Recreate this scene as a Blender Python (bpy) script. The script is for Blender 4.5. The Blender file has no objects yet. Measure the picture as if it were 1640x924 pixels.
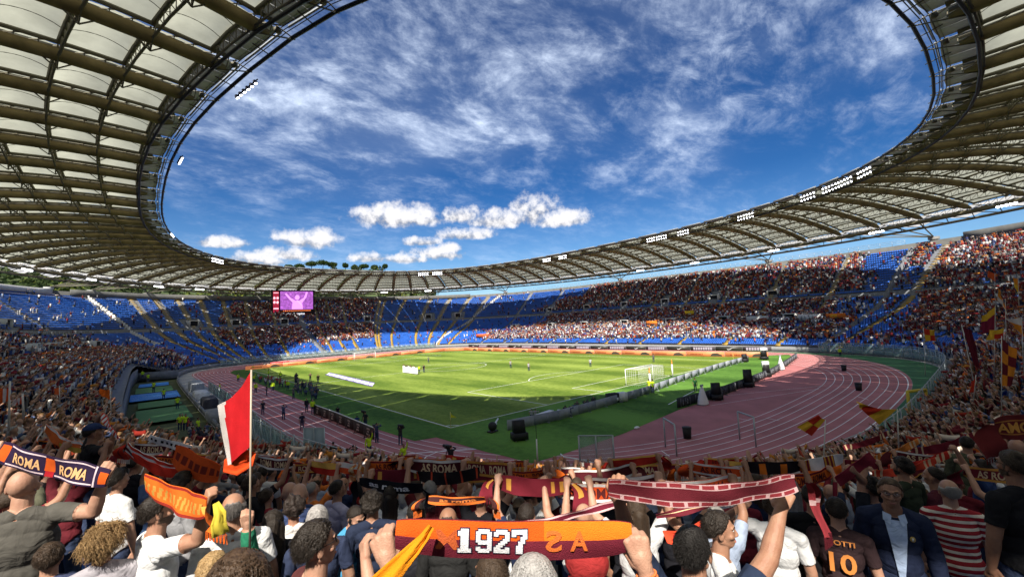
import bpy, bmesh, math, random
import numpy as np
from mathutils import Vector, Matrix
R_ = math.radians
rng = np.random.default_rng(7)
random.seed(7)
scene = bpy.context.scene
COL = scene.collection

# ------------------------------------------------------------------ camera, world, sun, exposure
CAM = np.array([-23.2, -36.7131, 10.1423])
YAW, PITCH, ROLL, FPX = .7204, .0784, -.0464, 679.43
def cam_axes():
    F = np.array([math.sin(YAW)*math.cos(PITCH), math.cos(YAW)*math.cos(PITCH), math.sin(PITCH)])
    R = np.array([math.cos(YAW), -math.sin(YAW), 0.]); U = np.cross(R, F)
    return R*math.cos(ROLL)+U*math.sin(ROLL), -R*math.sin(ROLL)+U*math.cos(ROLL), F
cr, cu, cf = cam_axes()
cd = bpy.data.cameras.new('camera'); cam = bpy.data.objects.new('camera', cd); COL.objects.link(cam)
M = Matrix(((cr[0], cu[0], -cf[0], CAM[0]), (cr[1], cu[1], -cf[1], CAM[1]), (cr[2], cu[2], -cf[2], CAM[2]), (0, 0, 0, 1)))
cam.matrix_world = M
cd.sensor_width = 36; cd.lens = FPX/1640*36; cd.clip_start = .05; cd.clip_end = 6000
scene.camera = cam

SUN = np.array([-24., -20., 34.5]); SUN /= np.linalg.norm(SUN)
SUN_EL = math.asin(SUN[2]); SUN_AZ = math.atan2(SUN[0], SUN[1])
sl = bpy.data.lights.new('sun', 'SUN'); sl.energy = 3.7; sl.angle = R_(.5); sl.color = (1, .93, .82)
so = bpy.data.objects.new('sun', sl); COL.objects.link(so); so.location = (-200, -160, 300)
so.rotation_euler = Vector(-SUN).to_track_quat('-Z', 'Y').to_euler()
scene.view_settings.view_transform = 'Standard'; scene.view_settings.look = 'None'
scene.view_settings.exposure = 1.3; scene.view_settings.gamma = 1
scene.render.film_transparent = False
cy = scene.cycles
try:
    cy.use_denoising = True; cy.denoiser = 'OPENIMAGEDENOISE'
    cy.max_bounces = 6; cy.diffuse_bounces = 3; cy.glossy_bounces = 2; cy.transmission_bounces = 4; cy.transparent_max_bounces = 8
    cy.sample_clamp_indirect = 6; cy.caustics_reflective = False; cy.caustics_refractive = False
except Exception: pass

def make_world():
    w = bpy.data.worlds.new('World'); scene.world = w; w.use_nodes = True
    nt = w.node_tree; N = nt.nodes; L = nt.links; N.clear()
    def n(t, **k):
        x = N.new(t)
        for a, b in k.items(): setattr(x, a, b)
        return x
    def m(op, a, b=None, c=None, clamp=False):
        x = n('ShaderNodeMath', operation=op); x.use_clamp = clamp
        for i, v in enumerate((a, b, c)):
            if v is None: continue
            if isinstance(v, (int, float)): x.inputs[i].default_value = v
            else: L.new(v, x.inputs[i])
        return x.outputs[0]
    sky = n('ShaderNodeTexSky'); sky.sky_type = 'NISHITA'; sky.sun_disc = False
    sky.sun_elevation = SUN_EL; sky.sun_rotation = SUN_AZ; sky.altitude = 50; sky.air_density = 1.0; sky.dust_density = .6; sky.ozone_density = 2.5
    tc = n('ShaderNodeTexCoord'); sx = n('ShaderNodeSeparateXYZ'); L.new(tc.outputs['Generated'], sx.inputs[0])
    X, Y, Z = sx.outputs
    az = m('MULTIPLY', m('ARCTAN2', X, Y), 57.2958); el = m('MULTIPLY', m('ARCSINE', Z), 57.2958)
    # cirrus: noise on the plane of the cloud deck
    zz = m('ADD', m('MAXIMUM', Z, 0.0), .22)
    cx = m('DIVIDE', X, zz); cyy = m('DIVIDE', Y, zz)
    cb = n('ShaderNodeCombineXYZ'); L.new(cx, cb.inputs[0]); L.new(cyy, cb.inputs[1])
    def noise(vec, scale, det, rough, dist=0., sc=(1, 1, 1), rot=0., loc=(0, 0, 0)):
        mp = n('ShaderNodeMapping'); mp.inputs['Scale'].default_value = sc; mp.inputs['Rotation'].default_value = (0, 0, rot); mp.inputs['Location'].default_value = loc
        L.new(vec, mp.inputs[0])
        t = n('ShaderNodeTexNoise'); t.inputs['Scale'].default_value = scale; t.inputs['Detail'].default_value = det
        t.inputs['Roughness'].default_value = rough; t.inputs['Distortion'].default_value = dist
        L.new(mp.outputs[0], t.inputs['Vector']); return t.outputs[0]
    def ramp(v, a, b, lo=0., hi=1.):
        x = n('ShaderNodeMapRange', interpolation_type='SMOOTHSTEP'); L.new(v, x.inputs[0])
        for i, q in zip((1, 2, 3, 4), (a, b, lo, hi)): x.inputs[i].default_value = q
        return x.outputs[0]
    big = noise(cb.outputs[0], .9, 3, .5, .3, loc=(3.2, 1.1, 0))
    wisps = noise(cb.outputs[0], 2.6, 12, .66, .25, sc=(.85, 1.15, 1), rot=.6)
    fine = noise(cb.outputs[0], 7.5, 9, .7, .35, sc=(.8, 1.3, 1), rot=.8, loc=(5, 2, 0))
    f1 = m('MULTIPLY', m('POWER', ramp(wisps, .42, .74), 1.25), ramp(big, .38, .62, .12, 1.))
    f2 = m('MULTIPLY', m('MULTIPLY', ramp(fine, .40, .78), ramp(wisps, .36, .62)), .55)
    veil = m('MULTIPLY', ramp(big, .42, .8), .16)
    cir = m('ADD', m('ADD', m('MULTIPLY', f1, .88), f2), veil, clamp=True)
    cir = m('MULTIPLY', cir, ramp(el, 8., 30., .25, 1.))
    # far cumulus
    pn = n('ShaderNodeTexNoise'); pn.inputs['Scale'].default_value = 34; pn.inputs['Detail'].default_value = 7; pn.inputs['Roughness'].default_value = .6
    L.new(tc.outputs['Generated'], pn.inputs['Vector'])
    pv = m('MULTIPLY', m('SUBTRACT', pn.outputs[0], .5), 2.6)
    tot = None; shade = None
    CL = [(26.2, 14.1, 5.2, 1.7), (23.6, 14.4, 2.6, 1.5), (29.0, 14.0, 3.0, 1.2), (34.9, 14.4, 2.8, 1.2), (40.0, 13.7, 4.2, 1.4), (45.0, 14.4, 3.2, 2.2), (43.2, 15.2, 1.6, 1.4), (48.5, 13.2, 3.4, 1.2), (15.3, 10.9, 3.3, 1.3), (17.0, 11.3, 1.8, 1.2),
          (35.2, 11.9, 3.6, .9), (29.5, 11.0, 2.6, .7), (31.4, 9.4, 3.9, 1.1), (33.0, 10.0, 2.0, 1.0), (27.3, 8.8, 3.2, .7), (9.1, 8.6, 1.4, .9), (11.2, 8.4, 1.8, .9), (22.9, 9.0, 2.4, .8), (6.5, 10.3, 2.6, .8), (13.0, 9.2, 3., 1.)]
    for a, e, w_, h_ in CL:
        dx = m('DIVIDE', m('SUBTRACT', az, a), w_*1.15); dy = m('DIVIDE', m('SUBTRACT', el, e), h_*1.15)
        dn = m('MULTIPLY', m('MAXIMUM', m('MULTIPLY', dy, -1.), 0.), 1.2)      # flatter underneath
        r2 = m('ADD', m('ADD', m('MULTIPLY', dx, dx), m('MULTIPLY', dy, dy)), m('MULTIPLY', dn, dn))
        v = m('SUBTRACT', 1.0, r2)
        sh = m('ADD', dy, m('MULTIPLY', v, .4))
        tot = v if tot is None else m('MAXIMUM', tot, v)
        shade = sh if shade is None else m('MAXIMUM', m('MULTIPLY', ramp(v, -.3, .3), sh), m('MULTIPLY', shade, ramp(v, .3, -.3, 1., 1.)))
    body = ramp(m('ADD', tot, m('MULTIPLY', pv, 1.5)), -.3, 1.15)
    cshade = ramp(m('ADD', shade, m('MULTIPLY', pv, 1.6)), -.45, .75, .38, 1.0)
    tint = n('ShaderNodeMix', data_type='RGBA', blend_type='MULTIPLY'); tint.inputs[0].default_value = 1
    L.new(sky.outputs[0], tint.inputs[6])
    cr_ = n('ShaderNodeValToRGB'); L.new(m('DIVIDE', el, 60., clamp=True), cr_.inputs[0])
    es = cr_.color_ramp.elements; es[0].position = 0; es[0].color = (.46, .60, .71, 1); es[1].position = 1; es[1].color = (.12, .24, .45, 1)
    e2 = es.new(.28); e2.color = (.10, .27, .47, 1)
    L.new(cr_.outputs[0], tint.inputs[7])
    mx = n('ShaderNodeMix', data_type='RGBA'); L.new(cir, mx.inputs[0]); L.new(tint.outputs[2], mx.inputs[6]); mx.inputs[7].default_value = (4.6, 5.3, 6.5, 1)
    cc = n('ShaderNodeMix', data_type='RGBA', blend_type='MULTIPLY'); cc.inputs[0].default_value = 1; cc.inputs[6].default_value = (5.0, 4.95, 5.1, 1); L.new(cshade, cc.inputs[7])
    mx2 = n('ShaderNodeMix', data_type='RGBA'); L.new(body, mx2.inputs[0]); L.new(mx.outputs[2], mx2.inputs[6]); L.new(cc.outputs[2], mx2.inputs[7])
    bg = n('ShaderNodeBackground'); bg.inputs[1].default_value = .085; L.new(mx2.outputs[2], bg.inputs[0])
    out = n('ShaderNodeOutputWorld'); L.new(bg.outputs[0], out.inputs[0])
    try: w.cycles.sampling_method = 'MANUAL'; w.cycles.sample_map_resolution = 512
    except Exception: pass
make_world()

# ------------------------------------------------------------------ helpers
MATS = {}
def mat(name, color=(.5, .5, .5), rough=.7, metal=0., var=0., vscale=3., emit=0., bump=0., bscale=30., attr=False, trans=0., objcol=False, alpha=1., spec=.3, coord='Object', randv=0.):
    if name in MATS: return MATS[name]
    m = bpy.data.materials.new(name); MATS[name] = m; m.use_nodes = True
    nt = m.node_tree; N = nt.nodes; L = nt.links; b = N['Principled BSDF']
    b.inputs['Base Color'].default_value = (*color, 1); b.inputs['Roughness'].default_value = rough; b.inputs['Metallic'].default_value = metal
    b.inputs['Specular IOR Level'].default_value = spec
    src = None
    if attr:
        a = N.new('ShaderNodeAttribute'); a.attribute_name = 'col'; src = a.outputs['Color']
    if objcol:
        a = N.new('ShaderNodeObjectInfo'); src = a.outputs['Color']
    if randv:
        oi = N.new('ShaderNodeObjectInfo'); mr = N.new('ShaderNodeMapRange'); L.new(oi.outputs['Random'], mr.inputs[0]); mr.inputs[3].default_value = 1-randv; mr.inputs[4].default_value = 1+randv*.4
        mx = N.new('ShaderNodeMix'); mx.data_type = 'RGBA'; mx.blend_type = 'MULTIPLY'; mx.inputs[0].default_value = 1
        if src: L.new(src, mx.inputs[6])
        else: mx.inputs[6].default_value = (*color, 1)
        L.new(mr.outputs[0], mx.inputs[7]); src = mx.outputs[2]
    tc = N.new('ShaderNodeTexCoord')
    if var:
        t = N.new('ShaderNodeTexNoise'); t.inputs['Scale'].default_value = vscale; t.inputs['Detail'].default_value = 5; t.inputs['Roughness'].default_value = .6
        L.new(tc.outputs[coord], t.inputs['Vector'])
        mr = N.new('ShaderNodeMapRange'); L.new(t.outputs[0], mr.inputs[0]); mr.inputs[1].default_value = .25; mr.inputs[2].default_value = .75
        mr.inputs[3].default_value = 1-var; mr.inputs[4].default_value = 1+var
        mx = N.new('ShaderNodeMix'); mx.data_type = 'RGBA'; mx.blend_type = 'MULTIPLY'; mx.inputs[0].default_value = 1
        if src: L.new(src, mx.inputs[6])
        else: mx.inputs[6].default_value = (*color, 1)
        L.new(mr.outputs[0], mx.inputs[7]); src = mx.outputs[2]
    if src: L.new(src, b.inputs['Base Color'])
    if emit:
        b.inputs['Emission Strength'].default_value = emit
        if src: L.new(src, b.inputs['Emission Color'])
        else: b.inputs['Emission Color'].default_value = (*color, 1)
    if bump:
        t = N.new('ShaderNodeTexNoise'); t.inputs['Scale'].default_value = bscale; t.inputs['Detail'].default_value = 3; L.new(tc.outputs[coord], t.inputs['Vector'])
        bp = N.new('ShaderNodeBump'); bp.inputs['Strength'].default_value = bump; bp.inputs['Distance'].default_value = .02; L.new(t.outputs[0], bp.inputs['Height']); L.new(bp.outputs[0], b.inputs['Normal'])
    if trans:
        tr = N.new('ShaderNodeBsdfTranslucent'); ms = N.new('ShaderNodeMixShader'); ms.inputs[0].default_value = trans
        if src: L.new(src, tr.inputs[0])
        else: tr.inputs[0].default_value = (*color, 1)
        o = N['Material Output']; L.new(b.outputs[0], ms.inputs[1]); L.new(tr.outputs[0], ms.inputs[2]); L.new(ms.outputs[0], o.inputs[0])
    if alpha < 1: b.inputs['Alpha'].default_value = alpha
    return m

def tag(o, label=None, cat=None, group=None, kind=None):
    if label: o['label'] = label
    if cat: o['category'] = cat
    if group: o['group'] = group
    if kind: o['kind'] = kind
    return o
def empty(name, loc=(0, 0, 0), rz=0., label=None, cat=None, group=None):
    o = bpy.data.objects.new(name, None); COL.objects.link(o); o.location = loc; o.rotation_euler = (0, 0, rz); o.empty_display_size = .2
    return tag(o, label, cat, group)
def mesh_np(name, V, F, mats=(), mi=None, col=None, smooth=False):
    me = bpy.data.meshes.new(name)
    V = np.asarray(V, np.float32).reshape(-1, 3)
    if isinstance(F, np.ndarray):
        k = F.shape[1]; nf = len(F); loops = F.ravel().astype(np.int32); st = np.arange(nf, dtype=np.int32)*k; tot = np.full(nf, k, np.int32)
    else:
        nf = len(F); tot = np.fromiter((len(f) for f in F), np.int32, nf); st = np.r_[0, np.cumsum(tot)[:-1]].astype(np.int32) if nf else np.zeros(0, np.int32)
        loops = np.fromiter((i for f in F for i in f), np.int32, int(tot.sum()))
    me.vertices.add(len(V)); me.vertices.foreach_set('co', V.ravel())
    me.loops.add(len(loops)); me.loops.foreach_set('vertex_index', loops)
    me.polygons.add(nf); me.polygons.foreach_set('loop_start', st); me.polygons.foreach_set('loop_total', tot)
    if mi is not None: me.polygons.foreach_set('material_index', np.asarray(mi, np.int32))
    if smooth: me.polygons.foreach_set('use_smooth', np.ones(nf, bool))
    for m_ in mats: me.materials.append(m_)
    me.update(calc_edges=True)
    if col is not None:
        a = me.color_attributes.new('col', 'FLOAT_COLOR', 'POINT'); c = np.ones((len(V), 4), np.float32); c[:, :3] = np.asarray(col).reshape(-1, 3); a.data.foreach_set('color', c.ravel())
    return me
def link(name, me, parent=None, loc=None, rz=None):
    o = bpy.data.objects.new(name, me); COL.objects.link(o)
    if parent is not None: o.parent = parent
    if loc is not None: o.location = loc
    if rz is not None: o.rotation_euler = (0, 0, rz)
    return o
class MB:
    def __init__(s): s.v = []; s.f = []; s.m = []; s.c = []; s.n = 0
    def add(s, V, F, m=0, c=None):
        V = [tuple(map(float, p)) for p in V]; s.v += V; s.f += [tuple(int(i)+s.n for i in f) for f in F]; s.m += [m]*len(F); s.c += [c or (1, 1, 1)]*len(V); s.n += len(V)
    def quad(s, a, b, c, d, m=0, col=None): s.add([a, b, c, d], [(0, 1, 2, 3)], m, col)
    def box(s, c, size, m=0, rz=0., col=None, base=False):
        x, y, z = (k/2 for k in size); ca, sa = math.cos(rz), math.sin(rz); V = []
        for i in (-x, x):
            for j in (-y, y):
                for k in (-z, z): V.append((c[0]+i*ca-j*sa, c[1]+i*sa+j*ca, c[2]+k+(z if base else 0)))
        s.add(V, [(0, 1, 3, 2), (4, 6, 7, 5), (0, 4, 5, 1), (2, 3, 7, 6), (0, 2, 6, 4), (1, 5, 7, 3)], m, col)
    def beam(s, p, q, w, h=None, m=0, col=None, up=(0, 0, 1)):
        h = h or w; p = np.array(p, float); q = np.array(q, float); d = q-p; L = np.linalg.norm(d)
        if L < 1e-6: return
        d /= L; u = np.array(up, float)
        if abs(d@u) > .99: u = np.array([1., 0, 0])
        a = np.cross(d, u); a /= np.linalg.norm(a); b = np.cross(a, d); V = []
        for e in (p, q):
            for i, j in ((-1, -1), (1, -1), (1, 1), (-1, 1)): V.append(e+a*i*w/2+b*j*h/2)
        s.add(V, [(0, 1, 2, 3), (7, 6, 5, 4), (0, 4, 5, 1), (1, 5, 6, 2), (2, 6, 7, 3), (3, 7, 4, 0)], m, col)
    def cyl(s, p, q, r0, r1=None, n=10, m=0, col=None, caps=True):
        r1 = r0 if r1 is None else r1; s.tube([p, q], [r0, r1], n, m, col, caps)
    def tube(s, P, r, n=8, m=0, col=None, caps=True, closed=False):
        P = np.asarray(P, float); k = len(P); r = np.full(k, r) if np.isscalar(r) else np.asarray(r)
        if closed: T = np.roll(P, -1, 0)-np.roll(P, 1, 0)
        else: T = np.gradient(P, axis=0)
        T /= np.linalg.norm(T, axis=1)[:, None]+1e-12
        up = np.array([0, 0, 1.]) if abs(T[0, 2]) < .9 else np.array([1., 0, 0])
        V = []
        for i in range(k):
            a = np.cross(T[i], up); a /= np.linalg.norm(a)+1e-12; b = np.cross(a, T[i])
            for j in range(n):
                t = 2*math.pi*j/n; V.append(P[i]+r[i]*(a*math.cos(t)+b*math.sin(t)))
        F = []
        for i in range(k if closed else k-1):
            i2 = (i+1) % k
            for j in range(n): F.append((i*n+j, i*n+(j+1) % n, i2*n+(j+1) % n, i2*n+j))
        if caps and not closed: F += [tuple(range(n))[::-1], tuple(range((k-1)*n, k*n))]
        s.add(V, F, m, col)
    def ball(s, c, r, n=10, k=7, m=0, col=None, R=None):
        r = (r, r, r) if np.isscalar(r) else r; V = []; F = []
        for i in range(k+1):
            a = math.pi*i/k
            for j in range(n):
                t = 2*math.pi*j/n; V.append((r[0]*math.sin(a)*math.cos(t), r[1]*math.sin(a)*math.sin(t), r[2]*math.cos(a)))
        V = np.array(V)
        if R is not None: V = V@np.asarray(R).T
        V = V+np.array(c)
        for i in range(k):
            for j in range(n): F.append((i*n+j, (i+1)*n+j, (i+1)*n+(j+1) % n, i*n+(j+1) % n))
        s.add(V, F, m, col)
    def grid(s, G, m=0, col=None, closed=False):
        a, b, _ = G.shape; F = []
        for i in range(a-1):
            for j in range(b-1): F.append((i*b+j, i*b+j+1, (i+1)*b+j+1, (i+1)*b+j))
        s.add(G.reshape(-1, 3), F, m, col)
    def build(s, name, mats, parent=None, smooth=False, col=False, loc=None, rz=None):
        mats = mats if isinstance(mats, (list, tuple)) else [mats]
        me = mesh_np(name, s.v, s.f, mats, s.m, s.c if col else None, smooth)
        return link(name, me, parent, loc, rz)
def auto_smooth(o, ang=40):
    me = o.data
    me.polygons.foreach_set('use_smooth', np.ones(len(me.polygons), bool))
    try: me.set_sharp_from_angle(angle=R_(ang))
    except Exception: pass
    return o

_txt = {}
def text_mesh(s, bold=0.0, extrude=0.0):
    """flat letters, unit cap height about 1, origin at lower left: (verts, faces, width)"""
    k = (s, bold, extrude)
    if k in _txt: return _txt[k]
    cu_ = bpy.data.curves.new('lettering', 'FONT'); cu_.body = s; cu_.size = 1.37; cu_.offset = bold; cu_.extrude = extrude; cu_.resolution_u = 3
    o = bpy.data.objects.new('lettering', cu_); COL.objects.link(o)
    dg = bpy.context.evaluated_depsgraph_get(); me = bpy.data.meshes.new_from_object(o.evaluated_get(dg))
    V = np.zeros(len(me.vertices)*3); me.vertices.foreach_get('co', V); V = V.reshape(-1, 3); F = [tuple(p.vertices) for p in me.polygons]
    bpy.data.objects.remove(o); bpy.data.curves.remove(cu_); bpy.data.meshes.remove(me)
    if len(V): V[:, 0] -= V[:, 0].min()
    _txt[k] = (V, F, float(V[:, 0].max()) if len(V) else 0.); return _txt[k]
def text_on(name, s, origin, right, up, height, m, parent=None, width=None, bold=.02, extrude=.0, center=False, mirror=False):
    V, F, w = text_mesh(s, bold, extrude); r = np.array(right, float); u = np.array(up, float); nrm = np.cross(r, u)
    sx = height if width is None else width/w
    X = V[:, 0]-(w/2 if center else 0)
    if mirror: X = (0 if center else w)-X
    P = np.array(origin)+X[:, None]*sx*r+V[:, 1:2]*height*u+V[:, 2:3]*height*nrm
    return link(name, mesh_np(name, P, F, [m]), parent)

# ------------------------------------------------------------------ plan of the stadium
CX, CY, A0, B0, N0 = 40, 52.5, 54.5, 85, 5.0
def resample(P, step=None, n=None):
    P = np.vstack([P, P[:1]]); s = np.r_[0, np.cumsum(np.hypot(*np.diff(P, axis=0).T))]
    n = n or int(s[-1]/step); u = np.arange(n)*s[-1]/n
    return np.stack([np.interp(u, s, P[:, 0]), np.interp(u, s, P[:, 1])], 1)
def superell(cx, cy_, a, b, n, k=8001):
    t = np.linspace(0, 2*np.pi, k)[:-1]; c, s = np.cos(t), np.sin(t)
    return np.stack([cx+a*np.sign(c)*abs(c)**(2/n), cy_+b*np.sign(s)*abs(s)**(2/n)], 1)
FR = resample(superell(CX, CY, A0, B0, N0, 20001), .5)
_T = np.roll(FR, -1, 0)-np.roll(FR, 1, 0); _T /= np.hypot(*_T.T)[:, None]; FN = np.stack([_T[:, 1], -_T[:, 0]], 1)
i0 = np.hypot(*(FR-np.array([-6.1, -23.3])).T).argmin(); FR = np.roll(FR, -i0, 0); FN = np.roll(FN, -i0, 0)
_NEW = superell(39, 52.5, 56, 85, 4.6, 40001)     # the wall really built: a little wider on the left, rounder at the corners
FR = np.array([_NEW[np.argmin(((_NEW-p)**2).sum(1))] for p in FR])
for _ in range(60): FR = (np.roll(FR, 1, 0)+FR*2+np.roll(FR, -1, 0))/4
_T = np.roll(FR, -1, 0)-np.roll(FR, 1, 0); _T /= np.hypot(*_T.T)[:, None]; FN = np.stack([_T[:, 1], -_T[:, 0]], 1)
for _ in range(40): FN = (np.roll(FN, 1, 0)+FN*2+np.roll(FN, -1, 0))/4
FN /= np.hypot(*FN.T)[:, None]
SL = len(FR)*.5                                   # length of the front curve, s = 0 nearest the camera, growing to the right
def fs(s):
    q = np.asarray(s, float)/.5; i = np.floor(q).astype(int); f = (q-i)[..., None]; n = len(FR)
    P = FR[i % n]*(1-f)+FR[(i+1) % n]*f; Nn = FN[i % n]*(1-f)+FN[(i+1) % n]*f
    return P, Nn
def zs(d): d = np.asarray(d, float); return np.where(d < 22, 1.2+.326*d, np.where(d < 29.2, 8.37+.53*(d-22), 12.19+1.2*np.clip((d-29.2)/.6, 0, 1)+.80*np.maximum(0, d-29.8)))
TREAD = .84; NROW = 52
def zrow(d): return zs((np.floor(np.asarray(d, float)/TREAD)+.5)*TREAD)
def stand(s, d, z=None):
    P, Nn = fs(s); d = np.asarray(d, float); Q = P+Nn*d[..., None]
    return np.concatenate([Q, (zrow(d) if z is None else np.broadcast_to(z, d.shape))[..., None]], -1)
PIT_S0, PIT_S1, PIT_D = 378., 487., 7.6            # the sunken area in front of the left stand
# pitch plan -> world (the plan is very slightly out of square)
HM = [0.986840045656173, 0.0019841739560153638, 0.04078515781664589, 0.004596208491814153, 1.0019220097546377, -0.12392995890063381, -0.0003901975812076466, 0.0004659238942847613]
def pit(x, y):
    w = HM[6]*x+HM[7]*y+1; return (HM[0]*x+HM[1]*y+HM[2])/w, (HM[3]*x+HM[4]*y+HM[5])/w
_DD = np.arange(0, 44, .5)
def near_sd(p):
    r = np.array(p[:2])-FR; t = np.stack([-FN[:, 1], FN[:, 0]], 1); a = np.abs((r*t).sum(1)); d = (r*FN).sum(1); a[(d < -6) | (np.hypot(*r.T) > 60)] = 99; i = a.argmin(); return i*.5, float(d[i])
def near_sd_old(p):
    """closest (s, d) on the stand plan to a ground point"""
    r = FR-np.array(p[:2]); i = np.hypot(*r.T).argmin(); d = -(r[i]@FN[i]); return i*.5, float(d)
# ------------------------------------------------------------------ ground, track, pitch
def sheet(name, P, z, m, label=None, kind='structure'):
    me = mesh_np(name, [(p[0], p[1], z) for p in P], [tuple(range(len(P)))], [m]); o = link(name, me); tag(o, label, None, None, kind); return o
G_land = mat('scrub', (.07, .085, .035), .95, var=.5, vscale=.02)
G_track = mat('track_red', (.40, .15, .15), .85, var=.26, vscale=.28, bump=.3, bscale=60)
G_conc = mat('concrete', (.30, .30, .29), .9, var=.22, vscale=.6, bump=.2)
G_apron = mat('apron_green', (.035, .13, .055), .9, var=.15, vscale=.4)
G_white = mat('white_paint', (.78, .78, .76), .6, var=.1, vscale=2.)
sheet('ground', [(-1500, -1500), (1500, -1500), (1500, 1800), (-1500, 1800)], -.35, G_land)
def grass_mat():
    m = bpy.data.materials.new('pitch_grass'); m.use_nodes = True; nt = m.node_tree; N = nt.nodes; L = nt.links; b = N['Principled BSDF']; b.inputs['Roughness'].default_value = .9; b.inputs['Specular IOR Level'].default_value = .15
    tc = N.new('ShaderNodeTexCoord'); sx = N.new('ShaderNodeSeparateXYZ'); L.new(tc.outputs['Object'], sx.inputs[0])
    def mm(op, a, b_=None):
        x = N.new('ShaderNodeMath'); x.operation = op
        for i, v in enumerate((a, b_)):
            if v is None: continue
            if isinstance(v, (int, float)): x.inputs[i].default_value = v
            else: L.new(v, x.inputs[i])
        return x.outputs[0]
    t = N.new('ShaderNodeTexNoise'); t.inputs['Scale'].default_value = .09; t.inputs['Detail'].default_value = 6; t.inputs['Roughness'].default_value = .62
    mp = N.new('ShaderNodeMapping'); mp.inputs['Scale'].default_value = (1.2, .35, 1); L.new(tc.outputs['Object'], mp.inputs[0]); L.new(mp.outputs[0], t.inputs['Vector'])
    t2 = N.new('ShaderNodeTexNoise'); t2.inputs['Scale'].default_value = 1.4; t2.inputs['Detail'].default_value = 6; t2.inputs['Roughness'].default_value = .75; L.new(tc.outputs['Object'], t2.inputs['Vector'])
    st = mm('SINE', mm('MULTIPLY', sx.outputs[0], 2*math.pi/11.))         # mown bands
    st = mm('MULTIPLY', mm('MULTIPLY', st, 6.), .1); st = mm('MAXIMUM', mm('MINIMUM', st, .5), -.5)
    f = mm('ADD', mm('MULTIPLY', mm('SUBTRACT', t.outputs[0], .5), 3.0), mm('ADD', mm('MULTIPLY', mm('SUBTRACT', t2.outputs[0], .5), 1.7), mm('MULTIPLY', st, .42)))
    f = mm('ADD', f, .5)
    cr = N.new('ShaderNodeValToRGB'); L.new(f, cr.inputs[0]); e = cr.color_ramp.elements
    e[0].color = (.078, .135, .014, 1); e[1].color = (.255, .33, .060, 1); e[0].position = 0; e[1].position = 1
    q = e.new(.5); q.color = (.150, .215, .030, 1)
    inx = mm('MULTIPLY', mm('GREATER_THAN', sx.outputs[0], -.3), mm('GREATER_THAN', sx.outputs[1], -.4))   # the playing surface; greener turf outside it
    mx = N.new('ShaderNodeMix'); mx.data_type = 'RGBA'; L.new(inx, mx.inputs[0])
    c2 = N.new('ShaderNodeValToRGB'); L.new(f, c2.inputs[0]); e = c2.color_ramp.elements; e[0].color = (.038, .098, .014, 1); e[1].color = (.12, .25, .04, 1)
    L.new(c2.outputs[0], mx.inputs[6]); L.new(cr.outputs[0], mx.inputs[7]); L.new(mx.outputs[2], b.inputs['Base Color'])
    bp = N.new('ShaderNodeBump'); bp.inputs['Strength'].default_value = .6; bp.inputs['Distance'].default_value = .05
    t3 = N.new('ShaderNodeTexNoise'); t3.inputs['Scale'].default_value = 9; t3.inputs['Detail'].default_value = 3; L.new(tc.outputs['Object'], t3.inputs['Vector']); L.new(t3.outputs[0], bp.inputs['Height']); L.new(bp.outputs[0], b.inputs['Normal'])
    return m
sheet('apron_ground', [tuple(p) for p in (FR-FN*.0)[::4]], .0, G_conc)
def bend(f, k=60):
    """track line f: 0 inner .. 1 outer, closed loop"""
    al = 36.5+4.7+7.9*f; ar = 38+16.6*f; bn = 30.9+8.*f; bf = 28+7*f; cx, y0, y1 = 36.5, 10, 100; P = []
    def q(a, b, n, t): return a*abs(math.cos(t))**(2/n), b*abs(math.sin(t))**(2/n)
    for i in range(k): x, y = q(al, bn, 3.3, math.pi/2*i/k); P.append((cx-x, y0-y))
    for i in range(k, 0, -1): x, y = q(ar, bn, 2.4, math.pi/2*i/k); P.append((cx+x, y0-y))
    for i in range(k): x, y = q(ar, bf, 2.4, math.pi/2*i/k); P.append((cx+x, y1+y))
    for i in range(k, 0, -1): x, y = q(al, bf, 2.6, math.pi/2*i/k); P.append((cx-x, y1+y))
    P = np.array(P); keep = np.r_[True, np.hypot(*np.diff(P, axis=0).T) > .02]; return resample(P[keep], .8)
def strip_line(mb, P, w, z, m=0, closed=False):
    P = np.asarray(P, float); T = (np.roll(P, -1, 0)-np.roll(P, 1, 0)) if closed else np.gradient(P, axis=0); T /= np.hypot(*T.T)[:, None]+1e-9; Nn = np.stack([-T[:, 1], T[:, 0]], 1)*w/2
    A, B = P+Nn, P-Nn; k = len(P); V = [(a[0], a[1], z) for a in A]+[(b[0], b[1], z) for b in B]
    mb.add(V, [(i, (i+1) % k, (i+1) % k+k, i+k)[::-1] for i in range(k if closed else k-1)], m)
tr_o = bend(1.045); 
trk = sheet('running_track', [tuple(p) for p in tr_o], .012, G_track)
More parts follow.
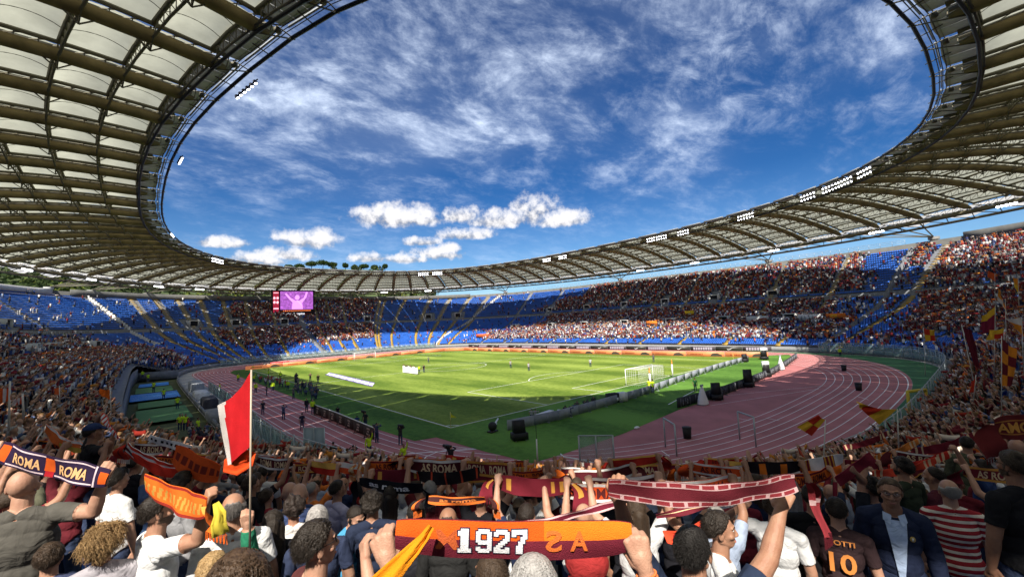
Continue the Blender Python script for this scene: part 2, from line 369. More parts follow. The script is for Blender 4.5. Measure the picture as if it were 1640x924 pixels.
# green strip outside the outer lane of the near right bend
mb = MB(); A = [bend(1.06), bend(1.30)]
a = np.array([p for p in bend(1.05) if p[0] > 8 and p[1] < 12]); a = a[np.argsort(a[:, 0])]
gs = []
for p in a:
    r = FR-p; i = np.hypot(*r.T).argmin(); gs.append(FR[i]*.985+np.array([CX, CY])*.015)
gs = np.array(gs); V = [(p[0], p[1], .008) for p in a]+[(p[0], p[1], .008) for p in gs]; k = len(a)
me = mesh_np('green_apron', V, [(i, i+k, i+k+1, i+1) for i in range(k-1)], [G_apron]); tag(link('green_apron', me), None, None, None, 'structure')
mb = MB()
for i in range(10): strip_line(mb, bend(i/9), .07 if i < 9 else .11, .018, closed=True)
def gl(a, b, w=.07): strip_line(mb, [a, b], w, .021)
for x, y, dx, dy in [(-9.3, 45, 3.2, 0), (-12.2, 12.5, 8, 3.4), (21, -22.6, .3, 1.1), (19.5, -20.6, .3, 1.1), (43, -27.6, 1.6, 1.2), (36, -26.6, 1.6, 1.2), (1.5, -19., .9, .9), (5.6, -20.2, .8, 1.1)]: gl((x, y), (x+dx, y+dy))
gl((-10.3, -2.), (-2.3, -8.0), .16)
arc = [(-7.4, -7.6), (-6.3, -6.4), (-5.0, -6.0), (-3.7, -6.3), (-3.0, -7.2)]; strip_line(mb, arc, .1, .021)
for (x0, y0, x1, y1) in [(30, -13.6, 44, -21.), (24, -15, 41, -21)]: gl((x0, y0), (x1, y1), .06)
tag(mb.build('track_markings', G_white), None, None, None, 'structure')
gp = [(-4.9, 101), (-5, 60), (-5.1, 5), (-4.7, -1.6), (-2.8, -2.1), (-2.5, -9.1), (-2.2, -11.), (-2., -13.8), (.9, -14.1), (8.5, -14.3), (20.3, -13.4), (29, -13.7), (40, -13.2), (52, -12.5), (66, -10.6), (80, -7.3), (86, -5), (80, 0), (76, 20), (72.5, 60), (71, 107), (40, 112), (8, 110), (-3, 108)]
tag(sheet('pitch_grass', gp, .03, grass_mat()), None)
mb = MB()
def pl(P, w=.12): strip_line(mb, [pit(*p) for p in P], w, .036)
W, H = 68, 105
for a, b in [((0, 0), (W, 0)), ((W, 0), (W, H)), ((W, H), (0, H)), ((0, H), (0, 0)), ((0, H/2), (W, H/2))]:
    pl([(a[0]+(b[0]-a[0])*i/20, a[1]+(b[1]-a[1])*i/20) for i in range(21)])
for s_ in (0, 1):
    f = (lambda y: y) if s_ == 0 else (lambda y: H-y)
    pl([(13.84, f(0)), (13.84, f(8)), (13.84, f(16.5))]); pl([(13.84, f(16.5)), (34, f(16.5)), (54.16, f(16.5))]); pl([(54.16, f(16.5)), (54.16, f(0))])
    pl([(24.84, f(0)), (24.84, f(5.5))]); pl([(24.84, f(5.5)), (43.16, f(5.5))]); pl([(43.16, f(5.5)), (43.16, f(0))])
    t0 = math.asin(5.5/9.15); pl([(34+9.15*math.cos(t), f(11+9.15*math.sin(t))) for t in np.linspace(t0, math.pi-t0, 24)])
    for cx_, a0 in ((0, 0), (W, math.pi/2)): pl([(cx_+math.cos(t), f(math.sin(t))) for t in np.linspace(a0, a0+math.pi/2, 8)])
pl([(34+9.15*math.cos(t), 52.5+9.15*math.sin(t)) for t in np.linspace(0, 2*math.pi, 60)])
gl2 = [(31.5, -9.5), (31.5-9.6, -11.2)]; strip_line(mb, gl2, .12, .036)
tag(mb.build('pitch_markings', G_white), None, None, None, 'structure')

# ------------------------------------------------------------------ stands
terr_m = mat('terrace_concrete', (.17, .18, .20), .9, var=.25, vscale=1.2)
wall_m = mat('pale_wall', (.52, .52, .50), .85, var=.15, vscale=.8)
dark_m = mat('opening_shade', (.02, .02, .022), .9)
yel_m = mat('yellow_step', (.42, .29, .07), .7, var=.2, vscale=1.5)
grey_step = mat('grey_step', (.24, .25, .27), .85, var=.15, vscale=1.5)
rail_m = mat('galvanised_rail', (.42, .46, .48), .45, metal=.4)
glass_m = mat('barrier_glass', (.32, .48, .46), .25, alpha=.28, spec=.5)
rim_m = mat('rim_fascia', (.13, .13, .12), .85, var=.3, vscale=.5)
STAND = empty('stadium_bowl', (0, 0, 0), 0, 'terraced concrete bowl of blue seats ringing the running track', 'stadium stand')
def zrise(d): return zrow(d)
ss = np.arange(0, SL, 1.5); prof = []
for r in range(NROW): prof += [(r*TREAD, float(zrow(r*TREAD+.1))), ((r+1)*TREAD, float(zrow(r*TREAD+.1)))]
prof = np.array(prof); Pf, Nf = fs(ss)
Q = Pf[:, None]+Nf[:, None]*prof[None, :, 0:1]; G = np.concatenate([Q, np.broadcast_to(prof[None, :, 1:2], Q.shape[:2]+(1,))], -1)
ns, npf = len(ss), len(prof); F = []
for i in range(ns):
    s_ = ss[i]; j0 = 0
    if PIT_S0 <= s_ < PIT_S1: j0 = int(round(PIT_D/TREAD))*2
    i2 = (i+1) % ns
    for j in range(j0, npf-1): F.append((i*npf+j, i*npf+j+1, i2*npf+j+1, i2*npf+j))
link('terrace', mesh_np('terrace', G.reshape(-1, 3), F, [terr_m]), STAND)
def wallstrip(name, s0, s1, d, z0, z1, m, th=.2, parent=STAND, step=1.5, mats=None):
    k = max(2, int(abs(s1-s0)/step)+1); S = np.linspace(s0, s1, k); A = stand(S, np.full(k, d), 0); B = stand(S, np.full(k, d+th), 0); V = []
    for a, b in zip(A, B): V += [(a[0], a[1], z0), (a[0], a[1], z1), (b[0], b[1], z1), (b[0], b[1], z0)]
    F = [];
    for i in range(k-1):
        for j in range(4): F.append((i*4+j, (i+1)*4+j, (i+1)*4+(j+1) % 4, i*4+(j+1) % 4))
    F += [(0, 1, 2, 3), (4*k-1, 4*k-2, 4*k-3, 4*k-4)]
    return link(name, mesh_np(name, V, F, [m]), parent)
wallstrip('front_wall', PIT_S1-SL, PIT_S0, -.25, 0, 1.2, mat('front_wall_grey', (.25, .26, .26), .85, var=.2))      # runs round right and far side
wallstrip('front_wall', PIT_S0, PIT_S1, PIT_D-.1, 0, 2.9, terr_m)
wallstrip('rim_wall', 0, SL, NROW*TREAD+.01, 0, 26.2, rim_m, .4)
wallstrip('rim_fascia', 253, 350, NROW*TREAD-.3, 24.6, 26.9, rim_m, .3)
wallstrip('rim_fascia', -10, 106, NROW*TREAD-.3, 25., 27.1, rim_m, .3)
wallstrip('rim_fascia', 352, 420, NROW*TREAD-.3, 25., 26.6, wall_m, .3)
def rail(name, s0, s1, d, h=1.1, z=None, step=1.5, rr=.035, bars=3, parent=STAND):
    k = max(2, int(abs(s1-s0)/step)+1); S = np.linspace(s0, s1, k); A = stand(S, np.full(k, d)) if z is None else stand(S, np.full(k, d), z); mb = MB()
    for a in A: mb.beam(a, a+np.array([0, 0, h]), rr*1.6)
    for b in range(bars):
        zz = h*(1-b/bars); mb.tube([a+np.array([0, 0, zz]) for a in A], rr, 4)
    return mb.build(name, rail_m, parent)
rail('top_railing', 112, 240, NROW*TREAD+.1, 1.3, 26.2, 1.6, .04)
rail('walkway_railing', 112, 244, 29.2, 1.0, None, 1.2, .03, 2)
rail('walkway_railing', 256, 306, 29.2, 1.0, None, 1.0, .03, 2)
rail('walkway_railing', 312, 344, 29.2, 1.0, None, 1.0, .03, 2)
rail('walkway_railing', 352, 440, 29.2, 1.1, None, 1.0, .035, 2)
rail('walkway_railing', 352, 440, 19.2, 1.1, None, 1.0, .035, 2)
rail('walkway_railing', 20, 100, 30, 1.6, None, 1.0, .04, 2)
for s0, s1, zz, d in [(0, 112, 0, -1.0), (-38, 0, 0, -1.0), (262, 346, .0, -1.2)]:
    k = int((s1-s0)/2.2); S = np.linspace(s0, s1, k); A = stand(S, np.full(k, d), zz); mb = MB(); mg = MB()
    for a in A: mb.beam(a, a+np.array([0, 0, 2.5]), .09)
    for a, b in zip(A[:-1], A[1:]): mg.beam((a+b)/2*1+(a-b)*.48+np.array([0, 0, 1.35]), (a+b)/2-(a-b)*.48+np.array([0, 0, 1.35]), .02, 1.9)
    mb.tube(A+np.array([0, 0, 2.42]), .04, 4); mb.build('barrier_posts', rail_m, STAND); mg.build('barrier_glass', glass_m, STAND)
# aisles: s at the top, s at the bottom, material, d range
AISLES = []
for st, sb in [(343.5, 344.5), (340.7, 341.5), (337.8, 339.), (334.5, 336.8), (330.5, 333.5), (325.5, 329.), (318., 322), (301, 306), (295, 301), (288, 296), (273.3, 287.5), (271.8, 286.3), (266.5, 281), (261, 270), (257, 264.5), (253, 260), (249, 255)]:
    AISLES.append((st, sb, 1, 0, 43.6))
AISLES.append((309.3, 309.3, 2, 0, 43.6))
for s_ in np.arange(120, 246, 13.): AISLES.append((s_, s_+1.5, 1 if s_ < 180 else 0, 0, 43.6))
for s_ in (107.6,): AISLES.append((107.6, 108.5, 1, 0, 43.6))
for s_ in (95, 80, 64, 50, 38, 26): AISLES.append((s_*.98, s_, 0, 0, 43.6))
for s_ in np.arange(362, 470, 16.): AISLES.append((s_, s_, 0, 8.2, 43.6))
def aisle_s(a, d): return a[1]+(a[0]-a[1])*np.asarray(d)/43.6
for a in AISLES:
    w = 1.15 if a[2] != 2 else 2.2
    for lo_, hi_ in ((a[3], 28.6), (29.8, 44)):
     mb = MB()
     for r in range(int(a[3]/TREAD), NROW):
        d = r*TREAD+TREAD/2; s_ = float(aisle_s(a, d)); P, Nn = fs(s_); rz = math.atan2(Nn[1], Nn[0])-math.pi/2; z = float(zrow(d)); p = P+Nn*d
        if not lo_ <= d < hi_: continue
        mb.box((p[0], p[1], z), (w*1.0, TREAD*1.02, .16), 0, rz, base=True)
        q = p+Nn*(TREAD*.25); mb.box((q[0], q[1], z+.158), (w, TREAD*.49, .17), 0, rz, base=True)
     mb.build('aisle_stair', (grey_step, yel_m, grey_step)[a[2]], STAND)
# divider walls between sectors (stepped, pale)
DIVS = [(253.5, 262., 0, 43.6, 246), (345.5, 346.5, 20, 43.6, 347.2), (111.5, 111.5, 0, 43.6, 110.9)]
DIV = [(246.5, 261, 0, 43), (348.2, 346.6, 20, 43), (111.2, 111.5, 0, 43)]
for st, sb, d0, d1 in DIV:
    mb = MB()
    for r in range(int(d0/TREAD), NROW):
        d = r*TREAD+TREAD/2; s_ = sb+(st-sb)*d/43.; P, Nn = fs(s_); rz = math.atan2(Nn[1], Nn[0])-math.pi/2; z = float(zrow(d)); p = P+Nn*d
        mb.box((p[0], p[1], 0.2), (.32, TREAD*1.02, z+.85), 0, rz, base=True)
    mb.build('dividing_wall', wall_m if st != 111.2 else terr_m, STAND)
# vomitories
VOM = [(125, 17), (142, 17.5), (159, 17), (177, 17), (196, 17), (214, 17), (233, 17), (133, 31), (150, 31), (168, 31), (186, 31), (205, 31), (224, 31), (262, 30.5), (255, 30.5), (281, 30.5), (316, 30.5), (330, 30.5), (338, 30.5), (380, 21), (396, 21), (360, 21), (372, 31), (420, 31), (30, 31), (52, 31), (72, 31), (92, 31), (60, 14), (85, 14)]
for s_, d in VOM:
    P, Nn = fs(s_); rz = math.atan2(Nn[1], Nn[0])-math.pi/2; p = P+Nn*d; z = float(zrow(d)); mb = MB(); T = np.array([Nn[1], -Nn[0]])
    w = 2.6; h = 2.1
    for sg in (-1, 1):
        q = p+T*sg*(w/2+.15)+Nn*1.5; mb.box((q[0], q[1], z-.3), (.3, 3.6, h+.3), 0, rz, base=True)
    q = p+Nn*1.5; mb.box((q[0], q[1], z+h-.25), (w, 3.55, .3), 0, rz, base=True)
    q = p+Nn*.9; mb.box((q[0], q[1], z-.28), (w, 1.5, h), 1, rz, base=True)  # near-black block, painted shade inside the opening
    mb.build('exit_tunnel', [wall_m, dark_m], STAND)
for sE in (PIT_S0, PIT_S1):     # closing walls at the two ends of the sunken area
    A = stand(sE, -.2, 0.); B = stand(sE, PIT_D+.5, 0.); mb = MB(); mb.beam(A+(0, 0, 1.), B+(0, 0, 1.), .25, 2.); mb.build('end_wall', terr_m, STAND)
# sunken area in front of the left stand
for nm, (s0, s1, d0, d1), c in [('green_mat', (432, 424.5, 1.2, 6.3), (.07, .19, .07)), ('blue_runway', (421.5, 410, .8, 7.4), (.03, .22, .62)), ('green_mat', (409, 398, 1.2, 6.8), (.05, .14, .05)), ('green_mat', (447, 434, 1., 6.5), (.06, .15, .06)), ('blue_runway', (396, 388, 1.5, 6.5), (.05, .13, .25))]:
    A = [stand(s0, d0, .03), stand(s1, d0, .03), stand(s1, d1, .03), stand(s0, d1, .03)]
    tag(link(nm, mesh_np(nm, A, [(0, 1, 2, 3)], [mat(nm+'_m', c, .8, var=.1)])), None, None, None, 'structure')
mbw = MB()
for i in range(6):
    s_ = 410.5+i*1.9; a, b = stand(s_, .9, .045), stand(s_, 7.3, .045); strip_line(mbw, [a[:2], b[:2]], .1, .045)
tag(mbw.build('runway_markings', G_white), None, None, None, 'structure')
wallstrip('pit_wall', 380.5, 485.5, -.3, 0, .55, terr_m, .2)

# ------------------------------------------------------------------ who sits where
from mathutils import noise as mnoise
def nz(s, d, f=.12, o=0.): return mnoise.noise(Vector((s*f, d*f, o)))
def occ(s, d):
    """share of taken places at (s, d)"""
    s = s % SL; n = nz(s, d, .11)*.9+nz(s, d, .35, 4)*.35
    if 28.2 < d < 29.9 and 112 < s < 350: return .02
    if 352 < s < 440 and (18.4 < d < 19.8 or 28.4 < d < 29.9): return .04
    if s < 108 or s > SL:                                   # near right curve
        if d > 42.5: return .2
        v = .96
        if s > 101: v = min(v, .95 if d > (s-101)*4.2+3+n*4 else .12)
        if d < 8 and s > 84: v = .25+n*.4
        return v
    if s < 111.4: return .75 if d > 37 else (.12 if n < .25 else .4)
    if s < 250:                                             # right straight
        if d > 30:
            lim = (211+4*n) if d > 38 else (218+ (38-d)*1.7+5*n)
            if s > lim: return .01
            if s < 114.5+n*3+(0 if d < 36 else 2): return .03
            return .93 if d < 43.2 else .6
        if d > 16.5:
            lim = 222+6*n+(28-d)*.3
            if s > lim: return .02
            return .9 if s > 118 else .35
        if 11.6 < d < 13.6: return .25
        if d > 13.5: return .9 if s < 232+n*5 else .04
        if d > 3.2: return .88 if s < 240+n*5 else .06
        return .07
    if s < 262-(8)*d/43.: return 0
    sy = 287.5-(14.2)*d/43.6                                 # the yellow gangway
    if s < sy+.8: return .004
    if s < 349:                                              # far curve
        if s < 309.3:
            lo = 12+n*4 if s < 304 else 6+n*4
            if d < lo: return .03
            return (.93 if d < 29 else .72) if s < 307.8+n else .3
        top = 44 if s < 322 else 44-(s-322)*1.0
        edge = 334.5-n*2-(0 if d < 28 else (d-28)*.45)
        if s < edge:
            lo = 13+n*3
            return .97 if d > lo and d < 42 else (.12 if d > 9 and d < lo else .02)
        return .03 if s < 346 and d < 20 and n > .2 else .004
    # left straight
    if d > 29.5: return .004 if s < 400 else .02
    if s < 357:
        lim = 351.5+n*2
        if d > 19.5: return .02
        return .93 if s > lim and d > 4 else .05
    if d > 19.5: return .75 if n > -.05 and d < 26 else .15
    if d < 9 and s < PIT_S0: return .3+n
    return .95
# ------------------------------------------------------------------ roof
memb_m = mat('roof_membrane', (.37, .375, .30), .75, var=.22, vscale=.35, trans=.68, spec=.1)
seam_m = mat('membrane_seam', (.10, .10, .08), .8)
tan_m = mat('tan_fabric', (.24, .185, .085), .8, var=.35, vscale=.7)
steel_m = mat('roof_steel', (.16, .145, .10), .6, var=.15, vscale=.6)
black_m = mat('black_tube', (.025, .025, .03), .45)
grey_poly = mat('edge_panel', (.42, .43, .42), .5, trans=.3, var=.08)
white_m = mat('white_fabric', (.75, .75, .72), .7)
ROOF = empty('stadium_roof', (0, 0, 30), 0, 'ring shaped membrane roof with tan ribs round an open oval of sky', 'roof')
ROOFOFF = Vector((0, 0, -30))
def rb(mb, name, mats, **k):
    o = mb.build(name, mats, ROOF, **k); o.location = ROOFOFF; return o
NR = 78
IN = resample(superell(36.5, 52.44, 57.43, 86.94, 2.51, 20001), .1)
OUT = resample(superell(36.5, 52.44, 93.6, 127.4, 2.216, 20001), n=NR)
ZI, ZO = 34.5, 30.4
_g = np.exp(-((IN-np.array([-10.8, -8.]))**2).sum(1)/(2*8.5**2))[:, None]; _o = IN-np.array([36.5, 52.44]); IN = IN+_o/np.linalg.norm(_o, axis=1)[:, None]*_g*1.2
RIB = []
for p in OUT:
    r = IN-p; i = np.hypot(*r.T).argmin(); RIB.append((IN[i], p))
def rp(k, u, dz=0.):
    """point on rib k: u = 0 inner edge .. 1 outer ring"""
    k0 = int(math.floor(k)); f = k-k0; a = RIB[k0 % NR]; b = RIB[(k0+1) % NR]
    I = a[0]*(1-f)+b[0]*f; O = a[1]*(1-f)+b[1]*f; q = I+(O-I)*u
    return np.array([q[0], q[1], ZI+(ZO-ZI)*u+1.6*math.sin(math.pi*min(1, max(0, u)))+dz])
NP = 8                                   # panels along a rib
us = [.085+(.985-.085)*i/NP for i in range(NP+1)]
# membrane pillows
GV = []; GF = []; n = 0; mbs = MB()
for k in range(NR):
    for i in range(NP):
        a, b = us[i], us[i+1]; NU, NV = 7, 5; P = np.zeros((NU, NV, 3))
        for x in range(NU):
            for y in range(NV):
                f = x/(NU-1); g = y/(NV-1); kk = k+.012+.945*g; h = .62*math.sin(math.pi*f)**.8*(1-.75*(2*g-1)**2)
                P[x, y] = rp(kk, a+(b-a)*f, h)
        GV.append(P.reshape(-1, 3)); GF += [(n+x*NV+y, n+x*NV+y+1, n+(x+1)*NV+y+1, n+(x+1)*NV+y) for x in range(NU-1) for y in range(NV-1)]; n += NU*NV
        dist = np.linalg.norm(P[3, 2]-CAM)
        if dist < 95:
            for g in (.33, .66):
                mbs.tube([rp(k+.012+.945*g, a+(b-a)*f, .62*math.sin(math.pi*f)**.8*(1-.75*(2*g-1)**2)-.03) for f in np.linspace(0, 1, 8)], .035, 4, caps=False)
o = link('membrane', mesh_np('membrane', np.concatenate(GV), GF, [memb_m], smooth=True), ROOF); o.location = ROOFOFF
rb(mbs, 'membrane_seams', seam_m)
for k in range(NR):
    mb = MB(); near = np.linalg.norm(rp(k, .4)-CAM) < 110
    A = rp(k, .02); B = rp(k, .99); side = np.cross(B-A, (0, 0, 1)); side /= np.linalg.norm(side)
    U = np.linspace(.05, .985, 26)
    def L(u, o_, dz): return rp(k, u, dz)+side*o_
    mb.tube([L(u, .0, -.95) for u in U], [.2 if i == 0 else (.56 if i < 25 else .2) for i in range(26)], 8 if near else 6, 0)      # tan service duct
    mb.tube([L(u, -.55, -.15) for u in U], .17, 6 if near else 4, 1); mb.tube([L(u, .62, -.12) for u in U], .2, 6 if near else 4, 1)
    m_ = 26 if near else 13
    for i in range(m_):                      # lacing between the chords
        u0 = .03+.95*i/m_; u1 = .03+.95*(i+1)/m_
        mb.beam(L(u0, -.55, -.15), L(u1, .62, -.12), .07, m=1)
        mb.beam(L((u0+u1)/2, -.55, -.15), L((u0+u1)/2, 0, -.9), .06, m=1)
    for u in us[1:-1]:                       # hanging V struts
        mb.beam(L(u, 0, -2.15), L(u-.045, 0, -.8), .09, m=1); mb.beam(L(u, 0, -2.15), L(u+.045, 0, -.8), .09, m=1); mb.beam(L(u, 0, -2.15), L(u, 0, -.1), .11, m=1)
    o = rb(mb, 'rib', [tan_m, steel_m], smooth=False); auto_smooth(o, 50)
mb = MB()
for k in range(NR):                          # purlins between ribs, splayed ends, and their struts
    for u in us:
        P = [rp(k+.05, u, -.1), rp(k+.5, u, .12), rp(k+.95, u, -.1)]; mb.tube(P, .2, 6)
        mb.tube([rp(k+.06, u, -1.25), rp(k+.5, u, -1.1), rp(k+.94, u, -1.25)], .11, 5)
        for g_ in (.2, .35, .5, .65, .8): mb.beam(rp(k+g_, u, 0), rp(k+g_, u, -1.15), .07); mb.beam(rp(k+g_, u, -.05), rp(k+g_+.15, u, -1.15), .05)
        if 0 < us.index(u) < NP:
            mb.beam(rp(k+.22, u, 0), rp(k, u, -2.15), .07); mb.beam(rp(k+.78, u, 0), rp(k+1, u, -2.15), .07)
o = rb(mb, 'purlins', steel_m)
# inner edge: two black tubes, edge panels, cables, connectors
def ring(u, dz, r, name, m, n=6, sub=3):
    mb = MB(); mb.tube([rp(k/sub, u, dz) for k in range(NR*sub)], r, n, closed=True); o = rb(mb, name, m); auto_smooth(o, 60); return o
ring(-.004, -.3, .16, 'inner_tube', black_m, 8, 4); ring(.078, -1.5, .15, 'catwalk_tube', black_m, 8, 4)
for i, u in enumerate((.008, .015, .022, .029)): ring(u, .0+.04*i, .045, 'tension_cable', steel_m, 4, 2)
mb = MB()
for k in range(NR):
    for g0, g1 in ((.04, .32), (.33, .63), (.64, .95)):
        V = [rp(k+g0, .016+.014*abs(.5-g0), .1), rp(k+g1, .016+.014*abs(.5-g1), .1), rp(k+g1, .084, .0), rp(k+g0, .084, .0)]
        V += [v+np.array([0, 0, .05]) for v in V]; mb.add(V, [(0, 1, 2, 3), (7, 6, 5, 4), (0, 4, 5, 1), (1, 5, 6, 2), (2, 6, 7, 3), (3, 7, 4, 0)])
rb(mb, 'edge_panels', grey_poly)
mb = MB()
for k in range(NR):
    for q in (0, .5):
        mb.beam(rp(k+q, -.012, -.3), rp(k+q, .035, .05), .07); 
    mb.beam(rp(k, -.012, -.3), rp(k, .078, -1.5), .09); mb.beam(rp(k, .078, -1.5), rp(k+.3, .085, 0.), .07); mb.beam(rp(k, .078, -1.5), rp(k-.3, .085, 0.), .07); mb.beam(rp(k, .078, -1.5), rp(k, .13, -.9), .1)
    p = rp(k, .03, -.3); mb.box(p, (.4, .4, .35), 0, k)
rb(mb, 'edge_struts', steel_m)
mb = MB()
for k in range(NR): p = rp(k+.04, .03, .1); q = rp(k+.96, .03, .1); mb.beam(rp(k+.08, .012, .2), rp(k+.92, .012, .2), .1, .22)
rb(mb, 'edge_gutter', grey_poly)
# outer ring truss and the white scalloped skirt beyond it
ring(.985, -1.7, .42, 'outer_chord', steel_m, 8); ring(1.06, .3, .3, 'outer_chord', steel_m, 6); ring(1.10, -2.0, .3, 'outer_chord', steel_m, 6)
mb = MB()
for k in range(NR):
    for q in (0, .5):
        a = rp(k+q, .985, -1.7); b = rp(k+q+.25, 1.06, .3); c = rp(k+q+.5, .985, -1.7); d = rp(k+q+.25, 1.10, -2.)
        mb.beam(a, b, .16); mb.beam(b, c, .16); mb.beam(a, d, .14); mb.beam(d, c, .14)
rb(mb, 'outer_truss_web', steel_m)
GV = []; GF = []; n = 0
for k in range(NR):
    NU, NV = 5, 7; P = np.zeros((NU, NV, 3))
    for x in range(NU):
        for y in range(NV):
            f = x/(NU-1); g = y/(NV-1); P[x, y] = rp(k+.03+.94*g, 1.0+.15*f, -.1-1.3*f*math.sin(math.pi*g)**.7+.4*f)
    GV.append(P.reshape(-1, 3)); GF += [(n+x*NV+y, n+x*NV+y+1, n+(x+1)*NV+y+1, n+(x+1)*NV+y) for x in range(NU-1) for y in range(NV-1)]; n += NU*NV
o = link('outer_skirt', mesh_np('outer_skirt', np.concatenate(GV), GF, [mat('skirt_white', (.8, .8, .78), .7, trans=.5)], smooth=True), ROOF); o.location = ROOFOFF
# columns
def near_rib(s_):
    P, Nn = fs(s_); p = P+Nn*44.; q = np.array([r[1] for r in RIB]); return int(np.hypot(*(q-p).T).argmin())
colm = mat('column_concrete', (.28, .27, .25), .85, var=.2, vscale=1.)
for i, (s_, lab) in enumerate([(109, 'concrete roof column above the gangway beside the packed right hand curve'), (137.5, 'concrete roof column over the middle of the packed long stand'), (196, 'concrete roof column above the pale end of the long stand railing'), (245, 'white topped roof column where the long stand meets the far curve'), (262, 'roof column above the second empty far block with a yellow aisle'), (284, 'roof column above the packed far block beside the scoreboard'),
                               (322, 'roof column in front of the trees just beside the scoreboard'), (332, 'roof column over the yellow aisles at the far curve'), (341.5, 'roof column above the empty blue far curve'), (347.5, 'roof column at the corner of empty curve and long stand, pale'), (352, 'white roof column above the empty upper blue seats of the near left stand'), (60, 'roof column above the packed right hand curve')]):
    P, Nn = fs(s_); p = P+Nn*44.6; k = near_rib(s_); top = rp(k, .985, -1.7); mb = MB(); base = np.array([p[0], p[1], 0])
    mb.tube([(p[0], p[1], 0), (p[0], p[1], 26.5)], [.9, .8], 14, 0); mb.tube([(p[0], p[1], 26.5), (p[0], p[1], 27.2)], [1.15, 1.15], 14, 0); 
    o = mb.build('shaft', colm if i not in (3, 9, 10) else wall_m); root = empty('roof_column', (p[0], p[1], 0), 0, lab, 'column', 'concrete columns under the roof ring'); o.parent = root; o.location = (-p[0], -p[1], 0); auto_smooth(o)
    mb = MB()
    for q in (-.9, -.35, .35, .9): mb.beam((p[0], p[1], 27.2), rp(k+q, 1.0 if abs(q) > .5 else .985, -1.7), .22)
    o = mb.build('bracket', steel_m, root); o.location = (-p[0], -p[1], 0)
# floodlights
fl_house = mat('lamp_housing', (.05, .05, .07), .5); fl_lit = mat('lamp_lit', (.93, .95, 1.), .5, emit=5.)
proj_ = lambda p: ((np.array(p)-CAM)@cf, (np.array(p)-CAM))
LIGHTS = []   # (rib position, u, dz, lamps in a row, rows, words)
for k in range(NR):
    pass
def pix(p):
    d = np.array(p)-CAM; z = d@cf; return (820+FPX*(d@cr)/z, 462-FPX*(d@cu)/z, z)
cand = []
for kk in np.arange(0, NR, .25):
    u, v, z = pix(rp(kk, 0, -.8))
    if z > 5 and -20 < u < 1660: cand.append((kk, u, v))
def kk_at(u_, hi=None):
    c = [x for x in cand if (x[2] < hi if hi else x[2] > 120)]; return min(c, key=lambda x: abs(x[1]-u_))[0]
spots = [(388, 1, 1, 6), (277, 1, 1, 4), (262, 1, 1, 5), (345, 2, 1, 8), (1040, 2, 0, 4), (905, 2, 0, 5), (880, 2, 0, 5), (700, 2, 0, 6), (678, 2, 0, 6), (1065, 2, 0, 5), (1094, 2, 0, 5), (1193, 2, 0, 6), (1300, 2, 0, 5), (1330, 2, 0, 5), (1362, 2, 0, 5), (1392, 2, 0, 5)]
names = ['seven bright floodlights hanging under the near inner tube above the left stand', 'short row of floodlights on the left of the roof opening', 'floodlights where the roof opening is furthest to the left', 'long double row of floodlights on the far left bend of the roof opening',
         'lamps over the far goal area', 'pair rows of floodlights over the long stand, at its pale end', 'floodlight bank next to the pale roof edge above the centre circle', 'floodlight bank above the empty far blocks', 'floodlight bank above the yellow gangway', 'floodlight bank above the goal', 'floodlight bank beside the one above the goal', 'brightest isolated floodlight bank on the long side', 'first of the four big floodlight banks on the right bend',
         'second of the four big floodlight banks on the right bend', 'third of the four big floodlight banks on the right bend', 'last of the four big floodlight banks on the right bend']
for (u_, rows, left, nl), nm in zip(spots, names):
    k = kk_at(u_, 200) if u_ == 388 else (min([x for x in cand if x[1] < 420], key=lambda x: abs(x[1]-u_)+abs(x[2]-{277: 250, 262: 375, 345: 410}.get(u_, 0)))[0] if left else kk_at(u_))
    c = rp(k, -.02, -1.3); t = rp(k+.5, -.02, -1.3)-rp(k-.5, -.02, -1.3); t /= np.linalg.norm(t); root = empty('floodlight', tuple(c), 0, nm, 'floodlight', 'floodlights on the inner edge of the roof')
    mh = MB(); ml = MB(); inw = np.array([36.5, 52.4, c[2]])-c; inw /= np.linalg.norm(inw)
    for r in range(rows):
        for i in range(nl):
            p = t*(i-(nl-1)/2)*.78+np.array([0, 0, -.8*r]); dr = inw*.75+np.array([0, 0, -.65]); dr /= np.linalg.norm(dr)
            face = dr*.75+(-c+CAM)/np.linalg.norm(CAM-c)*.45; face /= np.linalg.norm(face)
            mh.cyl(p-face*.3, p, .12, .24, 8); ml = MB(); ml.cyl(p+face*.005, p+face*.05, .15, .15, 8); ml.build('lamp', fl_lit, root)
        mh.beam(t*(-(nl)/2)*.78+np.array([0, 0, .25-.8*r]), t*(nl/2)*.78+np.array([0, 0, .25-.8*r]), .08)
    mh.build('housing', fl_house, root)
